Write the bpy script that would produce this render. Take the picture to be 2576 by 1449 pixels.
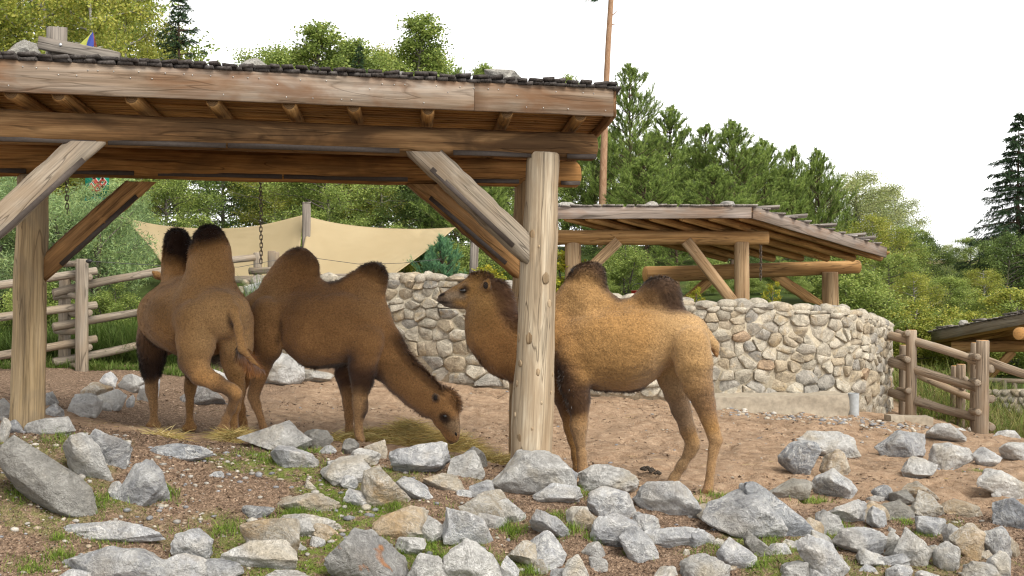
import bpy, bmesh, math, random
import numpy as np
from mathutils import Vector, Matrix, noise as mnoise

for _o in list(bpy.data.objects):
    bpy.data.objects.remove(_o)
SC = bpy.context.scene
COL = SC.collection

# ------------------------------------------------------------------ camera
PW, PH, PF = 2576.0, 1449.0, 3400.0        # reference picture units and focal length in them
EYE = 2.15                                  # eye height above the yard
PITCH = math.atan(84.5 / PF)
cam_data = bpy.data.cameras.new("camera")
cam_data.sensor_width = 36.0
cam_data.lens = PF / PW * 36.0
cam_data.clip_start = 0.1
cam_data.clip_end = 2000.0
cam = bpy.data.objects.new("camera", cam_data)
COL.objects.link(cam)
cam.location = (0, 0, EYE)
cam.rotation_euler = (math.pi / 2 - PITCH, 0, 0)
SC.camera = cam

# ------------------------------------------------------------------ overcast sky, sun, exposure
SUN_EL, SUN_AZ = math.radians(50), math.radians(142)     # azimuth measured clockwise from +Y
world = bpy.data.worlds.new("World")
SC.world = world
world.use_nodes = True
_nt = world.node_tree
_nt.nodes.clear()
_sky = _nt.nodes.new("ShaderNodeTexSky")
_sky.sky_type = 'NISHITA'
_sky.sun_disc = False
_sky.sun_elevation = SUN_EL
_sky.sun_rotation = SUN_AZ
_sky.air_density = 1.0
_sky.dust_density = 0.6
_bw = _nt.nodes.new("ShaderNodeRGBToBW")
_mix = _nt.nodes.new("ShaderNodeMixRGB")                  # cloud cover: nearly colourless sky light
_mix.inputs[0].default_value = 1.0
_bg = _nt.nodes.new("ShaderNodeBackground")
_bg.inputs[1].default_value = 0.15
_out = _nt.nodes.new("ShaderNodeOutputWorld")
_nt.links.new(_sky.outputs[0], _bw.inputs[0])
_nt.links.new(_sky.outputs[0], _mix.inputs[1])
_nt.links.new(_bw.outputs[0], _mix.inputs[2])
_nt.links.new(_mix.outputs[0], _bg.inputs[0])
_nt.links.new(_bg.outputs[0], _out.inputs[0])

sun_data = bpy.data.lights.new("sun", 'SUN')
sun_data.energy = 1.5
sun_data.angle = math.radians(36)
sun_data.color = (1.0, 0.93, 0.82)
sun = bpy.data.objects.new("sun", sun_data)
COL.objects.link(sun)
_sd = Vector((math.sin(SUN_AZ) * math.cos(SUN_EL), math.cos(SUN_AZ) * math.cos(SUN_EL), math.sin(SUN_EL)))
sun.rotation_euler = _sd.to_track_quat('Z', 'Y').to_euler()

SC.view_settings.view_transform = 'Standard'
SC.view_settings.look = 'None'
SC.view_settings.gamma = 1.0
SC.view_settings.use_curve_mapping = False
SC.view_settings.exposure = 1.38
SC.cycles.use_denoising = True
SC.cycles.pixel_filter_type = 'BLACKMAN_HARRIS'
SC.cycles.filter_width = 1.2
SC.cycles.sample_clamp_indirect = 4.0
SC.cycles.max_bounces = 6
SC.cycles.transparent_max_bounces = 8

# ------------------------------------------------------------------ helpers
_cp, _sp = math.cos(PITCH), math.sin(PITCH)

def ray(px, py):
    u = (px - PW / 2) / PF
    v = (PH / 2 - py) / PF
    return Vector((u, _cp + v * _sp, -_sp + v * _cp))

def at(px, py, Y):
    """point of the line of sight through (px, py) that lies Y metres in front of the camera"""
    d = ray(px, py)
    return Vector((0, 0, EYE)) + d * (Y / d.y)

def zat(py, Y, px=1288):
    return at(px, py, Y).z

def px_of(P):
    d = Vector(P) - Vector((0, 0, EYE))
    fw = d.y * _cp - d.z * _sp
    up = d.y * _sp + d.z * _cp
    return PW / 2 + PF * d.x / fw, PH / 2 - PF * up / fw

WM = {}

def mesh_np(name, verts, faces, smooth=False):
    """quick mesh from arrays; faces is an (n,k) array or a list of such arrays"""
    me = bpy.data.meshes.new(name)
    verts = np.asarray(verts, dtype=np.float32)
    fl = faces if isinstance(faces, list) else [faces]
    fl = [np.asarray(f, dtype=np.int32) for f in fl if len(f)]
    nl = sum(f.size for f in fl)
    npoly = sum(len(f) for f in fl)
    me.vertices.add(len(verts))
    me.vertices.foreach_set("co", verts.ravel())
    me.loops.add(nl)
    me.polygons.add(npoly)
    me.loops.foreach_set("vertex_index", np.concatenate([f.ravel() for f in fl]))
    tot = np.concatenate([np.full(len(f), f.shape[1], dtype=np.int32) for f in fl])
    start = np.concatenate([[0], np.cumsum(tot)[:-1]]).astype(np.int32)
    me.polygons.foreach_set("loop_start", start)
    me.polygons.foreach_set("loop_total", tot)
    if smooth:
        me.polygons.foreach_set("use_smooth", np.ones(npoly, dtype=bool))
    me.update(calc_edges=True)
    me.validate()
    return me

def set_col(me, cols, name="col"):
    a = me.color_attributes.new(name, 'FLOAT_COLOR', 'POINT')
    c = np.ones((len(me.vertices), 4), dtype=np.float32)
    c[:, :3] = cols
    a.data.foreach_set("color", c.ravel())

def obj(name, me, mat=None, parent=None, M=None):
    """link a mesh as one object; M is its world matrix"""
    o = bpy.data.objects.new(name, me)
    COL.objects.link(o)
    if mat is not None and me is not None and not me.materials:
        me.materials.append(mat)
    M = M or Matrix.Identity(4)
    WM[o.name] = M
    if parent is not None:
        o.parent = parent
        o.matrix_basis = WM[parent.name].inverted() @ M
    else:
        o.matrix_basis = M
    return o

def tag(o, label, cat=None, group=None, kind=None):
    if label: o["label"] = label
    if cat: o["category"] = cat
    if group: o["group"] = group
    if kind: o["kind"] = kind
    return o

def thing(name, label, cat, loc, group=None, rotz=0.0):
    o = bpy.data.objects.new(name, None)
    COL.objects.link(o)
    o.empty_display_size = 0.2
    M = Matrix.Translation(Vector(loc)) @ Matrix.Rotation(rotz, 4, 'Z')
    o.matrix_basis = M
    WM[o.name] = M
    return tag(o, label, cat, group)

def axis_matrix(p0, p1, side=None):
    """local +Z runs from p0 to p1; local +Y leans towards side"""
    p0 = Vector(p0); z = (Vector(p1) - p0).normalized()
    s = Vector(side) if side is not None else (Vector((0, 0, 1)) if abs(z.z) < .9 else Vector((0, -1, 0)))
    y = (s - z * s.dot(z)).normalized()
    x = y.cross(z).normalized()
    M = Matrix((x, y, z)).transposed().to_4x4()
    M.translation = p0
    return M

def fbm(p, s=1.0, o=3):
    return mnoise.fractal(Vector(p) * s, 1.0, 2.0, o)

def log_mesh(L, r0, r1, seed=0, ns=18, seglen=0.09, wob=0.05, bend=0.0, flat=0.0, endcut=0.012, oval=1.0):
    """rough peeled log along +Z with closed, slightly chamfered ends"""
    rnd = random.Random(seed)
    nz = max(3, int(L / seglen))
    zs = [0, endcut] + [endcut + (L - 2 * endcut) * i / nz for i in range(1, nz)] + [L - endcut, L]
    off = Vector((rnd.uniform(0, 90), rnd.uniform(0, 90), rnd.uniform(0, 90)))
    ph = rnd.uniform(0, 6.28)
    V = []
    for i, z in enumerate(zs):
        t = z / L
        r = r0 + (r1 - r0) * t
        if i in (0, len(zs) - 1): r -= endcut
        cx = bend * math.sin(math.pi * t) * math.cos(ph) + wob * .35 * r * fbm((z * 1.3, 3.1, seed * 1.7))
        cy = bend * math.sin(math.pi * t) * math.sin(ph) + wob * .35 * r * fbm((z * 1.3, 9.7, seed * 2.3))
        for k in range(ns):
            a = 2 * math.pi * k / ns
            n = fbm(Vector((math.cos(a) * 1.1, math.sin(a) * 1.1, z * 2.0)) + off, 1.0, 3)
            n2 = fbm(Vector((math.cos(a) * 4, math.sin(a) * 4, z * .9)) + off, 1.0, 2)
            rr = r * (1 + wob * n + wob * .5 * n2)
            V.append((cx + rr * math.cos(a) * oval, cy + rr * math.sin(a), z))
    F = []
    m = len(zs)
    for i in range(m - 1):
        for k in range(ns):
            F.append((i * ns + k, i * ns + (k + 1) % ns, (i + 1) * ns + (k + 1) % ns, (i + 1) * ns + k))
    V.append((0, 0, zs[0])); V.append((V[(m - 1) * ns][0] * 0, 0, zs[-1]))
    c0, c1 = len(V) - 2, len(V) - 1
    T = []
    for k in range(ns):
        T.append((c0, (k + 1) % ns, k))
        T.append((c1, (m - 1) * ns + k, (m - 1) * ns + (k + 1) % ns))
    me = mesh_np("log", V, [np.array(F), np.array(T)], smooth=True)
    me.set_sharp_from_angle(angle=math.radians(50))
    return me

def log(name, p0, p1, r0, r1, mat, parent, seed=0, endmat=None, **kw):
    L = (Vector(p1) - Vector(p0)).length
    me = log_mesh(L, r0, r1, seed, **kw)
    me.materials.append(mat)
    if endmat is not None:
        me.materials.append(endmat)
        n = len(me.polygons)
        tris = [p for p in me.polygons if p.loop_total == 3]
        for p in tris: p.material_index = 1
    return obj(name, me, None, parent, axis_matrix(p0, p1))

def board_mesh(L, w, t, seed=0, cham=0.006, rough=0.004, nz=None, taper=1.0):
    """sawn board along +Z, width w on Y, thickness t on X, softened edges"""
    rnd = random.Random(seed)
    nz = nz or max(2, int(L / 0.35))
    V = []
    hw, ht, c = w / 2, t / 2, min(cham, w * .3, t * .3)
    prof = [(-ht + c, -hw), (ht - c, -hw), (ht, -hw + c), (ht, hw - c), (ht - c, hw), (-ht + c, hw), (-ht, hw - c), (-ht, -hw + c)]
    for i in range(nz + 1):
        z = L * i / nz
        s = 1 + (taper - 1) * i / nz
        jx, jy = rough * rnd.uniform(-1, 1), rough * rnd.uniform(-1, 1)
        for (x, y) in prof:
            V.append((x + jx + rough * .5 * rnd.uniform(-1, 1), y * s + jy + rough * .5 * rnd.uniform(-1, 1), z))
    F = []
    for i in range(nz):
        for k in range(8):
            F.append((i * 8 + k, i * 8 + (k + 1) % 8, (i + 1) * 8 + (k + 1) % 8, (i + 1) * 8 + k))
    me = mesh_np("board", V, [np.array(F), np.array([list(range(7, -1, -1)), [nz * 8 + k for k in range(8)]])])
    return me

def board(name, p0, p1, w, t, side, mat, parent, seed=0, **kw):
    """side: direction that the board's width follows"""
    L = (Vector(p1) - Vector(p0)).length
    return obj(name, board_mesh(L, w, t, seed, **kw), mat, parent, axis_matrix(p0, p1, side))

_ico = {}
def ico(n):
    if n not in _ico:
        bm = bmesh.new()
        bmesh.ops.create_icosphere(bm, subdivisions=n, radius=1.0)
        V = np.array([v.co[:] for v in bm.verts]); F = np.array([[v.index for v in f.verts] for f in bm.faces])
        bm.free(); _ico[n] = (V, F)
    return _ico[n]

# cheap vectorised value noise for numpy points
def _hash3(ix, iy, iz, seed):
    h = (ix * 374761393 + iy * 668265263 + iz * 2147483647 + seed * 1274126177) & 0xFFFFFFFF
    h = ((h ^ (h >> 13)) * 1274126177) & 0xFFFFFFFF
    h = (h ^ (h >> 16)) & 0xFFFFFF
    return h / float(0xFFFFFF) * 2 - 1

def vnoise(P, s=1.0, seed=0, oct=3):
    P = np.asarray(P, dtype=np.float64) * s
    out = np.zeros(len(P)); amp = 1.0; tot = 0
    for o in range(oct):
        Q = P * (2 ** o) + 17.3 * o + 1000
        I = np.floor(Q).astype(np.int64); f = Q - I; f = f * f * (3 - 2 * f)
        r = 0
        for dx in (0, 1):
            for dy in (0, 1):
                for dz in (0, 1):
                    w = (f[:, 0] if dx else 1 - f[:, 0]) * (f[:, 1] if dy else 1 - f[:, 1]) * (f[:, 2] if dz else 1 - f[:, 2])
                    r = r + w * _hash3(I[:, 0] + dx, I[:, 1] + dy, I[:, 2] + dz, seed + o)
        out += amp * r; tot += amp; amp *= .5
    return out / tot
# ------------------------------------------------------------------ procedural materials
class G:
    """small node-graph writer"""
    def __init__(self, name):
        self.m = bpy.data.materials.new(name)
        self.m.use_nodes = True
        self.t = self.m.node_tree
        self.t.nodes.clear()
        self.out = self.t.nodes.new("ShaderNodeOutputMaterial")
    def n(self, typ, ins=None, **props):
        nd = self.t.nodes.new("ShaderNode" + typ)
        for k, v in props.items(): setattr(nd, k, v)
        for k, v in (ins or {}).items():
            s = nd.inputs[k]
            if isinstance(v, bpy.types.NodeSocket): self.t.links.new(v, s)
            elif isinstance(v, bpy.types.Node): self.t.links.new(v.outputs[0], s)
            else:
                if s.type == 'RGBA' and len(v) == 3: v = (*v, 1)
                s.default_value = v
        return nd
    def ramp(self, fac, stops, interp='LINEAR'):
        nd = self.t.nodes.new("ShaderNodeValToRGB")
        cr = nd.color_ramp; cr.interpolation = interp
        while len(cr.elements) < len(stops): cr.elements.new(.5)
        for e, (p, c) in zip(cr.elements, stops):
            e.position = p
            e.color = (c, c, c, 1) if isinstance(c, (int, float)) else (*c, 1)
        self.t.links.new(fac if isinstance(fac, bpy.types.NodeSocket) else fac.outputs[0], nd.inputs[0])
        return nd
    def mix(self, fac, a, b, mode='MIX'):
        return self.n("MixRGB", {0: fac, 1: a, 2: b}, blend_type=mode)
    def math(self, op, a, b=0.0, c=None):
        d = {0: a, 1: b}
        if c is not None: d[2] = c
        return self.n("Math", d, operation=op)
    def noise(self, vec, scale, detail=4, rough=.55, dist=0.0):
        return self.n("TexNoise", {"Vector": vec, "Scale": scale, "Detail": detail, "Roughness": rough, "Distortion": dist})
    def coords(self, kind="Object", scale=(1, 1, 1), rnd=0.0):
        tc = self.n("TexCoord")
        v = tc.outputs[kind]
        if rnd:
            oi = self.n("ObjectInfo")
            off = self.n("VectorMath", {0: (rnd * 1.0, rnd * 1.7, rnd * 2.3), "Scale": oi.outputs["Random"]}, operation='SCALE')
            v = self.n("VectorMath", {0: v, 1: off.outputs[0]}, operation='ADD').outputs[0]
        return self.n("Mapping", {"Vector": v, "Scale": scale}).outputs[0]
    def bsdf(self, col, rough=.8, bump=None, bstr=.4, bdist=.01, spec=.25, **kw):
        d = {"Base Color": col, "Roughness": rough, "Specular IOR Level": spec}
        d.update(kw)
        if bump is not None:
            b = self.n("Bump", {"Height": bump, "Strength": bstr, "Distance": bdist})
            d["Normal"] = b.outputs[0]
        s = self.n("BsdfPrincipled", d)
        self.t.links.new(s.outputs[0], self.out.inputs[0])
        return self.m

def wood(name, dark, mid, light, stain=None, stain_amt=.5, gscale=1.0, bstr=.5, rnd=40, cracks=.6, crosscut=False):
    g = G(name)
    v1 = g.coords("Object", (9 * gscale, 9 * gscale, .55), rnd)
    v2 = g.coords("Object", (70 * gscale, 70 * gscale, 1.6), rnd)
    v3 = g.coords("Object", (3.0, 3.0, 1.1), rnd)
    n1 = g.noise(v1, 1.0, 6, .6, .6)
    n2 = g.noise(v2, 1.0, 4, .6)
    n3 = g.noise(v3, 1.0, 4, .6, .8)
    c = g.ramp(n1, [(.25, dark), (.47, mid), (.72, light)])
    fine = g.ramp(n2, [(.32, .5), (.62, 1.15)])
    c = g.mix(.75, c.outputs[0], fine.outputs[0], 'MULTIPLY')
    if stain:
        sm = g.ramp(n3, [(.46, 0.0), (.62, 1.0)])
        sf = g.math('MULTIPLY', sm.outputs[0], stain_amt)
        c = g.mix(sf.outputs[0], c.outputs[0], stain)
    # drying cracks along the grain
    v4 = g.coords("Object", (6.5 * gscale, 6.5 * gscale, .35), rnd)
    vo = g.noise(v4, 1.0, 2, .5, 1.2)
    cr = g.math('ABSOLUTE', g.math('SUBTRACT', vo.outputs[0], .5).outputs[0])
    crm = g.ramp(cr.outputs[0], [(0.0, 1.0), (.016, 0.0)])
    cf = g.math('MULTIPLY', crm.outputs[0], cracks)
    c = g.mix(cf.outputs[0], c.outputs[0], tuple(x * .25 for x in dark))
    oi = g.n("ObjectInfo")
    var = g.n("HueSaturation", {"Hue": .5, "Saturation": 1.0, "Value": g.math('MULTIPLY_ADD', oi.outputs["Random"], .3, .85).outputs[0], "Color": c.outputs[0]})
    h = g.math('SUBTRACT', g.math('ADD', n2.outputs[0], g.math('MULTIPLY', n1.outputs[0], .8).outputs[0]).outputs[0], g.math('MULTIPLY', crm.outputs[0], 1.5).outputs[0])
    return g.bsdf(var.outputs[0], .82, h.outputs[0], bstr, .006, .15)

M = {}
M["post_pale"] = wood("wood_post_pale", (.17, .125, .078), (.37, .295, .205), (.52, .445, .335), (.30, .20, .11), .35, .8, .5)
M["post_brown"] = wood("wood_post_brown", (.13, .085, .045), (.32, .22, .12), (.44, .33, .20), (.20, .13, .07), .45)
M["post_greenish"] = wood("wood_post_weathered", (.15, .10, .055), (.34, .25, .14), (.46, .36, .23), (.17, .14, .10), .55)
M["beam_dark"] = wood("wood_beam_dark", (.055, .028, .012), (.20, .108, .046), (.42, .255, .12), (.07, .04, .02), .75)
M["beam_far"] = wood("wood_beam_far", (.10, .045, .015), (.32, .16, .052), (.52, .29, .11), (.08, .045, .02), .5)
M["brace_grey"] = wood("wood_brace_grey", (.14, .11, .08), (.28, .235, .18), (.38, .33, .27), (.25, .17, .10), .4)
M["brace_brown"] = wood("wood_brace_brown", (.10, .052, .02), (.29, .155, .06), (.42, .25, .11), (.09, .05, .025), .5)
M["fascia"] = wood("wood_fascia", (.12, .065, .032), (.235, .175, .125), (.31, .27, .23), (.155, .07, .028), .6, .7, .3, cracks=.35)
M["barge"] = wood("wood_barge", (.14, .07, .03), (.27, .15, .075), (.36, .22, .12), (.12, .06, .03), .5)
M["soffit"] = wood("wood_soffit", (.20, .095, .032), (.44, .24, .09), (.58, .36, .16), (.15, .08, .035), .5)
M["rafter"] = wood("wood_rafter", (.16, .08, .028), (.38, .21, .08), (.50, .32, .145), (.10, .06, .03), .4)
M["shingle"] = wood("wood_shingle", (.025, .02, .018), (.06, .052, .048), (.12, .11, .105), None)
M["shingle_grey"] = wood("wood_shingle_grey", (.11, .095, .085), (.23, .205, .185), (.33, .31, .29), None)
M["fascia_grey"] = wood("wood_fascia_grey", (.15, .115, .09), (.26, .215, .18), (.35, .30, .27), (.22, .12, .06), .4, .7, .3)
M["log2"] = wood("wood_log_orange", (.19, .095, .035), (.41, .23, .09), (.54, .34, .155), (.18, .10, .045), .4)
M["log2_post"] = wood("wood_log_post", (.22, .13, .065), (.42, .28, .155), (.53, .385, .24), (.28, .16, .08), .35)
M["rail"] = wood("wood_rail_grey", (.14, .115, .085), (.25, .21, .165), (.34, .30, .245), (.25, .18, .11), .4)
M["rail_r"] = wood("wood_rail_brown", (.17, .125, .085), (.31, .245, .18), (.42, .35, .27), (.24, .15, .08), .4)
M["greypost"] = wood("wood_squared_grey", (.11, .09, .075), (.20, .175, .15), (.27, .245, .215), None)

def endgrain(name, c1, c2, core=(0, 0, 0)):
    g = G(name)
    v = g.coords("Object", (1, 1, .001), 0)
    d = g.n("VectorMath", {0: v}, operation='LENGTH')
    nz = g.noise(v, 6, 3)
    r = g.math('MULTIPLY_ADD', nz.outputs[0], .02, d.outputs["Value"])
    w = g.math('SINE', g.math('MULTIPLY', r.outputs[0], 420).outputs[0])
    c = g.ramp(g.math('MULTIPLY_ADD', w.outputs[0], .5, .5).outputs[0], [(0, c1), (1, c2)])
    cr = g.noise(g.coords("Object", (9, 9, .001), 5), 1.0, 2, .5, 1.5)
    cm = g.ramp(g.math('ABSOLUTE', g.math('SUBTRACT', cr.outputs[0], .5).outputs[0]).outputs[0], [(0, 1.0), (.012, 0.0)])
    c = g.mix(cm.outputs[0], c.outputs[0], (.05, .025, .01))
    return g.bsdf(c.outputs[0], .8)
M["end_orange"] = endgrain("wood_end_orange", (.44, .22, .07), (.56, .31, .12))
M["end_grey"] = endgrain("wood_end_grey", (.20, .16, .12), (.31, .26, .20))
M["end_dark"] = endgrain("wood_end_dark", (.12, .07, .03), (.20, .12, .06))

def simple(name, col, rough=.6, bscale=None, bstr=.3, metal=0.0, var=.15, spec=.3):
    g = G(name)
    v = g.coords("Object", (1, 1, 1), 10)
    n = g.noise(v, bscale or 20, 5)
    c = g.ramp(n, [(.3, tuple(x * (1 - var) for x in col)), (.7, tuple(min(1, x * (1 + var)) for x in col))])
    return g.bsdf(c.outputs[0], rough, n.outputs[0], bstr, .01, spec, Metallic=metal)
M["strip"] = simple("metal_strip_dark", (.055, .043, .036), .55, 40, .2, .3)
M["bolt"] = simple("metal_bolt", (.55, .56, .57), .35, 40, .1, .9)
M["chain"] = simple("metal_chain_rust", (.11, .085, .065), .6, 60, .3, .5)
M["concrete"] = simple("concrete", (.33, .285, .22), .9, 14, .5, 0, .22)
M["pipe"] = simple("pipe_grey", (.36, .38, .39), .5, 20, .1)
M["red"] = simple("red_plastic", (.55, .05, .03), .4, 20, .1)
M["wire"] = simple("wire_dark", (.10, .10, .10), .5, 20, .1, .5)
M["black"] = simple("black_plastic", (.02, .02, .02), .4, 20, .1)
M["dung"] = simple("dung", (.05, .04, .03), .9, 60, .6, 0, .4)

def vcol(name, rough=.8, sheen=0.0, bscale=0, bstr=.3, transl=0.0, mul=1.0, spec=.2, bdist=.01):
    """colour from the mesh's own colour attribute plus fine grain"""
    g = G(name)
    a = g.n("Attribute", attribute_name="col")
    c = a.outputs["Color"]
    kw = {}
    bump = None
    if bscale:
        nn = g.noise(g.coords("Object"), bscale, 5, .65, .5)
        k = g.ramp(nn, [(.32, .55), (.68, 1.3)])
        c = g.mix(1.0, c, k.outputs[0], 'MULTIPLY').outputs[0]
        bump = nn.outputs[0]
    if sheen: kw["Sheen Weight"] = sheen; kw["Sheen Roughness"] = .5
    m = g.bsdf(c, rough, bump, bstr, bdist, spec, **kw)
    if transl:
        ps = [n for n in g.t.nodes if n.type == 'BSDF_PRINCIPLED'][0]
        tr = g.n("BsdfTranslucent", {"Color": c})
        mx = g.n("MixShader", {0: transl, 1: ps.outputs[0], 2: tr.outputs[0]})
        g.t.links.new(mx.outputs[0], g.out.inputs[0])
    return m
M["skin"] = vcol("camel_coat", .85, .15, 55, .75, 0, 1, .12, .02)
M["fur"] = vcol("camel_fur", .75, .25, 0, 0, .12, 1, .15)
M["leaf"] = vcol("leaf", .55, 0, 0, 0, .38, 1, .35)
M["needle"] = vcol("needle", .6, 0, 0, 0, .25, 1, .3)
M["grass"] = vcol("grass_blade", .6, 0, 0, 0, .35, 1, .25)
M["hay"] = vcol("hay", .75, 0, 0, 0, .2, 1, .2)
M["pebble"] = vcol("pebble", .7, 0, 60, .2, 0, 1, .3)
M["eye"] = simple("camel_eye", (.012, .008, .006), .12, 20, 0, 0, .1, .6)
M["nostril"] = simple("camel_nostril", (.02, .014, .012), .7, 30, .2)

def bark(name, a, b, scale=(14, 14, 3)):
    g = G(name)
    n = g.noise(g.coords("Object", scale), 1.0, 6, .65, .8)
    c = g.ramp(n, [(.3, a), (.7, b)])
    return g.bsdf(c.outputs[0], .9, n.outputs[0], .8, .02, .1)
M["bark_grey"] = bark("bark_grey", (.07, .06, .05), (.20, .18, .15))
M["bark_birch"] = bark("bark_birch", (.12, .11, .10), (.52, .50, .46), (6, 6, 14))
M["bark_pine"] = bark("bark_pine", (.24, .13, .075), (.40, .26, .165), (16, 16, 5))
M["bark_dark"] = bark("bark_dark", (.05, .035, .025), (.15, .105, .075))

def rock_mat(name, base, dark, light, stain, stain_amt, vein=.7, scale=1.0, patch=None):
    g = G(name)
    v = g.coords("Object", (1, 1, 1), 60)
    n1 = g.noise(v, 4.2 * scale, 8, .68, .6)
    n2 = g.noise(v, 26 * scale, 6, .7)
    n3 = g.noise(v, 1.7 * scale, 4, .6, 1.0)
    c = g.ramp(n1, [(.30, dark), (.5, base), (.68, light)])
    # chalky veins and worn edges
    vw = g.noise(v, 5 * scale, 5, .65, 1.6)
    vm = g.ramp(g.math('ABSOLUTE', g.math('SUBTRACT', vw.outputs[0], .5).outputs[0]).outputs[0], [(0, 1.0), (.016, .9), (.042, 0.0)])
    vw2 = g.noise(v, 12 * scale, 4, .6, 2.0)
    vm2 = g.ramp(g.math('ABSOLUTE', g.math('SUBTRACT', vw2.outputs[0], .52).outputs[0]).outputs[0], [(0, .8), (.035, 0.0)])
    geo = g.n("NewGeometry")
    pt = g.ramp(geo.outputs["Pointiness"], [(.505, 0.0), (.56, .8)])
    vs = g.math('MAXIMUM', g.math('MAXIMUM', vm.outputs[0], vm2.outputs[0]).outputs[0], pt.outputs[0])
    gate = g.ramp(g.noise(v, 2.3 * scale, 2).outputs[0], [(.35, .15), (.62, 1.0)])
    vf = g.math('MULTIPLY', g.math('MULTIPLY', vs.outputs[0], gate.outputs[0]).outputs[0], vein)
    c = g.mix(vf.outputs[0], c.outputs[0], (.74, .735, .715))
    sm = g.ramp(n3, [(.50, 0.0), (.68, 1.0)])
    sf = g.math('MULTIPLY', sm.outputs[0], stain_amt)
    c = g.mix(sf.outputs[0], c.outputs[0], stain)
    if patch:
        pm = g.ramp(g.noise(v, 4.5, 3, .5, .5).outputs[0], [(.66, 0.0), (.70, 1.0)])
        c = g.mix(g.math('MULTIPLY', pm.outputs[0], .8).outputs[0], c.outputs[0], patch)
    gr = g.ramp(n2, [(.32, .78), (.68, 1.16)])
    c = g.mix(1.0, c.outputs[0], gr.outputs[0], 'MULTIPLY')
    oi = g.n("ObjectInfo")
    hv = g.n("HueSaturation", {"Hue": .5, "Saturation": 1.0, "Value": g.math('MULTIPLY_ADD', oi.outputs["Random"], .28, .86).outputs[0], "Color": c.outputs[0]})
    h = g.math('ADD', g.math('MULTIPLY', n1.outputs[0], 1.6).outputs[0], g.math('MULTIPLY', n2.outputs[0], .55).outputs[0])
    h = g.math('ADD', h.outputs[0], g.math('MULTIPLY', vs.outputs[0], .12).outputs[0])
    return g.bsdf(hv.outputs[0], .86, h.outputs[0], 1.0, .07, .18)
M["rock_grey"] = rock_mat("rock_grey", (.44, .447, .465), (.19, .196, .212), (.66, .66, .65), (.46, .40, .31), .45, .8)
M["rock_pale"] = rock_mat("rock_pale", (.53, .52, .50), (.28, .275, .27), (.72, .71, .68), (.50, .42, .29), .6, .7)
M["rock_tan"] = rock_mat("rock_tan", (.47, .41, .32), (.28, .25, .20), (.62, .57, .48), (.46, .29, .12), .65, .55)
M["rock_dark"] = rock_mat("rock_dark", (.22, .225, .235), (.10, .105, .115), (.36, .36, .36), (.26, .19, .12), .3, .6)
M["rock_blue"] = rock_mat("rock_blue", (.31, .325, .35), (.14, .15, .17), (.46, .475, .49), (.34, .30, .24), .15, .8)
M["rock_smooth"] = rock_mat("rock_smooth", (.33, .32, .295), (.22, .215, .20), (.40, .39, .365), (.34, .30, .22), .4, .12)
M["rock_lichen"] = rock_mat("rock_lichen", (.31, .305, .30), (.19, .19, .19), (.42, .41, .39), (.34, .28, .20), .3, .6, 1.0, (.48, .19, .05))
M["rock_roof"] = rock_mat("rock_roof", (.46, .44, .39), (.30, .28, .25), (.58, .56, .52), (.40, .33, .22), .3, .3)

def wall_stone_mat(name):
    g = G(name)
    oi = g.n("ObjectInfo")
    pal = g.ramp(oi.outputs["Random"], [(0.0, (.37, .335, .27)), (.15, (.41, .37, .30)), (.30, (.38, .325, .245)), (.42, (.345, .315, .265)),
                                        (.54, (.43, .39, .315)), (.66, (.37, .31, .225)), (.76, (.41, .37, .30)), (.86, (.31, .29, .255)), (.955, (.34, .25, .17)), (.975, (.45, .41, .335))], 'CONSTANT')
    v = g.coords("Object", (1, 1, 1), 80)
    n1 = g.noise(v, 7, 6, .65, .6)
    n2 = g.noise(v, 45, 5, .7)
    k = g.ramp(n1, [(.30, .5), (.5, 1.0), (.70, 1.4)])
    c = g.mix(1.0, pal.outputs[0], k.outputs[0], 'MULTIPLY')
    sm = g.ramp(g.noise(v, 4, 3, .6, 1.0).outputs[0], [(.55, 0.0), (.7, .6)])
    c = g.mix(sm.outputs[0], c.outputs[0], (.42, .32, .19))
    k2 = g.ramp(n2, [(.32, .68), (.68, 1.25)])
    c = g.mix(1.0, c.outputs[0], k2.outputs[0], 'MULTIPLY')
    h = g.math('ADD', n1.outputs[0], g.math('MULTIPLY', n2.outputs[0], .4).outputs[0])
    return g.bsdf(c.outputs[0], .87, h.outputs[0], 1.0, .04, .15)
M["wall_stone"] = wall_stone_mat("wall_stone")
M["mortar"] = simple("mortar", (.40, .35, .265), .95, 30, .7, 0, .25)

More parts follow.
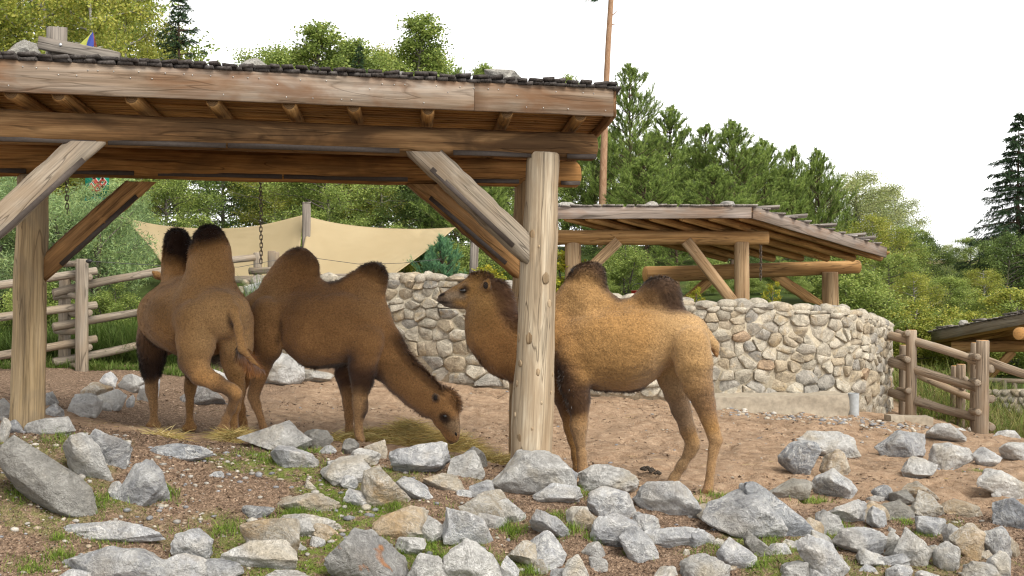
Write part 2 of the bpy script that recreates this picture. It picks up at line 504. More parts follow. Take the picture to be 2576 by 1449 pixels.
def ground_mat():
    g = G("ground_soil")
    tc = g.n("TexCoord").outputs["Object"]
    a = g.n("Attribute", attribute_name="col")         # r: sandy yard, g: moss
    sep = g.n("SeparateColor", {0: a.outputs["Color"]})
    n0 = g.noise(tc, .9, 4, .6, .5)
    n1 = g.noise(tc, 9, 6, .7, .3)
    n2 = g.noise(tc, 60, 5, .75)
    n3 = g.noise(tc, 24, 4, .7, .6)
    vo = g.n("TexVoronoi", {"Vector": tc, "Scale": 70.0, "Randomness": 1.0})
    sand = g.ramp(n1, [(.3, (.28, .18, .11)), (.52, (.43, .30, .20)), (.75, (.58, .435, .305))])
    soil = g.ramp(n3, [(.28, (.125, .082, .056)), (.5, (.25, .172, .118)), (.72, (.41, .30, .215))])
    chips = g.ramp(vo.outputs["Color"], [(.25, .6), (.55, 1.0), (.82, 1.55)])
    soil = g.mix(.75, soil.outputs[0], chips.outputs[0], 'MULTIPLY')
    sc = g.ramp(n2, [(.3, .72), (.7, 1.2)])
    sand = g.mix(.8, sand.outputs[0], sc.outputs[0], 'MULTIPLY')
    dk = g.ramp(g.noise(tc, 34, 3, .6).outputs[0], [(.62, 0.0), (.70, .6)])
    sand = g.mix(dk.outputs[0], sand.outputs[0], (.17, .115, .08))
    damp = g.ramp(g.noise(tc, 1.6, 5, .65, 1.0).outputs[0], [(.34, .70), (.50, 1.0), (.70, 1.12)])
    sand = g.mix(1.0, sand.outputs[0], damp.outputs[0], 'MULTIPLY')
    y = g.math('ADD', sep.outputs[0], g.math('MULTIPLY', g.math('SUBTRACT', n0.outputs[0], .5).outputs[0], .7).outputs[0])
    ym = g.ramp(y.outputs[0], [(.35, 0.0), (.65, 1.0)])
    c = g.mix(ym.outputs[0], soil.outputs[0], sand.outputs[0])
    mo = g.math('MULTIPLY', sep.outputs[1], g.ramp(n1, [(.40, 0.0), (.55, 1.0)]).outputs[0])
    moss = g.ramp(n2, [(.3, (.09, .13, .02)), (.7, (.23, .30, .06))])
    c = g.mix(mo.outputs[0], c.outputs[0], moss.outputs[0])
    h = g.math('ADD', g.math('MULTIPLY', n1.outputs[0], 1.2).outputs[0], g.math('ADD', g.math('MULTIPLY', n2.outputs[0], .5).outputs[0], g.math('MULTIPLY', vo.outputs["Distance"], .5).outputs[0]).outputs[0])
    return g.bsdf(c.outputs[0], .95, h.outputs[0], 1.0, .035, .1)
M["ground"] = ground_mat()

def turf_mat():
    g = G("turf")
    tc = g.n("TexCoord").outputs["Object"]
    n1 = g.noise(tc, .5, 6, .7, .5); n2 = g.noise(tc, 8, 5, .7)
    c = g.ramp(n1, [(.3, (.035, .06, .015)), (.55, (.07, .10, .025)), (.75, (.12, .12, .045))])
    k = g.ramp(n2, [(.3, .6), (.7, 1.3)])
    c = g.mix(1.0, c.outputs[0], k.outputs[0], 'MULTIPLY')
    return g.bsdf(c.outputs[0], .95, n2.outputs[0], 1.0, .1, .1)
M["turf"] = turf_mat()

def fabric_mat():
    g = G("shade_sail_fabric")
    v = g.coords("Object")
    n = g.noise(v, 1.2, 4); n2 = g.noise(v, 240, 2)
    c = g.ramp(n, [(.3, (.60, .49, .30)), (.7, (.66, .55, .35))])
    m = g.bsdf(c.outputs[0], .8, n2.outputs[0], .15, .003, .2)
    ps = [x for x in g.t.nodes if x.type == 'BSDF_PRINCIPLED'][0]
    tr = g.n("BsdfTranslucent", {"Color": c.outputs[0]})
    mx = g.n("MixShader", {0: .5, 1: ps.outputs[0], 2: tr.outputs[0]})
    g.t.links.new(mx.outputs[0], g.out.inputs[0])
    return m
M["sail"] = fabric_mat()
M["flagcloth"] = vcol("flag_cloth", .8, 0, 0, 0, .3)
# ------------------------------------------------------------------ terrain: thin-plate surface through surveyed points
_cpx = [  # picture x, y, distance
 (1335,1192,12.6),(1290,1152,14.7),(1465,1199,13.2),(1785,1246,12.6),(1700,1214,13.2),(70,1068,12.6),
 (900,1112,14.6),(655,1087,15.3),(430,1092,15.2),(575,1100,14.1),(205,928,20.0),(20,935,19.6),(340,920,20.8),
 (230,1035,15.1),(400,985,18.0),(700,975,19.8),(2540,1090,24.0),(1180,968,20.9),(1000,955,20.8),(1800,1012,20.5),(2100,1036,20.8),(2235,1047,21.3),
 (2292,1052,22.3),(2470,1088,20.8),(2560,1102,20.0),(2300,1130,17.5),(2100,1105,17.5),(2150,1180,14.6),(2550,1180,15.6),(2560,1270,13.0),
 (0,1449,9.8),(640,1449,10.3),(1288,1449,10.6),(1900,1449,10.7),(2576,1449,10.8),
 (120,1085,12.2),(300,1100,12.3),(620,1132,12.9),(1080,1180,12.5),(1350,1212,12.2),(1700,1272,11.95),(1900,1305,11.85),(2200,1262,12.9),
 (0,1300,10.6),(640,1290,11.3),(1288,1312,11.4),(1900,1372,11.2),(2400,1372,11.4),(300,1200,11.4),(900,1200,12.05),
]
_cx = [at(*c)[:] for c in _cpx]
for X in (-30, -12, 0, 12, 30):
    _cx += [(X, -6, EYE - 1.65), (X, 2.2, EYE - 1.75), (X, 5, EYE - 2.9), (X, 7.6, EYE - 3.05)]
for X, Y, z in ((-30, 12, .7), (-30, 20, .7), (-14, 18, .65), (-12, 12, .6), (-30, 35, .8), (-10, 35, .8), (0, 30, .3), (8.5, 25.5, -.45), (10, 30, -1.5), (14, 20, -.55), (14, 14, -.35), (30, 12, -.5), (30, 20, -.6), (30, 35, -.5), (12, 35, -.4), (0, 60, 0), (-30, 60, .5), (30, 60, -.4)):
    _cx.append((X, Y, z))
_cx = np.array(_cx)

def _tps(d2):
    return np.where(d2 > 1e-12, .5 * d2 * np.log(np.maximum(d2, 1e-12)), 0)
_n = len(_cx)
_K = _tps(((_cx[:, None, :2] - _cx[None, :, :2]) ** 2).sum(2)) + np.eye(_n) * 0.25
_P = np.c_[np.ones(_n), _cx[:, :2]]
_A = np.block([[_K, _P], [_P.T, np.zeros((3, 3))]])
_W = np.linalg.solve(_A, np.r_[_cx[:, 2], 0, 0, 0])

def gz_arr(XY):
    XY = np.asarray(XY, dtype=float)
    out = np.empty(len(XY))
    for i in range(0, len(XY), 8192):
        q = XY[i:i + 8192]
        k = _tps(((q[:, None, :] - _cx[None, :, :2]) ** 2).sum(2))
        out[i:i + 8192] = k @ _W[:_n] + _W[_n] + q @ _W[_n + 1:]
    return out

def gz(x, y):
    return float(gz_arr([[x, y]])[0])

def ground_at(px, py, ymin=8.5, ymax=40.0):
    """first meeting of a line of sight with the terrain"""
    ys = np.linspace(ymin, ymax, 500)
    d = ray(px, py)
    P = np.array([0, 0, EYE])[None] + np.array(d[:])[None] * (ys / d.y)[:, None]
    below = P[:, 2] <= gz_arr(P[:, :2])
    i = int(np.argmax(below)) if below.any() else len(ys) - 1
    if i > 0 and below[i]:
        a, b = ys[i - 1], ys[i]
        for _ in range(14):
            m = (a + b) / 2; q = Vector((0, 0, EYE)) + d * (m / d.y)
            if q.z <= gz(q.x, q.y): b = m
            else: a = m
        return Vector((0, 0, EYE)) + d * (b / d.y)
    return Vector(P[i])

def _smooth(a, b, x):
    t = np.clip((x - a) / (b - a), 0, 1); return t * t * (3 - 2 * t)

def build_ground():
    def line(segs):
        out = []
        for a, b, s in segs: out += list(np.arange(a, b, s))
        return np.array(out + [segs[-1][1]])
    xs = line([(-400, -40, 30), (-40, -10, 1.5), (-10, -5.6, .2), (-5.6, 6.2, .05), (6.2, 12, .2), (12, 40, 1.5), (40, 400, 30)])
    ys = line([(-40, 2, 2.0), (2, 8.6, .4), (8.6, 16, .05), (16, 24, .12), (24, 60, 1.5), (60, 600, 30)])
    XX, YY = np.meshgrid(xs, ys)
    XY = np.c_[XX.ravel(), YY.ravel()]
    cl = np.c_[np.clip(XY[:, 0], -30, 30), np.clip(XY[:, 1], -6, 60)]
    Z = gz_arr(cl)
    P3 = np.c_[XY, np.zeros(len(XY))]
    near = _smooth(26, 20, XY[:, 1]) * _smooth(-12, -9, XY[:, 0]) * _smooth(14, 11, XY[:, 0])
    # yard versus bank
    ridge = np.interp(XY[:, 0], [-6, -4, -2.5, -.8, .3, 1.5, 2.4, 3.4, 4.6, 6], [12.6, 12.6, 13.1, 12.9, 12.4, 12.1, 12.0, 12.6, 12.6, 11.5])
    yard = _smooth(-.5, .7, XY[:, 1] - ridge + .5 * vnoise(P3, .9, 5))
    yard *= 1 - .75 * _smooth(-1.2, -4.5, XY[:, 0] + .6 * (XY[:, 1] - 16) * 0 + .8 * vnoise(P3, .7, 9)) * _smooth(14.2, 15.2, XY[:, 1])
    n_lo = vnoise(P3, 1.6, 1, 3); n_hi = vnoise(P3, 7.0, 2, 3); n_vh = vnoise(P3, 18.0, 3, 2)
    hoof = np.minimum(vnoise(P3, 5.0, 12, 2) + .06, 0)
    Z = Z + near * ((1 - yard) * (.05 * n_lo + .035 * n_hi + .014 * n_vh) + yard * (.025 * n_lo + .026 * n_hi + .02 * n_vh + .13 * hoof))
    moss = (1 - yard) * _smooth(.02, .3, vnoise(P3, 1.3, 21, 3)) * near
    moss *= _smooth(-5.2, -1.0, XY[:, 0]) * .75 + .25
    moss *= 1 - .6 * _smooth(1.5, 3.0, XY[:, 0])
    moss *= _smooth(.25, .75, ridge - XY[:, 1])
    nx, ny = len(xs), len(ys)
    I = np.arange(nx * ny).reshape(ny, nx)
    F = np.stack([I[:-1, :-1], I[:-1, 1:], I[1:, 1:], I[1:, :-1]], -1).reshape(-1, 4)
    me = mesh_np("ground", np.c_[XY, Z], F, smooth=True)
    set_col(me, np.c_[yard, moss, np.zeros(len(Z))])
    o = obj("ground", me, M["ground"])
    tag(o, "bare sandy yard with a stony earth bank in front", None, None, "structure")
    return xs, ys, Z.reshape(ny, nx), moss.reshape(ny, nx)
GX, GY, GZ, GMOSS = build_ground()

def gsamp(x, y, arr=None):
    """height (or mask) of the built ground mesh at arrays of points"""
    arr = GZ if arr is None else arr
    x = np.atleast_1d(np.asarray(x, float)); y = np.atleast_1d(np.asarray(y, float))
    i = np.clip(np.searchsorted(GX, x) - 1, 0, len(GX) - 2); j = np.clip(np.searchsorted(GY, y) - 1, 0, len(GY) - 2)
    u = (x - GX[i]) / (GX[i + 1] - GX[i]); v = (y - GY[j]) / (GY[j + 1] - GY[j])
    return (arr[j, i] * (1 - u) + arr[j, i + 1] * u) * (1 - v) + (arr[j + 1, i] * (1 - u) + arr[j + 1, i + 1] * u) * v
# ------------------------------------------------------------------ the big log shelter in front
def invline(xa, Ya, xb, Yb):
    a, b = 1 / Ya, 1 / Yb
    return lambda x: 1 / (a + (b - a) * (x - xa) / (xb - xa))
Y_near = invline(0, 10.8, 1345, 12.6)
Y_far = invline(70, 12.6, 1300, 14.7)
Y_fas = invline(0, 10.45, 1541, 12.32)

def shelter_front():
    base = ground_at(1335, 1192)
    S = thing("log_shelter", "large open log shelter with pale knotted post and stone-weighted shingle roof above the camels", "shelter", (base.x, base.y, gz(base.x, base.y)))
    # posts
    def post(pxb, pyb, pxt, pyt, Y, rb, rt, mat, seed, knots=()):
        p1 = at(pxt, pyt, Y); p0 = at(pxb, pyb, Y)
        g = gz(p0.x, p0.y); p0.z = g - .12
        o = log("post", p0, p1, rb, rt, mat, S, seed, wob=.075, ns=24, seglen=.06)
        for (kx, ky, kr, flat) in knots:
            c = at(kx, ky, Y)
            t = (c.z - p0.z) / (p1.z - p0.z)
            ax = p0.lerp(p1, t); r = (rb + (rt - rb) * t)
            dx = max(-.97, min(.97, (c.x - ax.x) / r))
            dirv = Vector((dx, -math.sqrt(1 - dx * dx), 0))
            V, F = ico(2)
            rnd = random.Random(int(kx * 7 + ky))
            P = V * np.array([1, 1, 1.35]) * (kr * .72 * (1 + .18 * vnoise(V, 2.0, rnd.randint(0, 99), 2)))[:, None]
            P[:, 1] = P[:, 1] * flat * (.35 if kr > .035 else .6)
            P[:, 2] *= 1 + .4 * rnd.random()
            # a ring groove round the branch stub
            me = mesh_np("knot", P, F, True)
            ang = math.atan2(dirv.x, -dirv.y)
            obj("knot", me, M["knot_dark"] if kr > .037 else M["knot"], o, Matrix.Translation(ax + dirv * (r * 1.0)) @ Matrix.Rotation(ang, 4, 'Z'))
        return o
    k_right = [(1339, 590, .040, .5), (1372, 700, .050, .45), (1382, 762, .036, .45), (1330, 849, .045, .6), (1304, 848, .036, .6), (1308, 912, .036, .7), (1352, 932, .03, .8), (1300, 963, .024, 1.),
               (1385, 985, .02, 1.1), (1362, 1008, .016, 1.), (1296, 1040, .022, 1.), (1338, 1072, .018, 1.), (1306, 1098, .040, .5), (1390, 940, .016, 1.), (1293, 975, .02, 1.), (1355, 620, .014, .9)]
    post(1333, 1192, 1366, 384, 12.6, .198, .155, M["post_pale"], 3, k_right)
    post(1312, 1152, 1326, 455, 14.75, .15, .14, M["post_brown"], 4)
    post(67, 1068, 84, 440, 12.6, .165, .138, M["post_greenish"], 5, [(60, 760, .02, .6), (95, 900, .02, .6), (50, 560, .02, .6)])
    post(-185, 1100, -180, 350, 10.6, .165, .14, M["post_brown"], 6)
    # beams
    zb = .95 + .045
    nb0, nb1 = at(-330, 0, Y_near(-330)), at(1492, 0, Y_near(1492))
    nb0.z = EYE + 1.012; nb1.z = EYE + 1.015
    bm = log("beam", nb0, nb1, .138, .128, M["beam_dark"], S, 7, M["end_dark"], wob=.09, ns=22, seglen=.07)
    fb0, fb1 = at(-330, 0, Y_far(-330)), at(1450, 0, Y_far(1450))
    fb0.z = EYE + .865; fb1.z = EYE + .885
    bf = log("beam", fb0, fb1, .15, .145, M["beam_far"], S, 8, M["end_dark"], wob=.08, ns=22, seglen=.07)
    along = (nb1 - nb0).normalized()
    front = Vector((along.y, -along.x, 0))           # towards the camera
    # braces: squared half-logs
    def brace(xt, yt, xb_, yb, Yf, w, t, mat, seed, off=0.0, strip=True, beam_r=.13):
        a = at(xt, yt, Yf(xt)) + front * off; b = at(xb_, yb, Yf(xb_)) + front * off
        side = (b - a).cross(front)
        me = board_mesh((b - a).length, w, t, seed, .035, .006, 14)
        # saw the ends: level under the beam, upright against the post
        Mx = axis_matrix(a, b, side); dz = Mx.col[2].to_3d(); n = len(me.vertices) // 8
        for i, v in enumerate(me.vertices):
            wv = Mx @ v.co
            if i < 8: v.co.z += (a.z - wv.z) / dz.z
            elif i >= (n - 1) * 8: v.co.z += (b - wv).dot(along) / dz.dot(along)
        o = obj("brace", me, mat, S, Mx)
        if strip:
            d = (b - a).normalized(); s2 = side.normalized() * (-1 if side.z > 0 else 1)
            c0 = a + s2 * (w / 2 - .03) + front * (t / 2 + .004) + d * .13; c1 = b + s2 * (w / 2 - .03) + front * (t / 2 + .004) - d * .14
            so = board("metal_strip", c0, c1, .045, .006, side, M["strip"], o, seed, cham=.001, rough=.0)
        return o
    brace(1062, 384, 1318, 626, Y_near, .235, .16, M["brace_grey"], 11, .05)
    brace(1060, 464, 1296, 668, Y_far, .215, .17, M["brace_brown"], 12, .03)
    brace(218, 358, -150, 690, Y_near, .225, .16, M["brace_grey"], 13, .05)
    brace(352, 458, 108, 678, Y_far, .20, .18, M["brace_brown"], 14, .03)
    # dark guard strips on the beams
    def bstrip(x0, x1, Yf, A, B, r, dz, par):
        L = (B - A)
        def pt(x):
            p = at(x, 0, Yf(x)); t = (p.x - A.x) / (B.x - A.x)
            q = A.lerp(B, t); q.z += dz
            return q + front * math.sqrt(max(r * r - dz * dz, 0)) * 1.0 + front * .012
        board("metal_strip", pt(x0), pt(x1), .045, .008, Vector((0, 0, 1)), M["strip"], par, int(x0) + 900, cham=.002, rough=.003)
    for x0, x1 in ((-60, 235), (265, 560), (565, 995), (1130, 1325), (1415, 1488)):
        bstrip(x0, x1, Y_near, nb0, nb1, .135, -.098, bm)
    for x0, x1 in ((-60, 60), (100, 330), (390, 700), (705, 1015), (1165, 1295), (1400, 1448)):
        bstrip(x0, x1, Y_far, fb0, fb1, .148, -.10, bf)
    # roof plane: through the fascia top, falling gently to the back
    f0, f1 = at(-330, 0, Y_fas(-330)), at(1541, 0, Y_fas(1541))
    back = Vector((-.076, 1, 0)).normalized()
    fal = (f1 - f0).normalized(); fal.z = 0
    SL = -.068
    def roof_pt(s, d, z):            # s along the fascia 0..1, d metres back from it, z height at fascia above the eye
        p = f0.lerp(f1, s) + back * d
        return Vector((p.x, p.y, EYE + z + SL * d))
    Lf = (f1 - f0).length; DEP = 3.7
    up = Vector((0, 0, 1))
    # fascia boards with the joint seen at x=1192
    def s_of(px):
        p = at(px, 0, Y_fas(px)); return (p.x - f0.x) / (f1.x - f0.x)
    sj = s_of(1191)
    fz = (1.50 + 1.255) / 2
    wfas = 1.50 - 1.25
    fa = roof_pt(0, 0, fz); fb = roof_pt(sj - .0004, 0, fz); fc = roof_pt(sj + .0004, 0, fz); fd = roof_pt(1, 0, fz)
    fo = board("fascia_board", fa, fb, wfas, .045, up, M["fascia"], S, 21, rough=.002, nz=30)
    board("fascia_board", fc, fd, wfas, .045, up, M["fascia"], S, 22, rough=.002, nz=10)
    rnd = random.Random(5)
    for k in range(46):                               # nail heads
        px = 20 + k * 33.5 + rnd.uniform(-8, 8); s = s_of(px)
        p = roof_pt(s, -.026, 1.50 - rnd.choice([.05, .055, .2, .1]))
        V, F = ico(1)
        obj("nail", mesh_np("nail", V * .006, F), M["bolt"], fo, Matrix.Translation(p))
    board("barge_board", roof_pt(1, .03, fz) + fal * .024, roof_pt(1, DEP, fz) + fal * .024, wfas, .045, up, M["barge"], S, 23)
    # soffit planks lengthways
    d = .06; k = 0
    while d < DEP - .1:
        w = rnd.uniform(.105, .15)
        board("soffit_plank", roof_pt(0, d + w / 2, 1.335 + rnd.uniform(-.004, .004)), roof_pt(.996, d + w / 2, 1.335 + rnd.uniform(-.004, .004)), w - .008, .024, back, M["soffit"], S, 100 + k, rough=.003)
        d += w; k += 1
    # rafters
    xs_r = (-120, 20, 140, 325, 530, 725, 888, 1076, 1276, 1462)
    for i, x in enumerate(xs_r):
        s = s_of(x)
        log("rafter", roof_pt(s, .06, 1.262), roof_pt(s, DEP - .1, 1.262), .06, .058, M["rafter"], S, 200 + i, M["end_dark"], wob=.07, ns=14, seglen=.15)
    # roof deck under the shingles
    dk = [roof_pt(s_, d_, z_)[:] for z_ in (1.38, 1.485) for (s_, d_) in ((.001, .03), (.998, .03), (.998, DEP), (.001, DEP))]
    obj("roof_deck", mesh_np("roof_deck", dk, np.array([(3, 2, 1, 0), (4, 5, 6, 7), (0, 1, 5, 4), (1, 2, 6, 5), (2, 3, 7, 6), (3, 0, 4, 7)])), M["barge"], S)
    # split shingles: two layers along the eaves as single pieces
    sm = [board_mesh(.42, .105 * f, .026, 300 + q, cham=.004, rough=.0035, nz=2) for q, f in enumerate((.75, .9, 1.0, 1.15, 1.3))]
    for me in sm: me.materials.append(M["shingle"])
    wid = [.105 * f for f in (.75, .9, 1.0, 1.15, 1.3)]
    for layer in range(2):
        pos = rnd.uniform(0, .05)
        while pos < Lf + (.04 if layer else .0):
            q = rnd.randrange(5)
            s = (pos + wid[q] / 2) / Lf
            lift = 1.499 + .014 + .030 * layer
            p0 = roof_pt(s, -.045 - .012 * layer + rnd.uniform(-.012, .012), lift + rnd.uniform(-.003, .006) * (1 + layer))
            p1 = p0 + back * .4; p1.z += SL * .4 + rnd.uniform(-.02, .01)
            Mx = axis_matrix(p0, p1, fal) @ Matrix.Rotation(rnd.uniform(-.10, .10) * (.4 + layer), 4, 'Z')
            obj("shingle", sm[q], None, S, Mx)
            pos += wid[q] + rnd.uniform(.002, .012 if layer == 0 else .03)
    Vs, Fs = [], []
    for row in range(1, 10):
        pos = rnd.uniform(0, .08)
        while pos < Lf:
            w = rnd.uniform(.08, .15)
            p = roof_pt((pos + w / 2) / Lf, row * .36 - .02, 1.545 + rnd.uniform(-.004, .006))
            me = sm[2]
            for v in ((-1, 0), (1, 0), (1, 1), (-1, 1)):
                for h in (0, 1):
                    q = p + fal * (v[0] * w * .47) + back * (v[1] * .44); q.z += h * .024 + v[1] * (SL * .44 - .02)
                    Vs.append(q[:])
            b = len(Vs) - 8
            Fs += [(b + 1, b + 3, b + 5, b + 7), (b, b + 2, b + 3, b + 1), (b + 2, b + 4, b + 5, b + 3), (b + 6, b + 0, b + 1, b + 7)]
            pos += w + .006
    o = obj("shingle_field", mesh_np("shingle_field", np.array(Vs), np.array(Fs)), M["shingle"], S)
    o["kind"] = "stuff"
    return S, roof_pt, s_of, (nb0, nb1, fb0, fb1, front)
M["knot"] = wood("wood_knot", (.16, .11, .06), (.34, .25, .155), (.50, .40, .275), None, 0, 2.0)
M["knot_dark"] = wood("wood_knot_dark", (.09, .06, .032), (.24, .165, .095), (.40, .31, .20), None, 0, 2.0)
SHELTER, roof_pt, s_of, _BEAMS = shelter_front()
# ------------------------------------------------------------------ rising ground behind the wall
def wall_pt(px, Y): return Vector(((px - PW / 2) / PF * Y, Y))
WALL = [(600, 22.6, 705, 945), (960, 21.5, 692, 952), (1100, 21.05, 694, 962), (1190, 20.85, 697, 968), (1290, 20.7, 716, 978), (1400, 20.6, 742, 988), (1740, 20.4, 757, 1003), (1900, 20.5, 762, 1010), (2050, 20.8, 769, 1022), (2150, 21.2, 780, 1036), (2205, 21.8, 794, 1046), (2236, 22.9, 812, 1052), (2234, 24.2, 814, 1040), (2190, 26.5, 800, 1015)]
_wx = [wall_pt(w[0], w[1]) for w in WALL]
_wtop = [zat(w[2], w[1]) for w in WALL]
_wbot = [zat(w[3], w[1]) for w in WALL]

def hill_z(x, y):
    """ground level of the planted slope behind the yard"""
    y = np.minimum(y, 46 + (y - 46) * .04)
    side = _smooth(5.5, 9.0, x)
    z = 1.22 + .055 * (y - 24) + .25 * _smooth(0, -6, x)
    left = _smooth(-3.6, -5.4, x) * _smooth(26, 21.5, y)
    z = z * (1 - left) + (.42 + .12 * (y - 21)) * left
    zr = -1.1 + .075 * (y - 25) + .55 * _smooth(10, 30, x)
    return z * (1 - side) + zr * side

def build_hill():
    Ex = np.concatenate([np.arange(-90, -14, 4), np.arange(-14, 7.3, .5), np.arange(7.3, 20, .8), np.arange(20, 95, 5)])
    cols = []
    wxx = np.array([p.x for p in _wx[:11]]); wyy = np.array([p.y for p in _wx[:11]])
    rows = 40
    V = []
    for x in Ex:
        if x < -4.6: y0 = 21.6
        elif x <= 6.0: y0 = float(np.interp(x, wxx, wyy)) + .2
        elif x <= 7.3: y0 = 22.2 + (x - 6.0) * 4
        else: y0 = 27.4
        for j in range(rows):
            t = j / (rows - 1)
            y = y0 + (130 - y0) * t ** 2.2
            z = float(hill_z(np.float64(x), np.float64(y)))
            if -4.6 <= x <= 6.0 and j == 0: z = float(np.interp(x, wxx, np.array(_wtop[:11]))) - .18
            if x > 7.3 and j == 0: z -= .6
            V.append((x, y, z))
    n = len(Ex); I = np.arange(n * rows).reshape(n, rows)
    F = np.stack([I[:-1, :-1], I[1:, :-1], I[1:, 1:], I[:-1, 1:]], -1).reshape(-1, 4)
    V = np.array(V); V[:, 2] += .05 * vnoise(V, .8, 3, 3)
    o = obj("hillside", mesh_np("hillside", V, F, True), M["turf"])
    tag(o, "green planted slope rising behind the yard", None, None, "structure")
build_hill()

# ------------------------------------------------------------------ rubble stone wall, each face stone a piece
def clip_poly(poly, n, c):
    out = []
    for i in range(len(poly)):
        a, b = poly[i], poly[(i + 1) % len(poly)]
        da, db = a[0] * n[0] + a[1] * n[1] - c, b[0] * n[0] + b[1] * n[1] - c
        if da <= 0: out.append(a)
        if (da <= 0) != (db <= 0):
            t = da / (da - db); out.append((a[0] + (b[0] - a[0]) * t, a[1] + (b[1] - a[1]) * t))
    return out

def stone_wall(i0, i1, name, label, seed, sw=.23, sh=.17, lim=300, hide=lambda x: 0):
    rnd = random.Random(seed)
    P = _wx[i0:i1 + 1]; T = _wtop[i0:i1 + 1]; B = _wbot[i0:i1 + 1]
    # smooth curve
    pts = []
    for k in range(len(P) - 1):
        p0, p1, p2, p3 = P[max(k - 1, 0)], P[k], P[k + 1], P[min(k + 2, len(P) - 1)]
        for q in range(12):
            t = q / 12
            pts.append((.5 * ((2 * p1) + (p2 - p0) * t + (2 * p0 - 5 * p1 + 4 * p2 - p3) * t * t + (3 * p1 - p0 - 3 * p2 + p3) * t ** 3), T[k] + (T[k + 1] - T[k]) * t, B[k] + (B[k + 1] - B[k]) * t))
    pts.append((P[-1], T[-1], B[-1]))
    us = [0]
    for a, b in zip(pts[:-1], pts[1:]): us.append(us[-1] + (b[0] - a[0]).length)
    ax, ay = np.array([p[0].x for p in pts]), np.array([p[0].y for p in pts]); at_, ab = np.array([p[1] for p in pts]), np.array([p[2] for p in pts])
    L = us[-1]
    def cur(u):
        x, y = np.interp(u, us, ax), np.interp(u, us, ay)
        e = .08
        dx = np.interp(u + e, us, ax) - np.interp(u - e, us, ax); dy = np.interp(u + e, us, ay) - np.interp(u - e, us, ay)
        l = math.hypot(dx, dy)
        return x, y, dy / l, -dx / l, float(np.interp(u, us, at_)), float(np.interp(u, us, ab))   # normal faces the yard
    x, y, nx_, ny_, t_, b_ = cur(L / 2)
    root = thing(name, label, "wall", (x, y, b_))
    # core
    V, F = [], []
    nU = int(L / .15)
    for k in range(nU + 1):
        x, y, nx, ny, zt, zb = cur(L * k / nU)
        for off, z in ((0, zb - .3), (0, zt - .10), (-.42, zt - .10), (-.42, zb - .3)): V.append((x + nx * off, y + ny * off, z))
    for k in range(nU):
        for j in range(4): F.append((k * 4 + j, k * 4 + (j + 1) % 4, k * 4 + 4 + (j + 1) % 4, k * 4 + 4 + j))
    obj("mortar_core", mesh_np("core", V, np.array(F)), M["mortar"], root)
    # seeds in loose courses; v runs 0..1 bottom to top in metres of the mean height
    H = float(np.mean(at_ - ab)) - .07
    seeds = []
    v = 0.0
    while v < H - .02:
        big = 1.35 if v < H * .2 else 1.0
        h = rnd.uniform(.6, 1.35) * sh * big
        u = rnd.uniform(-.2, 0)
        while u < L:
            w = rnd.choice([.4, .6, .85, 1.0, 1.25, 1.7]) * sw * big * rnd.uniform(.85, 1.15)
            if rnd.random() < .18 and h > .15:
                seeds.append((u + w / 2, v + h * .27)); seeds.append((u + w / 2 + rnd.uniform(-.03, .03), v + h * .75))
            else:
                seeds.append((u + w / 2 + rnd.uniform(-.03, .03), v + h / 2 + rnd.uniform(-.045, .045)))
            u += w
        v += h
    S2 = np.array(seeds); AN = 1.35
    made = 0; rest = []
    order = sorted(range(len(seeds)), key=lambda i: hide(px_of((*cur(min(max(seeds[i][0], 0), L))[:2], 1.0))[0]))
    for i in order:
        u, v = seeds[i]
        if not (0 < u < L): continue
        poly = [(-.45, -.4), (.45, -.4), (.45, .4), (-.45, .4)]
        d = np.hypot(S2[:, 0] - u, (S2[:, 1] - v) * AN)
        for j in np.argsort(d)[1:16]:
            du, dv = S2[j, 0] - u, (S2[j, 1] - v) * AN * AN
            c = (S2[j, 0] - u) * du / 2 + (S2[j, 1] - v) * dv / 2
            poly = clip_poly(poly, (du, dv), c)
            if len(poly) < 3: break
        if len(poly) < 3: continue
        poly = clip_poly(poly, (0, 1), H - v); poly = clip_poly(poly, (0, -1), v)
        if len(poly) < 3: continue
        pc = np.array(poly); cen = pc.mean(0); pc = pc - cen
        sz = np.abs(pc).max()
        if sz < .03: continue
        shr = max(.6, 1 - .006 / max(.04, np.linalg.norm(pc, axis=1).mean()))
        pc = pc * shr
        # round the corners
        rf = rnd.choice([.10, .13, .17, .24])
        for it in range(2 if (rf > .2 and len(pc) < 8) else 1):
            nx2 = np.roll(pc, -1, 0); f = rf if it == 0 else .25
            pc = np.stack([pc * (1 - f) + nx2 * f, pc * f + nx2 * (1 - f)], 1).reshape(-1, 2)
        if len(pc) > 16: pc = pc[::2]
        n = len(pc)
        depth = rnd.uniform(.012, .06)
        tilt = (rnd.uniform(-.25, .25), rnd.uniform(-.25, .25))
        rings = [(1.0, -.06), (1.0, depth * .45), (rnd.uniform(.72, .88), depth * .92)]
        V = []
        for s, z in rings:
            for p in pc:
                jit = 1 + .05 * rnd.uniform(-1, 1)
                V.append((p[0] * s * jit, p[1] * s * jit, z + (tilt[0] * p[0] + tilt[1] * p[1]) * (z > 0)))
        V.append((0, 0, depth + rnd.uniform(-.008, .012)))
        F4 = [(r * n + k, r * n + (k + 1) % n, (r + 1) * n + (k + 1) % n, (r + 1) * n + k) for r in range(2) for k in range(n)]
        F3 = [(2 * n + k, 2 * n + (k + 1) % n, 3 * n) for k in range(n)]
        x, y, nx, ny, zt, zb = cur(u + cen[0])
        zz = zb + (v + cen[1]) / H * (zt - .07 - zb)
        # local x along the wall, y up, z outwards
        tx = Vector((-ny, nx, 0)); Mx = Matrix((tx, Vector((0, 0, 1)), Vector((nx, ny, 0)))).transposed().to_4x4()
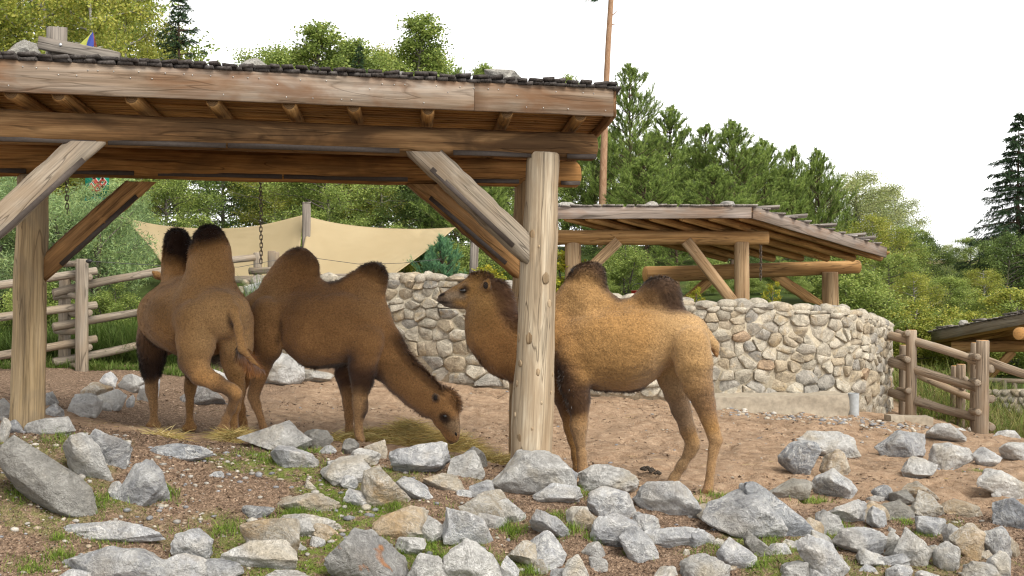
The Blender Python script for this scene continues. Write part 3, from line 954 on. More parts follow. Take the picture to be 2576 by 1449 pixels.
        if tx.cross(Vector((0, 0, 1))).dot(Vector((nx, ny, 0))) < 0: pass
        Mx.translation = (x, y, zz)
        vis = px_of((x, y, zz))[0]
        if made < lim - 45:
            me = mesh_np("stone", V, [np.array(F4), np.array(F3)], True)
            me.set_sharp_from_angle(angle=math.radians(48))
            obj("stone", me, M["wall_stone"], root, Mx); made += 1
        else:
            rest.append((V, F4, F3, Mx))
    if rest:
        VV, Q4, Q3 = [], [], []
        for V, F4, F3, Mx in rest:
            b = len(VV); VV += [(Mx @ Vector(v))[:] for v in V]
            Q4 += [[a + b for a in f] for f in F4]; Q3 += [[a + b for a in f] for f in F3]
        o = obj("remaining_stones", mesh_np("stones", VV, [np.array(Q4), np.array(Q3)], True), M["wall_stone"], root); o["kind"] = "stuff"
    # loose cap stones
    u = .05
    k = 0
    while u < L - .02 and k < 44:
        w = rnd.uniform(.16, .40)
        for back in (0, 1):
            if back and rnd.random() < .5: continue
            Vi, Fi = ico(2)
            Pn = Vi * (1 + .22 * vnoise(Vi, 1.3, rnd.randint(0, 9999), 3))[:, None]
            Pn *= np.array([w * .54, rnd.uniform(.09, .15), rnd.uniform(.055, .115)])
            Pn[:, 2] = np.maximum(Pn[:, 2], -.06)
            x, y, nx, ny, zt, zb = cur(u + w / 2)
            off = -.07 - .2 * back
            me = mesh_np("cap_stone", Pn, Fi, True); me.set_sharp_from_angle(angle=math.radians(38))
            obj("cap_stone", me, M["wall_stone"], root, Matrix.Translation((x + nx * off, y + ny * off, zt - .055 + rnd.uniform(-.01, .02) + .02 * back)) @ Matrix.Rotation(math.atan2(nx, -ny) + rnd.uniform(-.2, .2), 4, 'Z'))
            k += 1
        u += w * .93
    return root, cur, L
stone_wall(0, 5, "stone_wall", "rubble stone wall behind the grazing camel with a log lying along its top", 4, .27, .155)
RW, RCUR, RLEN = stone_wall(5, 13, "stone_wall", "curved rubble stone retaining wall below the smaller log shelter", 9, .25, .138, 345, lambda x: 1 if x < 1700 else 0)

def box_np(name, cx, cy, z0, z1, sx, sy, rot, mat, parent, seed=0, rough=.012, n=5):
    """block with slightly uneven faces"""
    bm = bmesh.new(); bmesh.ops.create_cube(bm, size=1.0)
    bmesh.ops.subdivide_edges(bm, edges=bm.edges[:], cuts=n, use_grid_fill=True)
    for v in bm.verts:
        p = Vector((v.co.x * sx, v.co.y * sy, (v.co.z + .5) * (z1 - z0)))
        e = max(0, (abs(v.co.x) * 2 - .8)) + max(0, (abs(v.co.y) * 2 - .8)) + max(0, abs(v.co.z) * 2 - .8)
        nn = fbm(p + Vector((seed, seed * 2, 0)), 3.0, 3)
        v.co = p + Vector((-math.copysign(.02 * e * abs(nn), v.co.x) + rough * nn, -math.copysign(.02 * e * abs(nn), v.co.y) + rough * fbm(p, 5, 2), rough * fbm(p + Vector((9, seed, 2)), 4.0, 2)))
    me = bpy.data.meshes.new(name); bm.to_mesh(me); bm.free()
    for p in me.polygons: p.use_smooth = True
    me.set_sharp_from_angle(angle=math.radians(40))
    return obj(name, me, mat, parent, Matrix.Translation((cx, cy, z0)) @ Matrix.Rotation(rot, 4, 'Z'))

def footing():
    a = at(1775, 1012, 20.15); b = at(2120, 1032, 20.45)
    m = (a + b) / 2; rot = math.atan2(b.y - a.y, b.x - a.x); g = gz(m.x, m.y)
    o = box_np("concrete_footing", m.x, m.y, g - .2, zat(994, 20.2), (b - a).length, .5, rot, M["concrete"], None, 3, .03, 9)
    tag(o, "worn concrete footing along the foot of the curved stone wall", "footing")
    p = at(2147, 1025, 20.55)
    V = []; n = 16; R, r = .085, .075
    z0, z1 = gz(p.x, p.y) - .05, zat(989, 20.55)
    for rr, z in ((R, z0), (R, z1), (r, z1), (r, z0)):
        for k in range(n): V.append((p.x + rr * math.cos(6.2832 * k / n), p.y + rr * math.sin(6.2832 * k / n), z))
    F = [(j * n + k, j * n + (k + 1) % n, (j + 1) * n + (k + 1) % n, (j + 1) * n + k) for j in range(3) for k in range(n)]
    o = obj("drain_pipe", mesh_np("pipe", V, np.array(F), True), M["pipe"]); o.data.set_sharp_from_angle(angle=.8)
    tag(o, "short grey upright pipe at the foot of the curved wall", "pipe")
    p = at(2250, 1058, 20.6)
    tag(box_np("concrete_block", p.x, p.y, gz(p.x, p.y) - .1, zat(1043, 20.6), .24, .2, .3, M["concrete"], None, 5, .02), "small broken concrete block beside the end of the curved wall", "block")
    p = at(2302, 1062, 21.2)
    tag(box_np("concrete_slab", p.x, p.y, gz(p.x, p.y) - .1, zat(1047, 21.2), .46, .35, .05, M["concrete"], None, 6, .01), "long concrete slab at the foot of the fence post", "block")
    # low edging beam in front of the camels
    a, b = at(285, 1106, 13.35), at(635, 1135, 13.25)
    m = (a + b) / 2
    tag(box_np("edging_beam", m.x, m.y, min(a.z, b.z) - .16, (a.z + b.z) / 2 + .02, (b - a).length, .16, math.atan2(b.y - a.y, b.x - a.x), M["concrete"], None, 7, .012, 9), "low concrete edging strip in the dirt beside the walking camel", "edging")
footing()

# ------------------------------------------------------------------ smaller log shelter on the terrace
def shelter_terrace():
    YF = 21.6
    A = at(1378, 521, YF + .05); B = at(1890, 519, YF); C = at(2228, 622, 24.5)
    R = C - B; D = A + R
    g0 = hill_z(np.float64(A.x), np.float64(22.5))
    S = thing("log_shelter", "smaller log shelter with sloping shingle roof standing above the curved stone wall", "shelter", ((A.x + B.x) / 2, 22.6, 1.3))
    up = Vector((0, 0, 1)); wf = .19
    fal = (B - A).normalized(); rd = R.normalized()
    board("fascia_board", A - up * wf / 2, B - up * wf / 2, wf, .045, up, M["fascia_grey"], S, 31, rough=.003)
    board("fascia_board", B + rd * .03 - up * (wf / 2 + .002), C - up * wf / 2, wf, .045, up, M["fascia_grey"], S, 32, rough=.003)
    # soffit planks parallel to the front edge
    rl = R.length; k = 0; d = .06; rnd = random.Random(8)
    while d < rl + .2:
        w = rnd.uniform(.16, .22)
        p0 = A + rd * (d + w / 2) - up * .075; p1 = B + rd * (d + w / 2) - up * .075 - fal * .06
        board("soffit_plank", p0, p1, w - .012, .022, R, M["soffit"], S, 330 + k, rough=.003, nz=3)
        d += w; k += 1
    # rafters
    xr = [1412, 1466, 1547, 1628, 1703, 1777, 1854]
    for i, x in enumerate(xr):
        p0 = at(x, 0, YF + .12); t = (p0.x - A.x) / (B.x - A.x); p0 = A.lerp(B, t) + rd * .10 - up * .155
        log("rafter", p0, p0 + rd * (rl + .15), .062, .07, M["log2"], S, 350 + i, M["end_orange"], wob=.08, ns=12, seglen=.3)
    # deck and shingles
    dk = []
    for z in (-.058, -.012):
        for q in (A, B - fal * .005, C - fal * .005, D): dk.append((q + up * z)[:])
    obj("roof_deck", mesh_np("deck", dk, np.array([(3, 2, 1, 0), (4, 5, 6, 7), (0, 1, 5, 4), (1, 2, 6, 5), (2, 3, 7, 6), (3, 0, 4, 7)])), M["barge"], S)
    sm = [board_mesh(.55, .16 * f, .022, 600 + q, rough=.003, nz=2) for q, f in enumerate((.8, 1.0, 1.25))]
    for me in sm: me.materials.append(M["shingle_grey"])
    Rn = (rd - fal * rd.dot(fal)).normalized()
    ncount = 0
    # visible rows: along the sloping edge and along the front
    nrow = 11
    for row in range(nrow):
        t = row / nrow
        base = A + R * t
        L = (B - A).length + .05
        pos = L if row > 0 else 0
        cols = []
        if row == 0:
            p_ = 0.0
            while p_ < L: cols.append(p_); p_ += rnd.uniform(.14, .2)
        else:
            p_ = L
            for _ in range(5): cols.append(p_); p_ -= rnd.uniform(.15, .2)
        for p_ in cols:
            p0 = base + fal * (p_ - .03) - Rn * .05 + up * (.008 + rnd.uniform(0, .012))
            p1 = p0 + Rn * .5 + up * (-.5 * -Rn.z * 0)
            p1 = p0 + Rn * .5 + up * .028
            obj("shingle", sm[rnd.randrange(3)], None, S, axis_matrix(p0, p1, fal) @ Matrix.Rotation(rnd.uniform(-.06, .06), 4, 'Z'))
    for t, ln in ((.13, .55), (.33, .5), (.54, .55), (.78, .45), (.87, .35)):     # loose lifted shingles on the edge
        p0 = B + R * t + up * .05 - fal * (ln * .75)
        board("shingle", p0, p0 + fal * ln + up * .035, .14, .035, R, M["shingle_grey"], S, int(t * 100), rough=.004, nz=2)
    # beams
    ub0, ub1 = at(1330, 597, 22.25), at(1932, 599, 22.35)
    log("beam", ub0, ub1, .125, .118, M["log2"], S, 41, M["end_orange"], wob=.06, seglen=.12)
    lb0, lb1 = at(1622, 692, 24.3), at(2160, 671, 25.3)
    log("beam", lb0, lb1, .15, .125, M["log2"], S, 42, M["end_orange"], wob=.06, seglen=.12)
    # posts
    def post(px, pyt, Y, r, seed):
        p1 = at(px, pyt, Y); z = float(hill_z(np.float64(p1.x), np.float64(Y))) - .1
        return log("post", (p1.x + .01, p1.y, z), p1, r * 1.04, r, M["log2_post"], S, seed, wob=.045, seglen=.1)
    post(1441, 610, 22.3, .135, 51); post(1866, 608, 22.3, .122, 52); post(2088, 684, 25.0, .15, 53); post(1690, 690, 24.5, .14, 54)
    def brace(xa, ya, xb, yb, Ya, Yb, w, seed, mat):
        a, b = at(xa, ya, Ya), at(xb, yb, Yb)
        board("brace", a, b, w, .11, (b - a).cross(Vector((0, -1, 0))), mat, S, seed, cham=.03, nz=6)
    brace(1726, 606, 1850, 768, 22.2, 22.2, .185, 61, M["log2_post"])
    brace(1556, 606, 1455, 705, 22.2, 22.2, .175, 62, M["log2_post"])
    brace(1945, 690, 2072, 775, 25.0, 25.0, .19, 63, M["log2"])
    brace(1790, 700, 1705, 775, 24.7, 24.7, .18, 64, M["log2"])
    return A, B, R
TA, TB, TR = shelter_terrace()

def shelter_edge():
    """roof corner that enters at the right edge"""
    up = Vector((0, 0, 1))
    A = at(2345, 835, 29.0); B = at(2700, 766, 25.2); wf = .2
    Wd = Vector((1.1, 3.2, -.75))
    base = float(hill_z(np.float64(11.0), np.float64(29.0)))
    S = thing("log_shelter", "low log shelter roof with orange log ends beyond the rail fence", "shelter", ((A.x + B.x) / 2, (A.y + B.y) / 2 + 1, base))
    u = (B - A).normalized(); wd = Wd.normalized()
    board("fascia_board", A - up * wf / 2, B - up * wf / 2, wf, .05, up, M["brace_grey"], S, 71, rough=.004)
    dk = []
    for z in (-.08, -.01):
        for q in (A, B, B + Wd, A + Wd): dk.append((q + up * z)[:])
    obj("roof_deck", mesh_np("deck", dk, np.array([(3, 2, 1, 0), (4, 5, 6, 7), (0, 1, 5, 4), (1, 2, 6, 5), (2, 3, 7, 6), (3, 0, 4, 7)])), M["soffit"], S)
    rnd = random.Random(3)
    for k in range(24):
        t = k / 24
        p0 = A.lerp(B, t) - wd * .06 + up * (.012 + rnd.uniform(0, .012))
        board("shingle", p0, p0 + wd * .5 + up * .03, .19, .022, u, M["shingle_grey"], S, 700 + k, nz=2)
    for t, ln in ((.05, .5), (.33, .35), (.55, .5), (.66, .5)):
        p0 = A.lerp(B, t) + up * .06
        board("shingle", p0, p0 + u * ln - up * .02, .13, .035, wd, M["shingle_grey"], S, 800 + int(t * 99), nz=2)
    for k, t in enumerate((.08, .3, .52, .74)):     # lengthways rafters under the deck
        p0 = A + Wd * (.06 + .2 * k) - up * .16 + u * .15
        log("rafter", p0, p0 + (B - A) * .93, .07, .07, M["log2"], S, 720 + k, M["end_orange"], ns=12, seglen=.3)
    a, b = at(2394, 873, 28.6), at(2720, 869, 27.6)
    log("beam", a, b, .12, .12, M["log2"], S, 75, M["end_orange"], seglen=.15)
    a, b = at(2563, 839, 25.9), at(2700, 846, 28.5)
    log("beam", a, b, .125, .125, M["log2"], S, 76, M["end_orange"], seglen=.15)
    a = at(2446, 884, 28.4); log("post", (a.x, a.y, float(gz(a.x, a.y)) - .3), a, .12, .11, M["log2_post"], S, 77, seglen=.15)
    a = at(2620, 884, 28.0); log("post", (a.x, a.y, float(gz(a.x, a.y)) - .3), a, .12, .11, M["log2_post"], S, 78, seglen=.15)
    a, b = at(2548, 884, 28.2), at(2482, 955, 28.2)
    board("brace", a, b, .17, .11, (b - a).cross(Vector((0, -1, 0))), M["log2"], S, 79, cham=.03)
    return A, B, wd
EA, EB, EW = shelter_edge()

# ------------------------------------------------------------------ rail fences
def rail(S, pts, r, seed, mat, name="rail"):
    a, b = at(*pts[0]), at(*pts[1])
    return log(name, a, b, r, r * .9, mat, S, seed, M["end_grey"], wob=.06, ns=12, seglen=.2, bend=.03)
def fence_left():
    p = at(207, 928, 20.0)
    S = thing("rail_fence", "weathered grey log rail fence in front of the willow bushes", "fence", (p.x, p.y, gz(p.x, p.y)))
    def fp(px, pyt, pyb, Y, r, seed):
        a, b = at(px, pyb, Y), at(px + 1.5, pyt, Y)
        a.z = min(a.z, gz(a.x, a.y)) - .15
        log("post", a, b, r, r * .95, M["rail"], S, seed, M["end_grey"], ns=14, seglen=.15)
    fp(205, 651, 930, 20.0, .098, 81); fp(162, 690, 905, 20.6, .095, 82)
    for k, (y0, y1, ym) in enumerate(((738, 688, 640), (823, 782, 738), (911, 864, 822))):
        rail(S, [(133, y0, 20.15), (352, (y0 + y1) / 2 + (y1 - y0) * .42, 20.9)], .066, 83 + k, M["rail"])
        rail(S, [(345, (y0 + y1) / 2 + (y1 - y0) * .40, 20.95), (640, ym + 8, 22.6)], .062, 183 + k, M["rail"])
    for k, (y0, y1) in enumerate(((714, 681), (805, 767), (897, 852))):
        rail(S, [(-260, y0 + 36, 19.0), (244, y1, 20.35)], .066, 90 + k, M["rail"])
    for k, y in enumerate((662, 747, 830, 921)):
        rail(S, [(140, y + 2, 20.7), (200, y, 19.95)], .05, 95 + k, M["rail"], "peg")
    for k, y in enumerate((697, 787, 874)):
        rail(S, [(226, y, 20.05), (170, y - 2, 20.7)], .052, 195 + k, M["rail"], "peg")
    fp(-300, 660, 960, 19.0, .1, 99)
    # insulator knob on the post
    V, F = ico(2); q = at(224, 657, 19.9)
    obj("insulator", mesh_np("insulator", V * np.array([.05, .03, .035]), F, True), M["black"], S, Matrix.Translation(q))
fence_left()

def fence_right():
    p = at(2292, 1050, 22.3)
    S = thing("rail_fence", "brown log rail fence sloping down from the end of the curved stone wall", "fence", (p.x, p.y, gz(p.x, p.y)))
    def fp(T, px, pyt, pyb, Y, r, seed):
        a, b = at(px - 1, pyb, Y), at(px + 1, pyt, Y)
        a.z = min(a.z, gz(a.x, a.y)) - .15
        log("post", a, b, r, r * .95, M["rail_r"], T, seed, M["end_orange"], ns=14, seglen=.15)
    fp(S, 2292, 830, 1048, 22.0, .092, 101); fp(S, 2274, 868, 1010, 22.7, .085, 102)
    fp(S, 2471, 856, 1086, 20.8, .105, 103); fp(S, 2454, 862, 1040, 21.5, .085, 104)
    fp(S, 2640, 925, 1120, 20.2, .1, 105)
    for k, (ya, yb, yc, yd) in enumerate(((844, 914, 903, 940), (909, 981, 990, 1020), (986, 1054, 1058, 1085))):
        rail(S, [(2238, ya, 22.35), (2474, yb, 21.1)], .075, 110 + k, M["rail_r"])
        if k == 0: rail(S, [(2462, 899, 21.15), (2640, 958, 20.4)], .072, 120 + k, M["rail_r"])
        rail(S, [(2462, yb + 14 if k else yb + 9, 21.3), (2496, yb + 22 if k else yb + 15, 20.9)], .07, 125 + k, M["rail_r"])
    for k, (x, y) in enumerate(((2272, 838), (2272, 905), (2274, 983))):
        rail(S, [(x - 14, y - 1, 22.7), (x + 12, y, 21.9)], .06, 130 + k, M["rail_r"], "peg")
    for k, (x, y) in enumerate(((2452, 898), (2452, 964), (2454, 1037))):
        rail(S, [(x - 10, y - 2, 21.6), (x + 8, y, 20.7)], .058, 140 + k, M["rail_r"], "peg")
    # second run behind, lower down
    q = at(2418, 1020, 23.5)
    T = thing("rail_fence", "lower log rail fence seen through the brown sloping rails", "fence", (q.x, q.y, gz(q.x, q.y)))
    fp(T, 2417, 916, 1035, 23.4, .085, 151); fp(T, 2402, 920, 1025, 24.0, .08, 152)
    for k, (ya, yb) in enumerate(((942, 1010), (1003, 1058))):
        rail(T, [(2308, ya, 23.8), (2470, yb, 23.0)], .068, 153 + k, M["rail_r"])
    rail(T, [(2398, 977, 23.9), (2424, 975, 23.2)], .05, 158, M["rail_r"], "peg")
    rail(T, [(2420, 952, 24.0), (2430, 953, 23.2)], .05, 159, M["rail_r"], "peg")
    # far thin rail on the little wall
    q = at(2530, 960, 27.0)
    U = thing("handrail", "thin pole handrail above the small far stone wall", "handrail", (q.x, q.y, q.z))
    rail(U, [(2440, 953, 27.2), (2720, 962, 26.6)], .05, 161, M["rail"])
    for px in (2525, 2552, 2620):
        a, b = at(px, 990, 27.0), at(px, 956, 27.0); log("post", a, b, .06, .055, M["rail"], U, px, ns=10)
fence_right()

# small stone wall far right, its own pieces
def small_wall():
    rnd = random.Random(77)
    Yw = 25.0
    p = at(2530, 1085, Yw)
    root = thing("stone_wall", "small light rubble wall beyond the rail fence under the thin handrail", "wall", p[:])
    a, b = at(2425, 985, Yw + .4), at(2720, 972, Yw - .3)
    zb = at(2530, 1100, Yw).z - .5
    V = []
    for q, zt in ((a, a.z), (b, b.z)):
        for off in (0, .4): V += [(q.x, q.y + off, zb), (q.x, q.y + off, zt - .04)]
    obj("mortar_core", mesh_np("core", V, np.array([(0, 4, 5, 1), (2, 3, 7, 6), (1, 5, 7, 3), (4, 6, 7, 5), (0, 1, 3, 2)])), M["mortar"], root)
    Vi, Fi = ico(2)
    shapes = []
    for k in range(10):
        Pn = Vi * (1 + .25 * vnoise(Vi, 1.2, 900 + k, 3))[:, None]
        me = mesh_np("stone", Pn, Fi, True); me.set_sharp_from_angle(angle=math.radians(38)); me.materials.append(M["wall_stone"]); shapes.append(me)
    n = 0
    z = zb + .3
    while z < a.z + .02:
        h = rnd.uniform(.09, .15); u = 0
        while u < 1:
            q = a.lerp(b, u)
            if z < q.z and n < 290:
                w = rnd.uniform(.06, .12)
                obj("stone", shapes[rnd.randrange(10)], None, root, Matrix.Translation((q.x, q.y + .01, z)) @ Matrix.Rotation(rnd.uniform(-.5, .5), 4, 'Y') @ Matrix.Diagonal((w, .06, h * .56, 1)))
                n += 1
            u += rnd.uniform(.06, .1)
        z += h * .93
small_wall()
# ------------------------------------------------------------------ trees and shrubs
def tube(V, F, pts, rads, ns=6):
    """append a tapered tube through pts to the lists"""
    pts = [np.asarray(p, float) for p in pts]
    b0 = len(V)
    for i, p in enumerate(pts):
        d = pts[min(i + 1, len(pts) - 1)] - pts[max(i - 1, 0)]
        d = d / (np.linalg.norm(d) + 1e-9)
        a = np.cross(d, [0.31, .77, .1]) if abs(d[2]) > .8 else np.cross(d, [0, 0, 1.0])
        a = a / (np.linalg.norm(a) + 1e-9); b = np.cross(d, a)
        for k in range(ns):
            t = 2 * math.pi * k / ns
            V.append(p + rads[i] * (math.cos(t) * a + math.sin(t) * b))
    for i in range(len(pts) - 1):
        for k in range(ns):
            F.append((b0 + i * ns + k, b0 + i * ns + (k + 1) % ns, b0 + (i + 1) * ns + (k + 1) % ns, b0 + (i + 1) * ns + k))

def leaf_mesh(pos, rng, size, cols, droop=.3, aspect=1.6, drop_dir=None):
    """diamond leaves"""
    n = len(pos)
    d = rng.normal(size=(n, 3)); d[:, 2] -= droop * 1.5
    if drop_dir is not None: d = d * .6 + drop_dir
    d /= np.linalg.norm(d, axis=1, keepdims=True)
    s = np.cross(d, rng.normal(size=(n, 3))); s /= np.linalg.norm(s, axis=1, keepdims=True) + 1e-9
    L = size * rng.uniform(.65, 1.3, n)
    V = np.empty((n, 4, 3))
    V[:, 0] = pos; V[:, 1] = pos + d * (L * .5)[:, None] + s * (L * .5 / aspect)[:, None]
    V[:, 2] = pos + d * L[:, None]; V[:, 3] = pos + d * (L * .5)[:, None] - s * (L * .5 / aspect)[:, None]
    F = np.arange(n * 4).reshape(-1, 4)
    return V.reshape(-1, 3), F, np.repeat(cols, 4, 0)

def broadleaf(seed, H, R, base, nleaf, leaf, pal, profile, bark, lean=0.0, limbs=26, trunk_r=.11, clump=.28, droop=.3, aspect=1.6, stems=1, upright=.55):
    """profile(t): crown half-width share at height share t above the crown base"""
    rng = np.random.default_rng(seed)
    TV, TF = [], []
    tips = []
    for st in range(stems):
        ox, oy = (0, 0) if stems == 1 else rng.normal(0, R * .22, 2)
        hs = H * (1 if st == 0 else rng.uniform(.7, .98))
        top = np.array([ox + lean * H + rng.normal(0, .15), oy + rng.normal(0, .15), hs])
        n = 9
        tr = [np.array([ox * .3, oy * .3, -.15]) * (1 - t) + top * t + np.array([math.sin(t * 5 + seed) * .06 * H * .15, math.cos(t * 4 + seed) * .05 * H * .15, 0]) for t in np.linspace(0, 1, n)]
        tube(TV, TF, tr, [trunk_r * (1 - .9 * t) + .008 for t in np.linspace(0, 1, n)], 8)
        m = max(6, limbs // stems)
        for i in range(m):
            t = (i + rng.random()) / m
            z = base * H + (hs - base * H) * t
            f = z / hs; k = f * (n - 1); k0 = int(min(k, n - 2)); p0 = tr[k0] + (tr[k0 + 1] - tr[k0]) * (k - k0)
            a = i * 2.399 + rng.normal(0, .5)
            ln = R * profile(t) * rng.uniform(.7, 1.12) / (1 if stems == 1 else 1.3) + .15
            up = upright * (1 - .3 * t) + rng.normal(0, .15)
            d = np.array([math.cos(a), math.sin(a), up]); d /= np.linalg.norm(d)
            pts = [p0]
            for q in range(1, 5): pts.append(p0 + d * ln * q / 4 + np.array([0, 0, -.06 * ln * (q / 4) ** 2 * (1 + droop)]) + rng.normal(0, .05 * ln, 3) * (q / 4))
            tube(TV, TF, pts, [.035 * (1 - .8 * q / 4) * (trunk_r / .11) + .004 for q in range(5)], 5)
            ns_ = max(3, int(3 + ln * 3.2))
            for q in range(ns_):
                f = rng.uniform(.3, 1.0); kk = f * 4; k0 = int(min(kk, 3)); b = pts[k0] + (pts[k0 + 1] - pts[k0]) * (kk - k0)
                dd = d + rng.normal(0, .75, 3); dd /= np.linalg.norm(dd)
                e = b + dd * ln * rng.uniform(.16, .36)
                tube(TV, TF, [b, (b + e) / 2 + rng.normal(0, .02, 3), e], [.009, .006, .003], 4)
                tips.append((e, b)); 
            tips.append((pts[-1], pts[-2]))
    tip = np.array([t[0] for t in tips]); root = np.array([t[1] for t in tips])
    k = rng.integers(0, len(tip), nleaf)
    f = rng.uniform(0, 1.1, (nleaf, 1))
    pos = root[k] + (tip[k] - root[k]) * f + np.clip(rng.normal(0, 1, (nleaf, 3)), -1.5, 1.5) * clump * rng.uniform(.25, 1.0, (nleaf, 1)) * np.array([1, 1, .8])
    pos[:, 2] = np.maximum(pos[:, 2], .08)
    pal = np.array(pal)
    tint = rng.random(len(tip))                        # each twig has its own tone
    ci = np.clip((tint[k] * .6 + rng.random(nleaf) * .4) * len(pal), 0, len(pal) - 1).astype(int)
    cols = pal[ci] * (.72 + .5 * tint[k] * rng.uniform(.8, 1.2, nleaf))[:, None]
    LV, LF, LC = leaf_mesh(pos, rng, leaf, cols, droop, aspect)
    tm = mesh_np("trunk", np.array(TV), np.array(TF), True); tm.materials.append(bark)
    lm = mesh_np("crown", LV, LF); set_col(lm, np.clip(LC, 0, 1)); lm.materials.append(M["leaf"])
    return tm, lm

def needles_along(segs, rng, per, nl, w, spread, cols, fwd=.6):
    """needle blades round twig segments; segs (n,2,3)"""
    n = len(segs) * per
    k = np.repeat(np.arange(len(segs)), per)
    a, b = segs[k, 0], segs[k, 1]
    t = rng.random((n, 1))
    p = a + (b - a) * t
    ax = b - a; ax /= np.linalg.norm(ax, axis=1, keepdims=True) + 1e-9
    r = rng.normal(size=(n, 3)); r -= ax * (r * ax).sum(1, keepdims=True); r /= np.linalg.norm(r, axis=1, keepdims=True) + 1e-9
    d = ax * fwd + r * spread; d /= np.linalg.norm(d, axis=1, keepdims=True)
    s = np.cross(d, rng.normal(size=(n, 3))); s /= np.linalg.norm(s, axis=1, keepdims=True) + 1e-9
    L = nl * rng.uniform(.7, 1.2, n)
    V = np.empty((n, 3, 3)); V[:, 0] = p - s * w; V[:, 1] = p + s * w; V[:, 2] = p + d * L[:, None]
    C = np.repeat(cols[k] * rng.uniform(.75, 1.25, (n, 1)), 3, 0)
    return V.reshape(-1, 3), np.arange(n * 3).reshape(-1, 3), C

def pine(seed, H, R, base, pal, whorls=11, per=26, nl=.095, w=.0055, open_=1.0, bark="bark_dark", top=True):
    """young scots pine: upswept whorls ending in candle-like shoots"""
    rng = np.random.default_rng(seed)
    TV, TF, segs, tone = [], [], [], []
    n = 8
    tr = [np.array([.03 * H * math.sin(t * 3 + seed) * .5, .03 * H * math.cos(t * 2.3 + seed) * .5, -.2 + (H + .2) * t]) for t in np.linspace(0, 1, n)]
    tube(TV, TF, tr, [.012 * H * (1 - .93 * t) + .006 for t in np.linspace(0, 1, n)], 7)
    def P(f):
        k = f * (n - 1); k0 = int(min(k, n - 2)); return tr[k0] + (tr[k0 + 1] - tr[k0]) * (k - k0)
    for i in range(whorls):
        t = i / (whorls - 1)
        f = base + (1 - base) * t ** .9 * .97
        nb = rng.integers(5, 8)
        ln = R * ((1 - t) ** .8 * .97 + .045) * min(1, .45 + 2.6 * (f - base) + .35)
        a0 = rng.random() * 6.28
        for b in range(nb):
            a = a0 + 6.283 * b / nb + rng.normal(0, .2)
            l = ln * rng.uniform(.7, 1.2)
            up = .25 + .75 * t + rng.normal(0, .1)
            d = np.array([math.cos(a), math.sin(a), up]); d /= np.linalg.norm(d)
            p0 = P(min(f + rng.normal(0, .015), .985)); pts = [p0]
            for q in range(1, 5): pts.append(p0 + d * l * q / 4 + np.array([0, 0, .16 * l * (q / 4) ** 2]) + rng.normal(0, .025 * l, 3))
            tube(TV, TF, pts, [.020 * (1 - .75 * q / 4) + .003 for q in range(5)], 5)
            for q in range(int(3 + l * 8)):
                g = rng.uniform(.28, 1.0) ** .8; kk = g * 4; k0 = int(min(kk, 3)); c = pts[k0] + (pts[k0 + 1] - pts[k0]) * (kk - k0)
                dd = d * .9 + rng.normal(0, .45, 3) + np.array([0, 0, .85]); dd /= np.linalg.norm(dd)
                sl = (.16 + .26 * rng.random()) * (.5 + .5 * min(l, 1.5))
                e = c + dd * sl
                segs.append((c, e)); tone.append(rng.random())
                for _ in range(2):
                    d3 = dd + rng.normal(0, .38, 3) + np.array([0, 0, .35]); d3 /= np.linalg.norm(d3)
                    m_ = c + (e - c) * rng.uniform(.4, .9); segs.append((m_, m_ + d3 * sl * .7)); tone.append(rng.random())
            segs.append((pts[-2], pts[-1])); tone.append(.8); e = pts[-1]; segs.append((e, e + np.array([d[0] * .08, d[1] * .08, .17]))); tone.append(.9)
    if top: segs.append((tr[-1] - np.array([0, 0, .5]), tr[-1] + np.array([0, 0, .12]))); tone.append(.9)
    segs = np.array(segs); tone = np.array(tone)
    pal = np.array(pal); cols = pal[np.clip((tone * len(pal)).astype(int), 0, len(pal) - 1)] * (.75 + .5 * tone)[:, None]
    V, F, C = needles_along(segs, rng, per, nl, w, .62, cols, .8)
    tm = mesh_np("trunk", np.array(TV), np.array(TF), True); tm.materials.append(M[bark])
    lm = mesh_np("crown", V, F); set_col(lm, np.clip(C, 0, 1)); lm.materials.append(M["needle"])
    return tm, lm

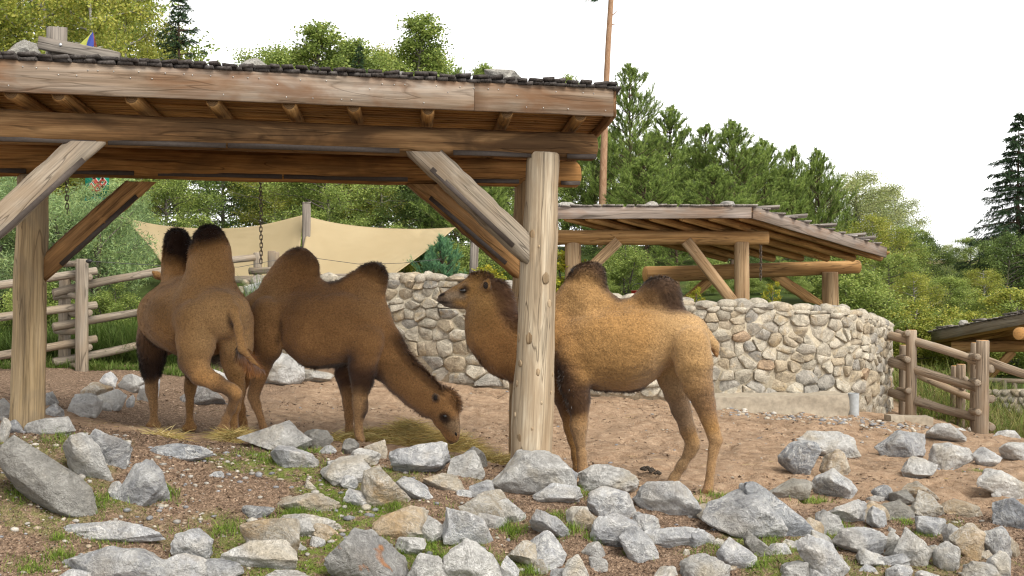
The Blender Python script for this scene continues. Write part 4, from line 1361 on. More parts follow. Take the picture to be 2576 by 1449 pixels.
def spruce(seed, H, R, pal, whorls=24, per=22, droop=.5, base=.04, sparse=1.0):
    rng = np.random.default_rng(seed)
    TV, TF, segs, tone = [], [], [], []
    tube(TV, TF, [np.array([0, 0, -.2]), np.array([.02, 0, H * .5]), np.array([0, .02, H])], [.014 * H, .008 * H, .006], 7)
    for i in range(whorls):
        t = i / (whorls - 1); z = H * (base + (.985 - base) * t)
        ln = R * (1 - t) ** .9 + .12
        nb = rng.integers(5, 8); a0 = rng.random() * 6.28
        for b in range(nb):
            a = a0 + 6.283 * b / nb + rng.normal(0, .2); l = ln * rng.uniform(.7, 1.15)
            h = np.array([math.cos(a), math.sin(a), 0]); s = np.array([-math.sin(a), math.cos(a), 0])
            zz = z + rng.normal(0, H / whorls * .45)
            pts = [np.array([0, 0, min(zz, H * .99)]) + h * l * q + np.array([0, 0, l * (.22 * t + .1) * q - droop * l * q * q * .8 + .28 * l * q ** 4]) for q in np.linspace(0, 1, 6)]
            tube(TV, TF, pts, [.018 * (1 - .8 * q / 5) + .003 for q in range(6)], 4)
            for q in range(int((6 + l * 12) * sparse)):
                g = rng.uniform(.12, 1.0); kk = g * 5; k0 = int(min(kk, 4)); c = pts[k0] + (pts[k0 + 1] - pts[k0]) * (kk - k0)
                sg = 1 if q % 2 else -1
                dd = h * .55 + s * sg * rng.uniform(.3, .9) + np.array([0, 0, -rng.uniform(.15, .8) * droop * 1.6]); dd /= np.linalg.norm(dd)
                sl = (.16 + .3 * l * (1 - g * .55)) * rng.uniform(.6, 1.1)
                segs.append((c, c + dd * sl)); tone.append(rng.random())
            segs.append((pts[-2], pts[-1] + np.array([0, 0, .05]))); tone.append(.8)
    segs.append((np.array([0, 0, H - .25]), np.array([0, 0, H + .15]))); tone.append(.9)
    segs = np.array(segs); tone = np.array(tone); pal = np.array(pal)
    cols = pal[np.clip((tone * len(pal)).astype(int), 0, len(pal) - 1)] * (.7 + .55 * tone)[:, None]
    V, F, C = needles_along(segs, rng, per, .065, .009, .8, cols, .7)
    tm = mesh_np("trunk", np.array(TV), np.array(TF), True); tm.materials.append(M["bark_dark"])
    lm = mesh_np("crown", V, F); set_col(lm, np.clip(C, 0, 1)); lm.materials.append(M["needle"])
    return tm, lm

P_round = lambda t: math.sin(math.pi * min(1, .12 + t * .88)) ** .6
P_birch = lambda t: (1 - t) ** .55 * min(1, .45 + t * 3) + .06
P_cone = lambda t: (1 - t) ** .8 * min(1, .6 + t * 3) + .05
P_bush = lambda t: (1 - t ** 2.2) * .9 + .1
LEAF_Y = [(.20, .25, .04), (.28, .33, .055), (.37, .39, .07), (.42, .40, .085), (.23, .29, .045)]
LEAF_G = [(.15, .21, .05), (.21, .29, .065), (.27, .35, .08), (.33, .385, .10), (.17, .24, .055)]
LEAF_D = [(.08, .13, .035), (.11, .17, .045), (.15, .215, .055), (.19, .25, .07)]
LEAF_W = [(.18, .28, .12), (.24, .35, .15), (.30, .42, .18), (.35, .44, .17), (.15, .24, .10)]
LEAF_P = [(.28, .34, .13), (.35, .41, .16), (.41, .45, .19), (.43, .43, .18)]
NEED = [(.13, .19, .05), (.18, .255, .06), (.23, .32, .075), (.29, .37, .095)]
NEED_B = [(.10, .22, .12), (.13, .28, .15), (.17, .33, .16)]
SPR = [(.032, .06, .027), (.045, .085, .037), (.062, .11, .047)]
KIND = {
    "birch_a": broadleaf(1, 9.0, 2.3, .10, 34000, .085, LEAF_Y, P_birch, M["bark_birch"], 0, 44, .11, .30),
    "birch_b": broadleaf(2, 8.0, 2.6, .06, 34000, .085, LEAF_Y, P_round, M["bark_birch"], .02, 44, .11, .32),
    "aspen": broadleaf(3, 7.0, 1.75, .06, 36000, .08, LEAF_G, P_cone, M["bark_grey"], 0, 64, .08, .20, .2, 1.6, 1, .95),
    "round": broadleaf(4, 6.0, 2.4, .04, 34000, .085, LEAF_G, P_round, M["bark_grey"], 0, 42, .10, .32),
    "dark": broadleaf(5, 6.0, 2.3, .04, 30000, .095, LEAF_D, P_round, M["bark_grey"], 0, 40, .10, .30),
    "pale": broadleaf(6, 6.5, 2.4, .05, 52000, .08, LEAF_P, P_round, M["bark_grey"], 0, 60, .09, .34, .5, 2.6),
    "bush": broadleaf(7, 3.0, 1.9, .02, 24000, .075, LEAF_G, P_bush, M["bark_grey"], 0, 40, .05, .26, .2, 1.6, 3),
    "bush_y": broadleaf(8, 2.6, 1.5, .02, 18000, .075, LEAF_Y, P_bush, M["bark_grey"], 0, 34, .04, .22, .2, 1.6, 3),
    "willow": broadleaf(9, 3.2, 2.2, .02, 42000, .11, LEAF_W, P_bush, M["bark_grey"], 0, 54, .05, .22, .1, 6.0, 4, 1.0),
    "sapling": broadleaf(10, 1.7, .55, .05, 2600, .075, [(.36, .36, .03), (.45, .40, .04), (.25, .30, .03)], P_birch, M["bark_grey"], 0, 16, .018, .10),
    "pine_a": pine(11, 7.5, 2.3, .05, NEED, 19, 36),
    "pine_b": pine(12, 6.5, 2.5, .04, NEED, 20, 38, open_=.8),
    "pine_small": pine(13, 2.0, .95, .03, NEED_B, 9, 34, .085, .005),
    "spruce_a": spruce(14, 9.0, 1.9, SPR, 26, 30, .45, sparse=1.1),
    "spruce_b": spruce(15, 10.0, 3.0, SPR, 34, 44, .75, sparse=1.9),
}
_used = set()
def plant(kind, name, label, px, Y, top=None, h=None, cat="tree", group=None, rot=None, wide=1.0, base=None):
    """stand a plant at picture column px, Y metres away, so that its tip reaches picture row top"""
    tm, lm = KIND[kind]
    H0 = max(v.co.z for v in tm.vertices) if kind not in plant.h else plant.h[kind]
    plant.h[kind] = H0
    x = (px - PW / 2) / PF * Y
    z = float(hill_z(np.float64(x), np.float64(Y))) if base is None else base
    s = ((zat(top, Y, px) - z) / H0) if top is not None else h / H0
    root = bpy.data.objects.new(name, None); COL.objects.link(root)
    Mx = Matrix.Translation((x, Y, z)) @ Matrix.Rotation(random.Random(int(px * 3 + Y)).uniform(0, 6.28) if rot is None else rot, 4, 'Z') @ Matrix.Diagonal((s * wide, s * wide, s, 1))
    root.matrix_basis = Mx; WM[root.name] = Mx
    tag(root, label, cat, group)
    for nm, me in (("trunk", tm), ("crown", lm)):
        o = bpy.data.objects.new(nm, me); COL.objects.link(o); o.parent = root
    return root
plant.h = {}

# --- left grove behind the big roof
for px, Y, top, k, w, lab in ((-60, 38, -150, "birch_a", 1.25, "tall yellow-green birch behind the stone on the roof"), (110, 41, -190, "birch_b", 1.2, "broad birch behind the crossed roof timbers"), (235, 37, -120, "birch_a", 1.15, "airy birch behind the prayer flag"), (325, 42, -30, "birch_b", .8, "birch at the edge of the grove beside the dark spruce"),
                               (40, 46, -60, "birch_b", 1.2, "farther birch filling the grove behind the roof timbers"), (190, 47, -80, "round", 1.2, "green broadleaf tree deep in the birch grove"), (372, 38, 120, "birch_a", .7, "smaller birch leaning out of the grove toward the spruce")):
    plant(k, "birch_tree" if k != "round" else "broadleaf_tree", lab, px, Y, top, wide=w)
plant("spruce_a", "spruce_tree", "slim dark spruce rising alone above the roof beside the birches", 455, 40, -15, wide=1.25)
plant("aspen", "broadleaf_tree", "light green tree with several pointed tops above the roof's rounded stone", 752, 43, 62, wide=1.5)
plant("aspen", "broadleaf_tree", "green tree beside the light green one with pointed tops above the roof", 845, 45, 105, wide=1.4)
plant("spruce_a", "spruce_tree", "small spruce tip between the light green trees above the roof", 905, 44, 112, wide=.8)
plant("aspen", "broadleaf_tree", "tallest aspen-like tree with a narrow ragged top above the roof's small white stone", 1012, 42, 45, wide=1.35)
plant("aspen", "broadleaf_tree", "short light green tree at the end of the row above the roof", 1098, 44, 132, wide=1.2)
plant("aspen", "broadleaf_tree", "low treetop just clearing the roof beside the flat roof stone", 1185, 46, 172, wide=1.0)
plant("aspen", "broadleaf_tree", "sparse treetop peeping over the roof behind the flat roof stone", 1240, 45, 168, wide=.7)
plant("aspen", "broadleaf_tree", "thin reddish treetop peeping over the roof's corner", 1422, 44, 192, wide=.8)
plant("pine_a", "pine_tree", "pine tip just above the roof between the aspens", 1150, 41, 178, wide=.8)
for i, (px, Y, top, k, w) in enumerate(((700, 47, 125, "round", 1.0), (800, 49, 130, "birch_b", 1.0), (900, 48, 140, "round", 1.1), (960, 49, 125, "birch_b", .9), (1060, 48, 140, "round", 1.0), (660, 46, 150, "aspen", 1.2))):
    plant(k, "broadleaf_tree", ["leafy tree low behind the pointed treetops above the roof's rounded stone", "yellowish tree between the pointed treetops above the roof", "round green tree behind the spruce tip above the roof", "yellowish tree left of the tallest ragged treetop above the roof", "round green tree right of the tallest ragged treetop above the roof", "slender tree nearest the open sky above the roof's rounded stone"][i], px, Y, top, wide=w)
# --- seen under the roof
for px, Y, top, k, lab in ((420, 33, 380, "round", "round green tree above the left tip of the sail"), (560, 35, 330, "dark", "dark green tree behind the sail's left half"), (690, 34, 360, "birch_b", "yellowish tree behind the hanging chain"), (830, 33, 350, "round", "green tree behind the mast of the sails"), (960, 36, 330, "birch_b", "yellow-green tree above the right sail"), (1090, 34, 340, "dark", "dark tree behind the right tip of the sail"), (1200, 33, 360, "pine_b", "pine behind the leaning mast"), (1290, 36, 330, "round", "green tree behind the knotted post"), (300, 36, 330, "birch_b", "yellow-green tree behind the green painted board")):
    plant(k, "pine_tree" if "pine" in k else "broadleaf_tree", lab, px, Y, top, wide=1.25)
# --- pines to the right of the big shelter
plant("pine_a", "pine_tree", "tallest pointed pine beside the big roof's corner", 1592, 40, 168, wide=1.05)
plant("pine_b", "pine_tree", "bushy pine between the knotted post and the tallest pine", 1490, 42, 300, wide=1.2)
plant("pine_b", "pine_tree", "broad pine next to the tallest pine", 1690, 43, 275, wide=1.1)
plant("pine_a", "pine_tree", "pointed pine above the small shelter's middle roof stone", 1768, 41, 318, wide=1.2)
plant("pine_b", "pine_tree", "dense bright pine with two tips above the small shelter", 1838, 40, 312, wide=1.2)
plant("pine_b", "pine_tree", "pine above the corner of the small shelter's roof", 1915, 42, 360, wide=1.1)
plant("pine_a", "pine_tree", "slim pine behind the sloping edge of the small roof", 1985, 42, 374, wide=.9)
plant("pine_b", "pine_tree", "last small pine of the row beside the pale willow-like tree", 2052, 43, 385, wide=.85)
plant("pine_b", "pine_tree", "low dense pine filling the row behind the small shelter", 1620, 36, 400, wide=1.5)
plant("pine_b", "pine_tree", "second low dense pine behind the small shelter's roof", 1800, 36, 420, wide=1.5)
plant("pine_a", "pine_tree", "low dark pine seen under the small shelter's roof", 1700, 32, 500, wide=1.6)
plant("dark", "broadleaf_tree", "dark shrub-like tree seen between the small shelter's posts", 1960, 33, 560, wide=1.4)
plant("dark", "broadleaf_tree", "dark tree behind the small shelter's left post", 1530, 33, 520, wide=1.3)
for i, (px, Y, top, w) in enumerate(((1540, 47, 330, 1.6), (1640, 48, 340, 1.6), (1735, 47, 370, 1.6), (1880, 47, 385, 1.6), (1960, 47, 425, 1.5), (2030, 47, 440, 1.4))):
    plant("pine_b" if i % 2 else "pine_a", "pine_tree", ["dense pine in the second row behind the tall bare trunk", "dense pine in the second row behind the tallest pine", "dense pine in the second row behind the middle roof stone", "dense pine in the second row behind the small roof's corner", "dense pine in the second row behind the slim pine", "dense pine in the second row beside the pale tree"][i], px, Y, top, wide=w)
# --- right-hand wood
plant("pale", "broadleaf_tree", "pale willow-like tree with a rounded top behind the small roof's end", 2150, 46, 430, wide=1.15)
plant("pale", "broadleaf_tree", "second pale feathery tree beside the rounded pale one", 2220, 48, 470, wide=1.1)
plant("birch_b", "broadleaf_tree", "yellow-green bushy tree at the low end of the small roof", 2195, 39, 545, wide=1.3)
plant("round", "broadleaf_tree", "mid green tree above the end of the curved wall", 2265, 41, 575, wide=1.3)
plant("dark", "broadleaf_tree", "dark rounded tree above the rail fence", 2315, 44, 588, wide=1.1)
plant("pale", "broadleaf_tree", "pale distant tree in the dip between the dark tree and the spruce", 2395, 52, 615, wide=1.2)
plant("round", "broadleaf_tree", "green tree leaning toward the big spruce at the far end", 2440, 46, 600, wide=1.2)
plant("spruce_b", "spruce_tree", "large dark spruce with drooping branches at the edge of the wood", 2560, 40, 283, wide=1.1)
plant("spruce_b", "spruce_tree", "second dark spruce half behind the large one", 2625, 41, 310, wide=1.0)
plant("dark", "broadleaf_tree", "dark leafy tree below the large spruce", 2530, 38, 590, wide=1.2)
plant("birch_b", "broadleaf_tree", "light green bush-like tree in front of the dark tree below the spruce", 2480, 35, 680, wide=1.3)
plant("birch_b", "broadleaf_tree", "bright yellow-green bush beyond the rail fence's first post", 2300, 33, 690, wide=1.35)
plant("round", "broadleaf_tree", "green bush beyond the curved wall's end", 2235, 35, 640, wide=1.2)
plant("round", "broadleaf_tree", "leafy bush above the low far roof", 2390, 34, 700, wide=1.4)
plant("bush_y", "shrub", "yellowish shrub above the low far roof's stone", 2540, 33, 720, cat="shrub", wide=1.6)
# --- shrubs behind wall and fence
plant("willow", "willow_shrub", "feathery grey-green willow behind the left shelter post", 60, 24.0, 430, cat="shrub", wide=1.1)
plant("willow", "willow_shrub", "feathery willow around the green painted board", 215, 23.2, 470, cat="shrub", wide=1.0)
plant("willow", "willow_shrub", "drooping willow under the left tip of the sail", 335, 27.6, 575, cat="shrub", wide=1.25)
plant("willow", "willow_shrub", "tall willow filling the gap behind the leaning left brace", -60, 25.5, 400, cat="shrub", wide=1.1)
plant("willow", "willow_shrub", "willow growing above the painted board", 290, 28.5, 455, cat="shrub", wide=1.0)
plant("bush", "shrub", "dark green bush behind the left rail fence", 100, 22.4, 690, cat="shrub", wide=1.3)
plant("bush", "shrub", "green bush low behind the fence under the willows", 290, 22.6, 720, cat="shrub", wide=1.2)
plant("pine_small", "small_pine", "small blue-green pine on top of the wall under the sail's right tip", 1110, 23.4, 612, cat="shrub")
plant("pine_small", "small_pine", "second little pine beside the small blue-green one", 1062, 23.8, 645, cat="shrub", wide=1.1)
plant("bush_y", "shrub", "yellow-green weeds on the wall below the sail's right tip", 1010, 23.6, 655, cat="shrub", wide=1.2)
for px, top, lab in ((1425, 625, "yellow-leaved sapling between the knotted post and the small shelter's left post"), (1232, 670, "yellow-leaved sapling behind the raised camel head"), (1405, 690, "low yellow-leaved sapling right behind the knotted post")):
    plant("sapling", "sapling", lab, px, 22.6, top, cat="sapling", wide=1.5)
plant("bush", "shrub", "dark bush under the small shelter between the humps", 1570, 26.5, 610, cat="shrub", wide=1.3)
plant("bush", "shrub", "dark green bush under the small shelter's roof", 1800, 28.0, 640, cat="shrub", wide=1.3)
plant("bush", "shrub", "bush under the small shelter beside its brace", 1960, 28.0, 650, cat="shrub", wide=1.3)
plant("bush", "shrub", "low bush right behind the small shelter's front post", 1885, 26.4, 690, cat="shrub", wide=1.8)
plant("bush", "shrub", "low bush behind the brace of the small shelter", 1770, 26.2, 695, cat="shrub", wide=1.8)
plant("bush", "shrub", "low bush between the small shelter's two right posts", 2010, 26.8, 700, cat="shrub", wide=1.8)
plant("bush", "shrub", "low bush behind the golden camel's front hump", 1490, 25.6, 690, cat="shrub", wide=1.8)
plant("bush", "shrub", "green bush behind the small shelter's back post", 2130, 29.0, 640, cat="shrub", wide=1.4)
plant("sapling", "sapling", "single leafy weed stalk on the wall under the hanging grey chain", 1938, 21.6, 712, cat="weed", wide=.8)
plant("sapling", "sapling", "leafy weed beside the dark hump on the wall", 1748, 22.0, 725, cat="weed", wide=1.0)
for i, (px, Y, top) in enumerate(((700, 28, 560), (880, 28.5, 560), (1000, 28, 570), (1180, 27, 590), (1330, 28, 590), (480, 29, 560))):
    plant("bush", "shrub", ["green bush behind the left sail's middle", "green bush behind the right sail", "bush behind the right sail's folds", "bush behind the leaning mast", "bush behind the knotted post's upper half", "green bush behind the left sail's outer end"][i], px, Y, top, cat="shrub", wide=1.4)
for i, (px, Y, top) in enumerate(((2290, 30.5, 800), (2360, 31, 790), (2460, 31.5, 780), (2560, 31.5, 770), (2260, 31, 760))):
    plant("bush" if i % 2 else "bush_y", "shrub", ["yellowish bush right behind the rail fence's first post", "green bush between the fence posts", "yellowish bush behind the low far roof", "green bush behind the low far roof's orange log end", "yellowish bush at the end of the curved wall"][i], px, Y, top, cat="shrub", wide=1.5)

def tall_pine():
    """bare orange trunk that leaves the picture at the top"""
    Y = 36.0
    p0 = at(1512, 470, Y); p0.z = float(hill_z(np.float64(p0.x), np.float64(Y)))
    S = thing("pine_tree", "tall pine with a bare orange trunk rising past the big roof's corner", "tree", p0[:])
    pts = [p0, at(1518, 420, Y), at(1523, 260, Y), at(1530, 110, Y), at(1537, 0, Y), at(1541, -150, Y), at(1536, -330, Y)]
    V, F = [], []
    tube(V, F, [p - p0 for p in pts], [.11, .098, .083, .075, .07, .06, .04], 12)
    for (px, py, dx, dy) in ((1541, 40, 14, -14), (1541, 62, 10, -2), (1533, 95, 6, 0), (1516, 380, -10, -8), (1537, 20, 6, -12)):
        a = at(px - 3, py, Y); b = at(px + dx, py + dy, Y)
        tube(V, F, [a - p0, (a + b) / 2 - p0, b - p0], [.018, .012, .005], 5)
    obj("trunk", mesh_np("trunk", np.array(V), np.array(F), True), M["bark_pine"], S, Matrix.Translation(p0))
    rng = np.random.default_rng(5); segs = []; TV, TF = [], []
    for i in range(26):
        t = rng.random(); c = pts[4].lerp(pts[6], .15 + .85 * t) - p0
        a = rng.random() * 6.28
        d = Vector((math.cos(a), math.sin(a), rng.uniform(-.1, .5))) * rng.uniform(.5, 1.3)
        if i == 0: c = at(1541, -40, Y) - p0; d = at(1478, 4, Y) - at(1541, -40, Y)
        if i == 1: c = at(1541, -46, Y) - p0; d = at(1496, 0, Y) - at(1541, -46, Y)
        tube(TV, TF, [c, c + d * .5 + Vector((0, 0, .05)), c + d], [.025, .016, .006], 5)
        for q in range(26):
            b = c + d * rng.uniform(.45, 1.0) + Vector(rng.normal(0, .05, 3)); e = b + Vector(rng.normal(0, 1, 3)).normalized() * .12 + Vector((0, 0, .05))
            segs.append((b[:], e[:]))
    segs = np.array(segs)
    Vn, Fn, Cn = needles_along(segs, rng, 24, .075, .006, .9, np.tile((.05, .13, .05), (len(segs), 1)) * rng.uniform(.7, 1.4, (len(segs), 1)))
    lm = mesh_np("crown", Vn, Fn); set_col(lm, Cn); obj("crown", lm, M["needle"], S, Matrix.Translation(p0))
    obj("branch", mesh_np("branches", np.array([v[:] for v in TV]), np.array(TF), True), M["bark_pine"], S, Matrix.Translation(p0))
tall_pine()
# ------------------------------------------------------------------ shade sails and their posts
def sail(name, label, top, right, bottom, left, nu=40, nv=26, rip=()):
    """Coons patch between four edge curves of 3-D points"""
    def curve(pts, n):
        pts = [Vector(p) for p in pts]; out = []
        m = len(pts) - 1
        for i in range(n + 1):
            t = i / n * m; k = min(int(t), m - 1); f = t - k
            p0, p1, p2, p3 = pts[max(k - 1, 0)], pts[k], pts[k + 1], pts[min(k + 2, m)]
            out.append(.5 * ((2 * p1) + (p2 - p0) * f + (2 * p0 - 5 * p1 + 4 * p2 - p3) * f * f + (3 * p1 - p0 - 3 * p2 + p3) * f ** 3))
        return out
    T, B = curve(top, nu), curve(bottom, nu); Lc, Rc = curve(left, nv), curve(right, nv)
    V = []
    for j in range(nv + 1):
        v = j / nv
        for i in range(nu + 1):
            u = i / nu
            p = T[i] * (1 - v) + B[i] * v + Lc[j] * (1 - u) + Rc[j] * u - (T[0] * (1 - u) * (1 - v) + T[-1] * u * (1 - v) + B[0] * (1 - u) * v + B[-1] * u * v)
            # tension folds running into the corners
            for (cu, cv, amp, fr) in rip:
                du, dv = u - cu, v - cv
                r = math.hypot(du, dv) + .02; th = math.atan2(dv, du)
                p = p + Vector((0, -1, .25)) * (amp * math.sin(th * fr) * min(1, r * 5) * math.exp(-r * 2.6))
            V.append(p[:])
    w = nu + 1
    F = [(j * w + i, (j + 1) * w + i, (j + 1) * w + i + 1, j * w + i + 1) for j in range(nv) for i in range(nu)]
    o = obj(name, mesh_np(name, V, np.array(F), True), M["sail"])
    md = o.modifiers.new("thick", 'SOLIDIFY'); md.thickness = .006; md.offset = 0
    return tag(o, label, "shade sail")
sail("shade_sail", "cream shade sail stretched above the walking camel, left of its grey mast",
     [at(305, 546, 26.6), at(400, 566, 26.2), at(520, 575, 25.6), at(640, 569, 24.9), at(763, 541, 24.3)],
     [at(763, 541, 24.3), at(757, 600, 24.0), at(752, 660, 23.6), at(748, 715, 23.2)],
     [at(430, 700, 24.4), at(540, 708, 24.0), at(650, 713, 23.6), at(748, 715, 23.2)],
     [at(305, 546, 26.6), at(352, 592, 25.9), at(395, 645, 25.2), at(430, 700, 24.4)], rip=[(0, 0, .025, 34), (1, 0, .02, 26)])
sail("shade_sail", "cream shade sail with deep folds stretched to the right of its grey mast",
     [at(779, 546, 24.4), at(850, 562, 24.4), at(950, 573, 24.4), at(1060, 576, 24.4), at(1146, 572, 24.3)],
     [at(1146, 572, 24.3), at(1100, 610, 23.8), at(1045, 652, 23.3), at(985, 695, 22.8)],
     [at(740, 715, 23.0), at(820, 712, 23.0), at(910, 706, 22.9), at(985, 695, 22.8)],
     [at(779, 546, 24.4), at(768, 600, 23.9), at(755, 660, 23.4), at(740, 715, 23.0)], rip=[(1, 0, .055, 44), (0, 0, .015, 26)])
def squared_post(px, pyt, Y, w, label, lean=0.0, bottom=None):
    p1 = at(px, pyt, Y); z = float(hill_z(np.float64(p1.x), np.float64(Y))) - .2
    p0 = Vector((p1.x - lean, p1.y, z))
    S = thing("mast", label, "post", (p0.x, p0.y, z + .2))
    board("shaft", p0, p1, w, w * .9, Vector((1, .3, 0)), M["greypost"], S, int(px), cham=.012)
    board("metal_cap", p1 + Vector((0, 0, .002)), p1 + Vector((0, 0, .02)), w * 1.06, w * .96, Vector((1, .3, 0)), M["greypost"], S, 2, cham=.004)
squared_post(771, 511, 24.0, .135, "squared grey timber mast between the two cream sails", .02)
squared_post(1194, 608, 22.9, .125, "leaning grey timber mast behind the raised camel head", .06)

# ------------------------------------------------------------------ log and short posts on the back wall
def wall_top_log():
    a, b = at(560, 704, 22.75), at(1015, 696, 21.65)
    o = log("log", a, b, .062, .07, M["rail"], None, 301, M["end_grey"], wob=.05, seglen=.2)
    o.name = "lying_log"; tag(o, "grey log lying along the top of the stone wall behind the grazing camel", "log")
    for px, yt, yb, lab, s in ((648, 635, 700, "short grey fence post behind the hanging chain", 302), (684, 631, 705, "short grey fence post beside the dark rear hump", 303), (695, 634, 700, "thin split post with an orange top against the sail", 304),
                               (1037, 687, 712, "cut post end with orange top behind the wall stones, beside the lying log", 305), (1086, 687, 712, "cut post end with orange top behind the wall stones, beside the small pine", 306)):
        a, b = at(px, yb, 22.9), at(px, yt, 22.9); a.z = float(hill_z(np.float64(a.x), np.float64(22.9))) - .3
        o = log("log", a, b, .075 if s < 304 else .055 if s == 304 else .09, .07 if s < 304 else .05 if s == 304 else .09, M["rail"], None, s, M["end_orange"], seglen=.1)
        o.name = "short_post"; tag(o, lab, "post")
    o = log("log", at(626, 682, 22.75), at(700, 679, 22.75), .06, .055, M["rail"], None, 307, M["end_grey"]); o.name = "cross_rail"
    tag(o, "short level rail between the two small posts against the sail", "rail")
wall_top_log()

# ------------------------------------------------------------------ chains
def chain_thing(px, y0, y1, Y, label, link=.055, r=.0045, wid=.027):
    top = at(px, y0, Y); n = int((top.z - at(px, y1, Y).z) / (link * .72))
    S = thing("chain", label, "chain", top[:])
    V, F = [], []
    ns, nl = 6, 14
    for j in range(nl):
        t = 2 * math.pi * j / nl
        cx, cz = math.cos(t) * (wid / 2), math.sin(t) * (wid / 2) + (link / 2 - wid / 2) * (1 if math.sin(t) >= 0 else -1)
        for k in range(ns):
            a = 2 * math.pi * k / ns
            V.append((cx + math.cos(t) * r * math.cos(a), r * math.sin(a), cz + math.sin(t) * r * math.cos(a)))
    for j in range(nl):
        for k in range(ns): F.append((j * ns + k, j * ns + (k + 1) % ns, ((j + 1) % nl) * ns + (k + 1) % ns, ((j + 1) % nl) * ns + k))
    me = mesh_np("chain_link", V, np.array(F), True); me.materials.append(M["chain"])
    for i in range(n):
        obj("chain_link", me, None, S, Matrix.Translation(top - Vector((0.002 * math.sin(i * .7), 0, (i + .5) * link * .72))) @ Matrix.Rotation(.35 + (i % 2) * math.pi / 2, 4, 'Z'))
chain_thing(656, 452, 662, Y_far(656) - .03, "rusty chain hanging from the log beam between the camels' humps and the sail")
chain_thing(168, 450, 545, Y_far(168) - .03, "dark chain hanging from the log beam beside the left post")
chain_thing(1914, 612, 708, 22.3, "grey chain hanging under the smaller shelter's roof", .07, .008, .04)

# ------------------------------------------------------------------ angular limestone boulders
def rock_mesh(seed, sub=3, rough=.085, flat=0.0, shear=0.0, taper=0.0, rot=0.0, stretch=1.0, angular=.9, npts=None):
    """fractured block: hull of scattered points, refined and roughened"""
    rng = np.random.default_rng(seed)
    n = npts or int(rng.integers(15, 24))
    p = rng.normal(size=(n, 3)); p /= np.linalg.norm(p, axis=1, keepdims=True)
    p *= rng.uniform(.72 if angular > .8 else .88, 1.0, (n, 1))
    if angular <= .8: p = np.r_[p, (lambda q: q / np.linalg.norm(q, axis=1, keepdims=True))(rng.normal(size=(30, 3))) * .93]
    bm = bmesh.new()
    for q in p: bm.verts.new(q)
    bmesh.ops.convex_hull(bm, input=bm.verts[:], use_existing_faces=False)
    bmesh.ops.delete(bm, geom=[v for v in bm.verts if not v.link_faces], context='VERTS')
    # soften the fracture edges a touch, then refine evenly
    bmesh.ops.bevel(bm, geom=bm.edges[:], offset=.045, offset_type='OFFSET', segments=1, profile=.5, affect='EDGES', clamp_overlap=True)
    bmesh.ops.triangulate(bm, faces=bm.faces[:])
    goal = .10 if sub >= 4 else .2
    for _ in range(5):
        lg = [e for e in bm.edges if e.calc_length() > goal]
        if not lg: break
        bmesh.ops.subdivide_edges(bm, edges=lg, cuts=1)
        bmesh.ops.triangulate(bm, faces=[f for f in bm.faces if len(f.verts) > 3])
    bm.verts.index_update()
    P = np.array([v.co[:] for v in bm.verts]); F = np.array([[v.index for v in f.verts] for f in bm.faces])
    bm.free()
    P[:, 0] *= stretch
    if rot:
        c, s = math.cos(rot), math.sin(rot); P[:, [0, 2]] = np.c_[c * P[:, 0] + s * P[:, 2], -s * P[:, 0] + c * P[:, 2]]
    rid = 1 - np.abs(vnoise(P, 2.8, seed + 2, 3)) * 2.4
    P = P * (1 + rough * vnoise(P, 1.8, seed, 3) + rough * .55 * rid + rough * .5 * vnoise(P, 7, seed + 5, 2))[:, None]
    lo, hi = P.min(0), P.max(0)
    P = (P - (lo + hi) / 2) / (hi - lo)           # unit box, centred
    z = P[:, 2] + .5
    P[:, 0] = P[:, 0] * (1 - taper * z) + shear * (z - .3)
    lo, hi = P.min(0), P.max(0); P = (P - (lo + hi) / 2) / (hi - lo)
    return P, F
ROCKS = 0
def rock_px(x0, y0, x1, y1, mat, label, group=None, seed=None, deep=.8, sink=.22, Y=None, cat="rock", name="boulder", **kw):
    """boulder filling a picture box; its distance comes from the ground under its front edge"""
    global ROCKS
    ROCKS += 1
    seed = seed or 1000 + ROCKS * 7
    cx = (x0 + x1) / 2
    g = ground_at(cx, min(y1 - 1, 1600)) if Y is None else at(cx, y1, Y)
    Yf = g.y
    w = (x1 - x0) * Yf / PF
    hpx = (y1 - y0) * Yf / PF
    dep = min(max(w * deep, .06), 1.1 * max(hpx * 1.3, .1))
    Yc = Yf + dep * .42
    w = (x1 - x0) * Yc / PF * 1.02
    top = zat(y0, Yc - dep * .1, cx)
    bot = g.z - max(.05, hpx * sink)
    c = Vector(((cx - PW / 2) / PF * Yc, Yc, 0))
    sub = 4 if (x1 - x0) > 75 else 3
    P, F = rock_mesh(seed, sub=sub, **kw)
    P = P * np.array([w, dep, top - bot])
    P[:, 2] += (top - bot) / 2
    me = mesh_np(name, P, F, True)
    me.set_sharp_from_angle(angle=math.radians(38))
    o = obj(name, me, M[mat], None, Matrix.Translation((c.x, c.y, bot)))
    return tag(o, label, cat, group)

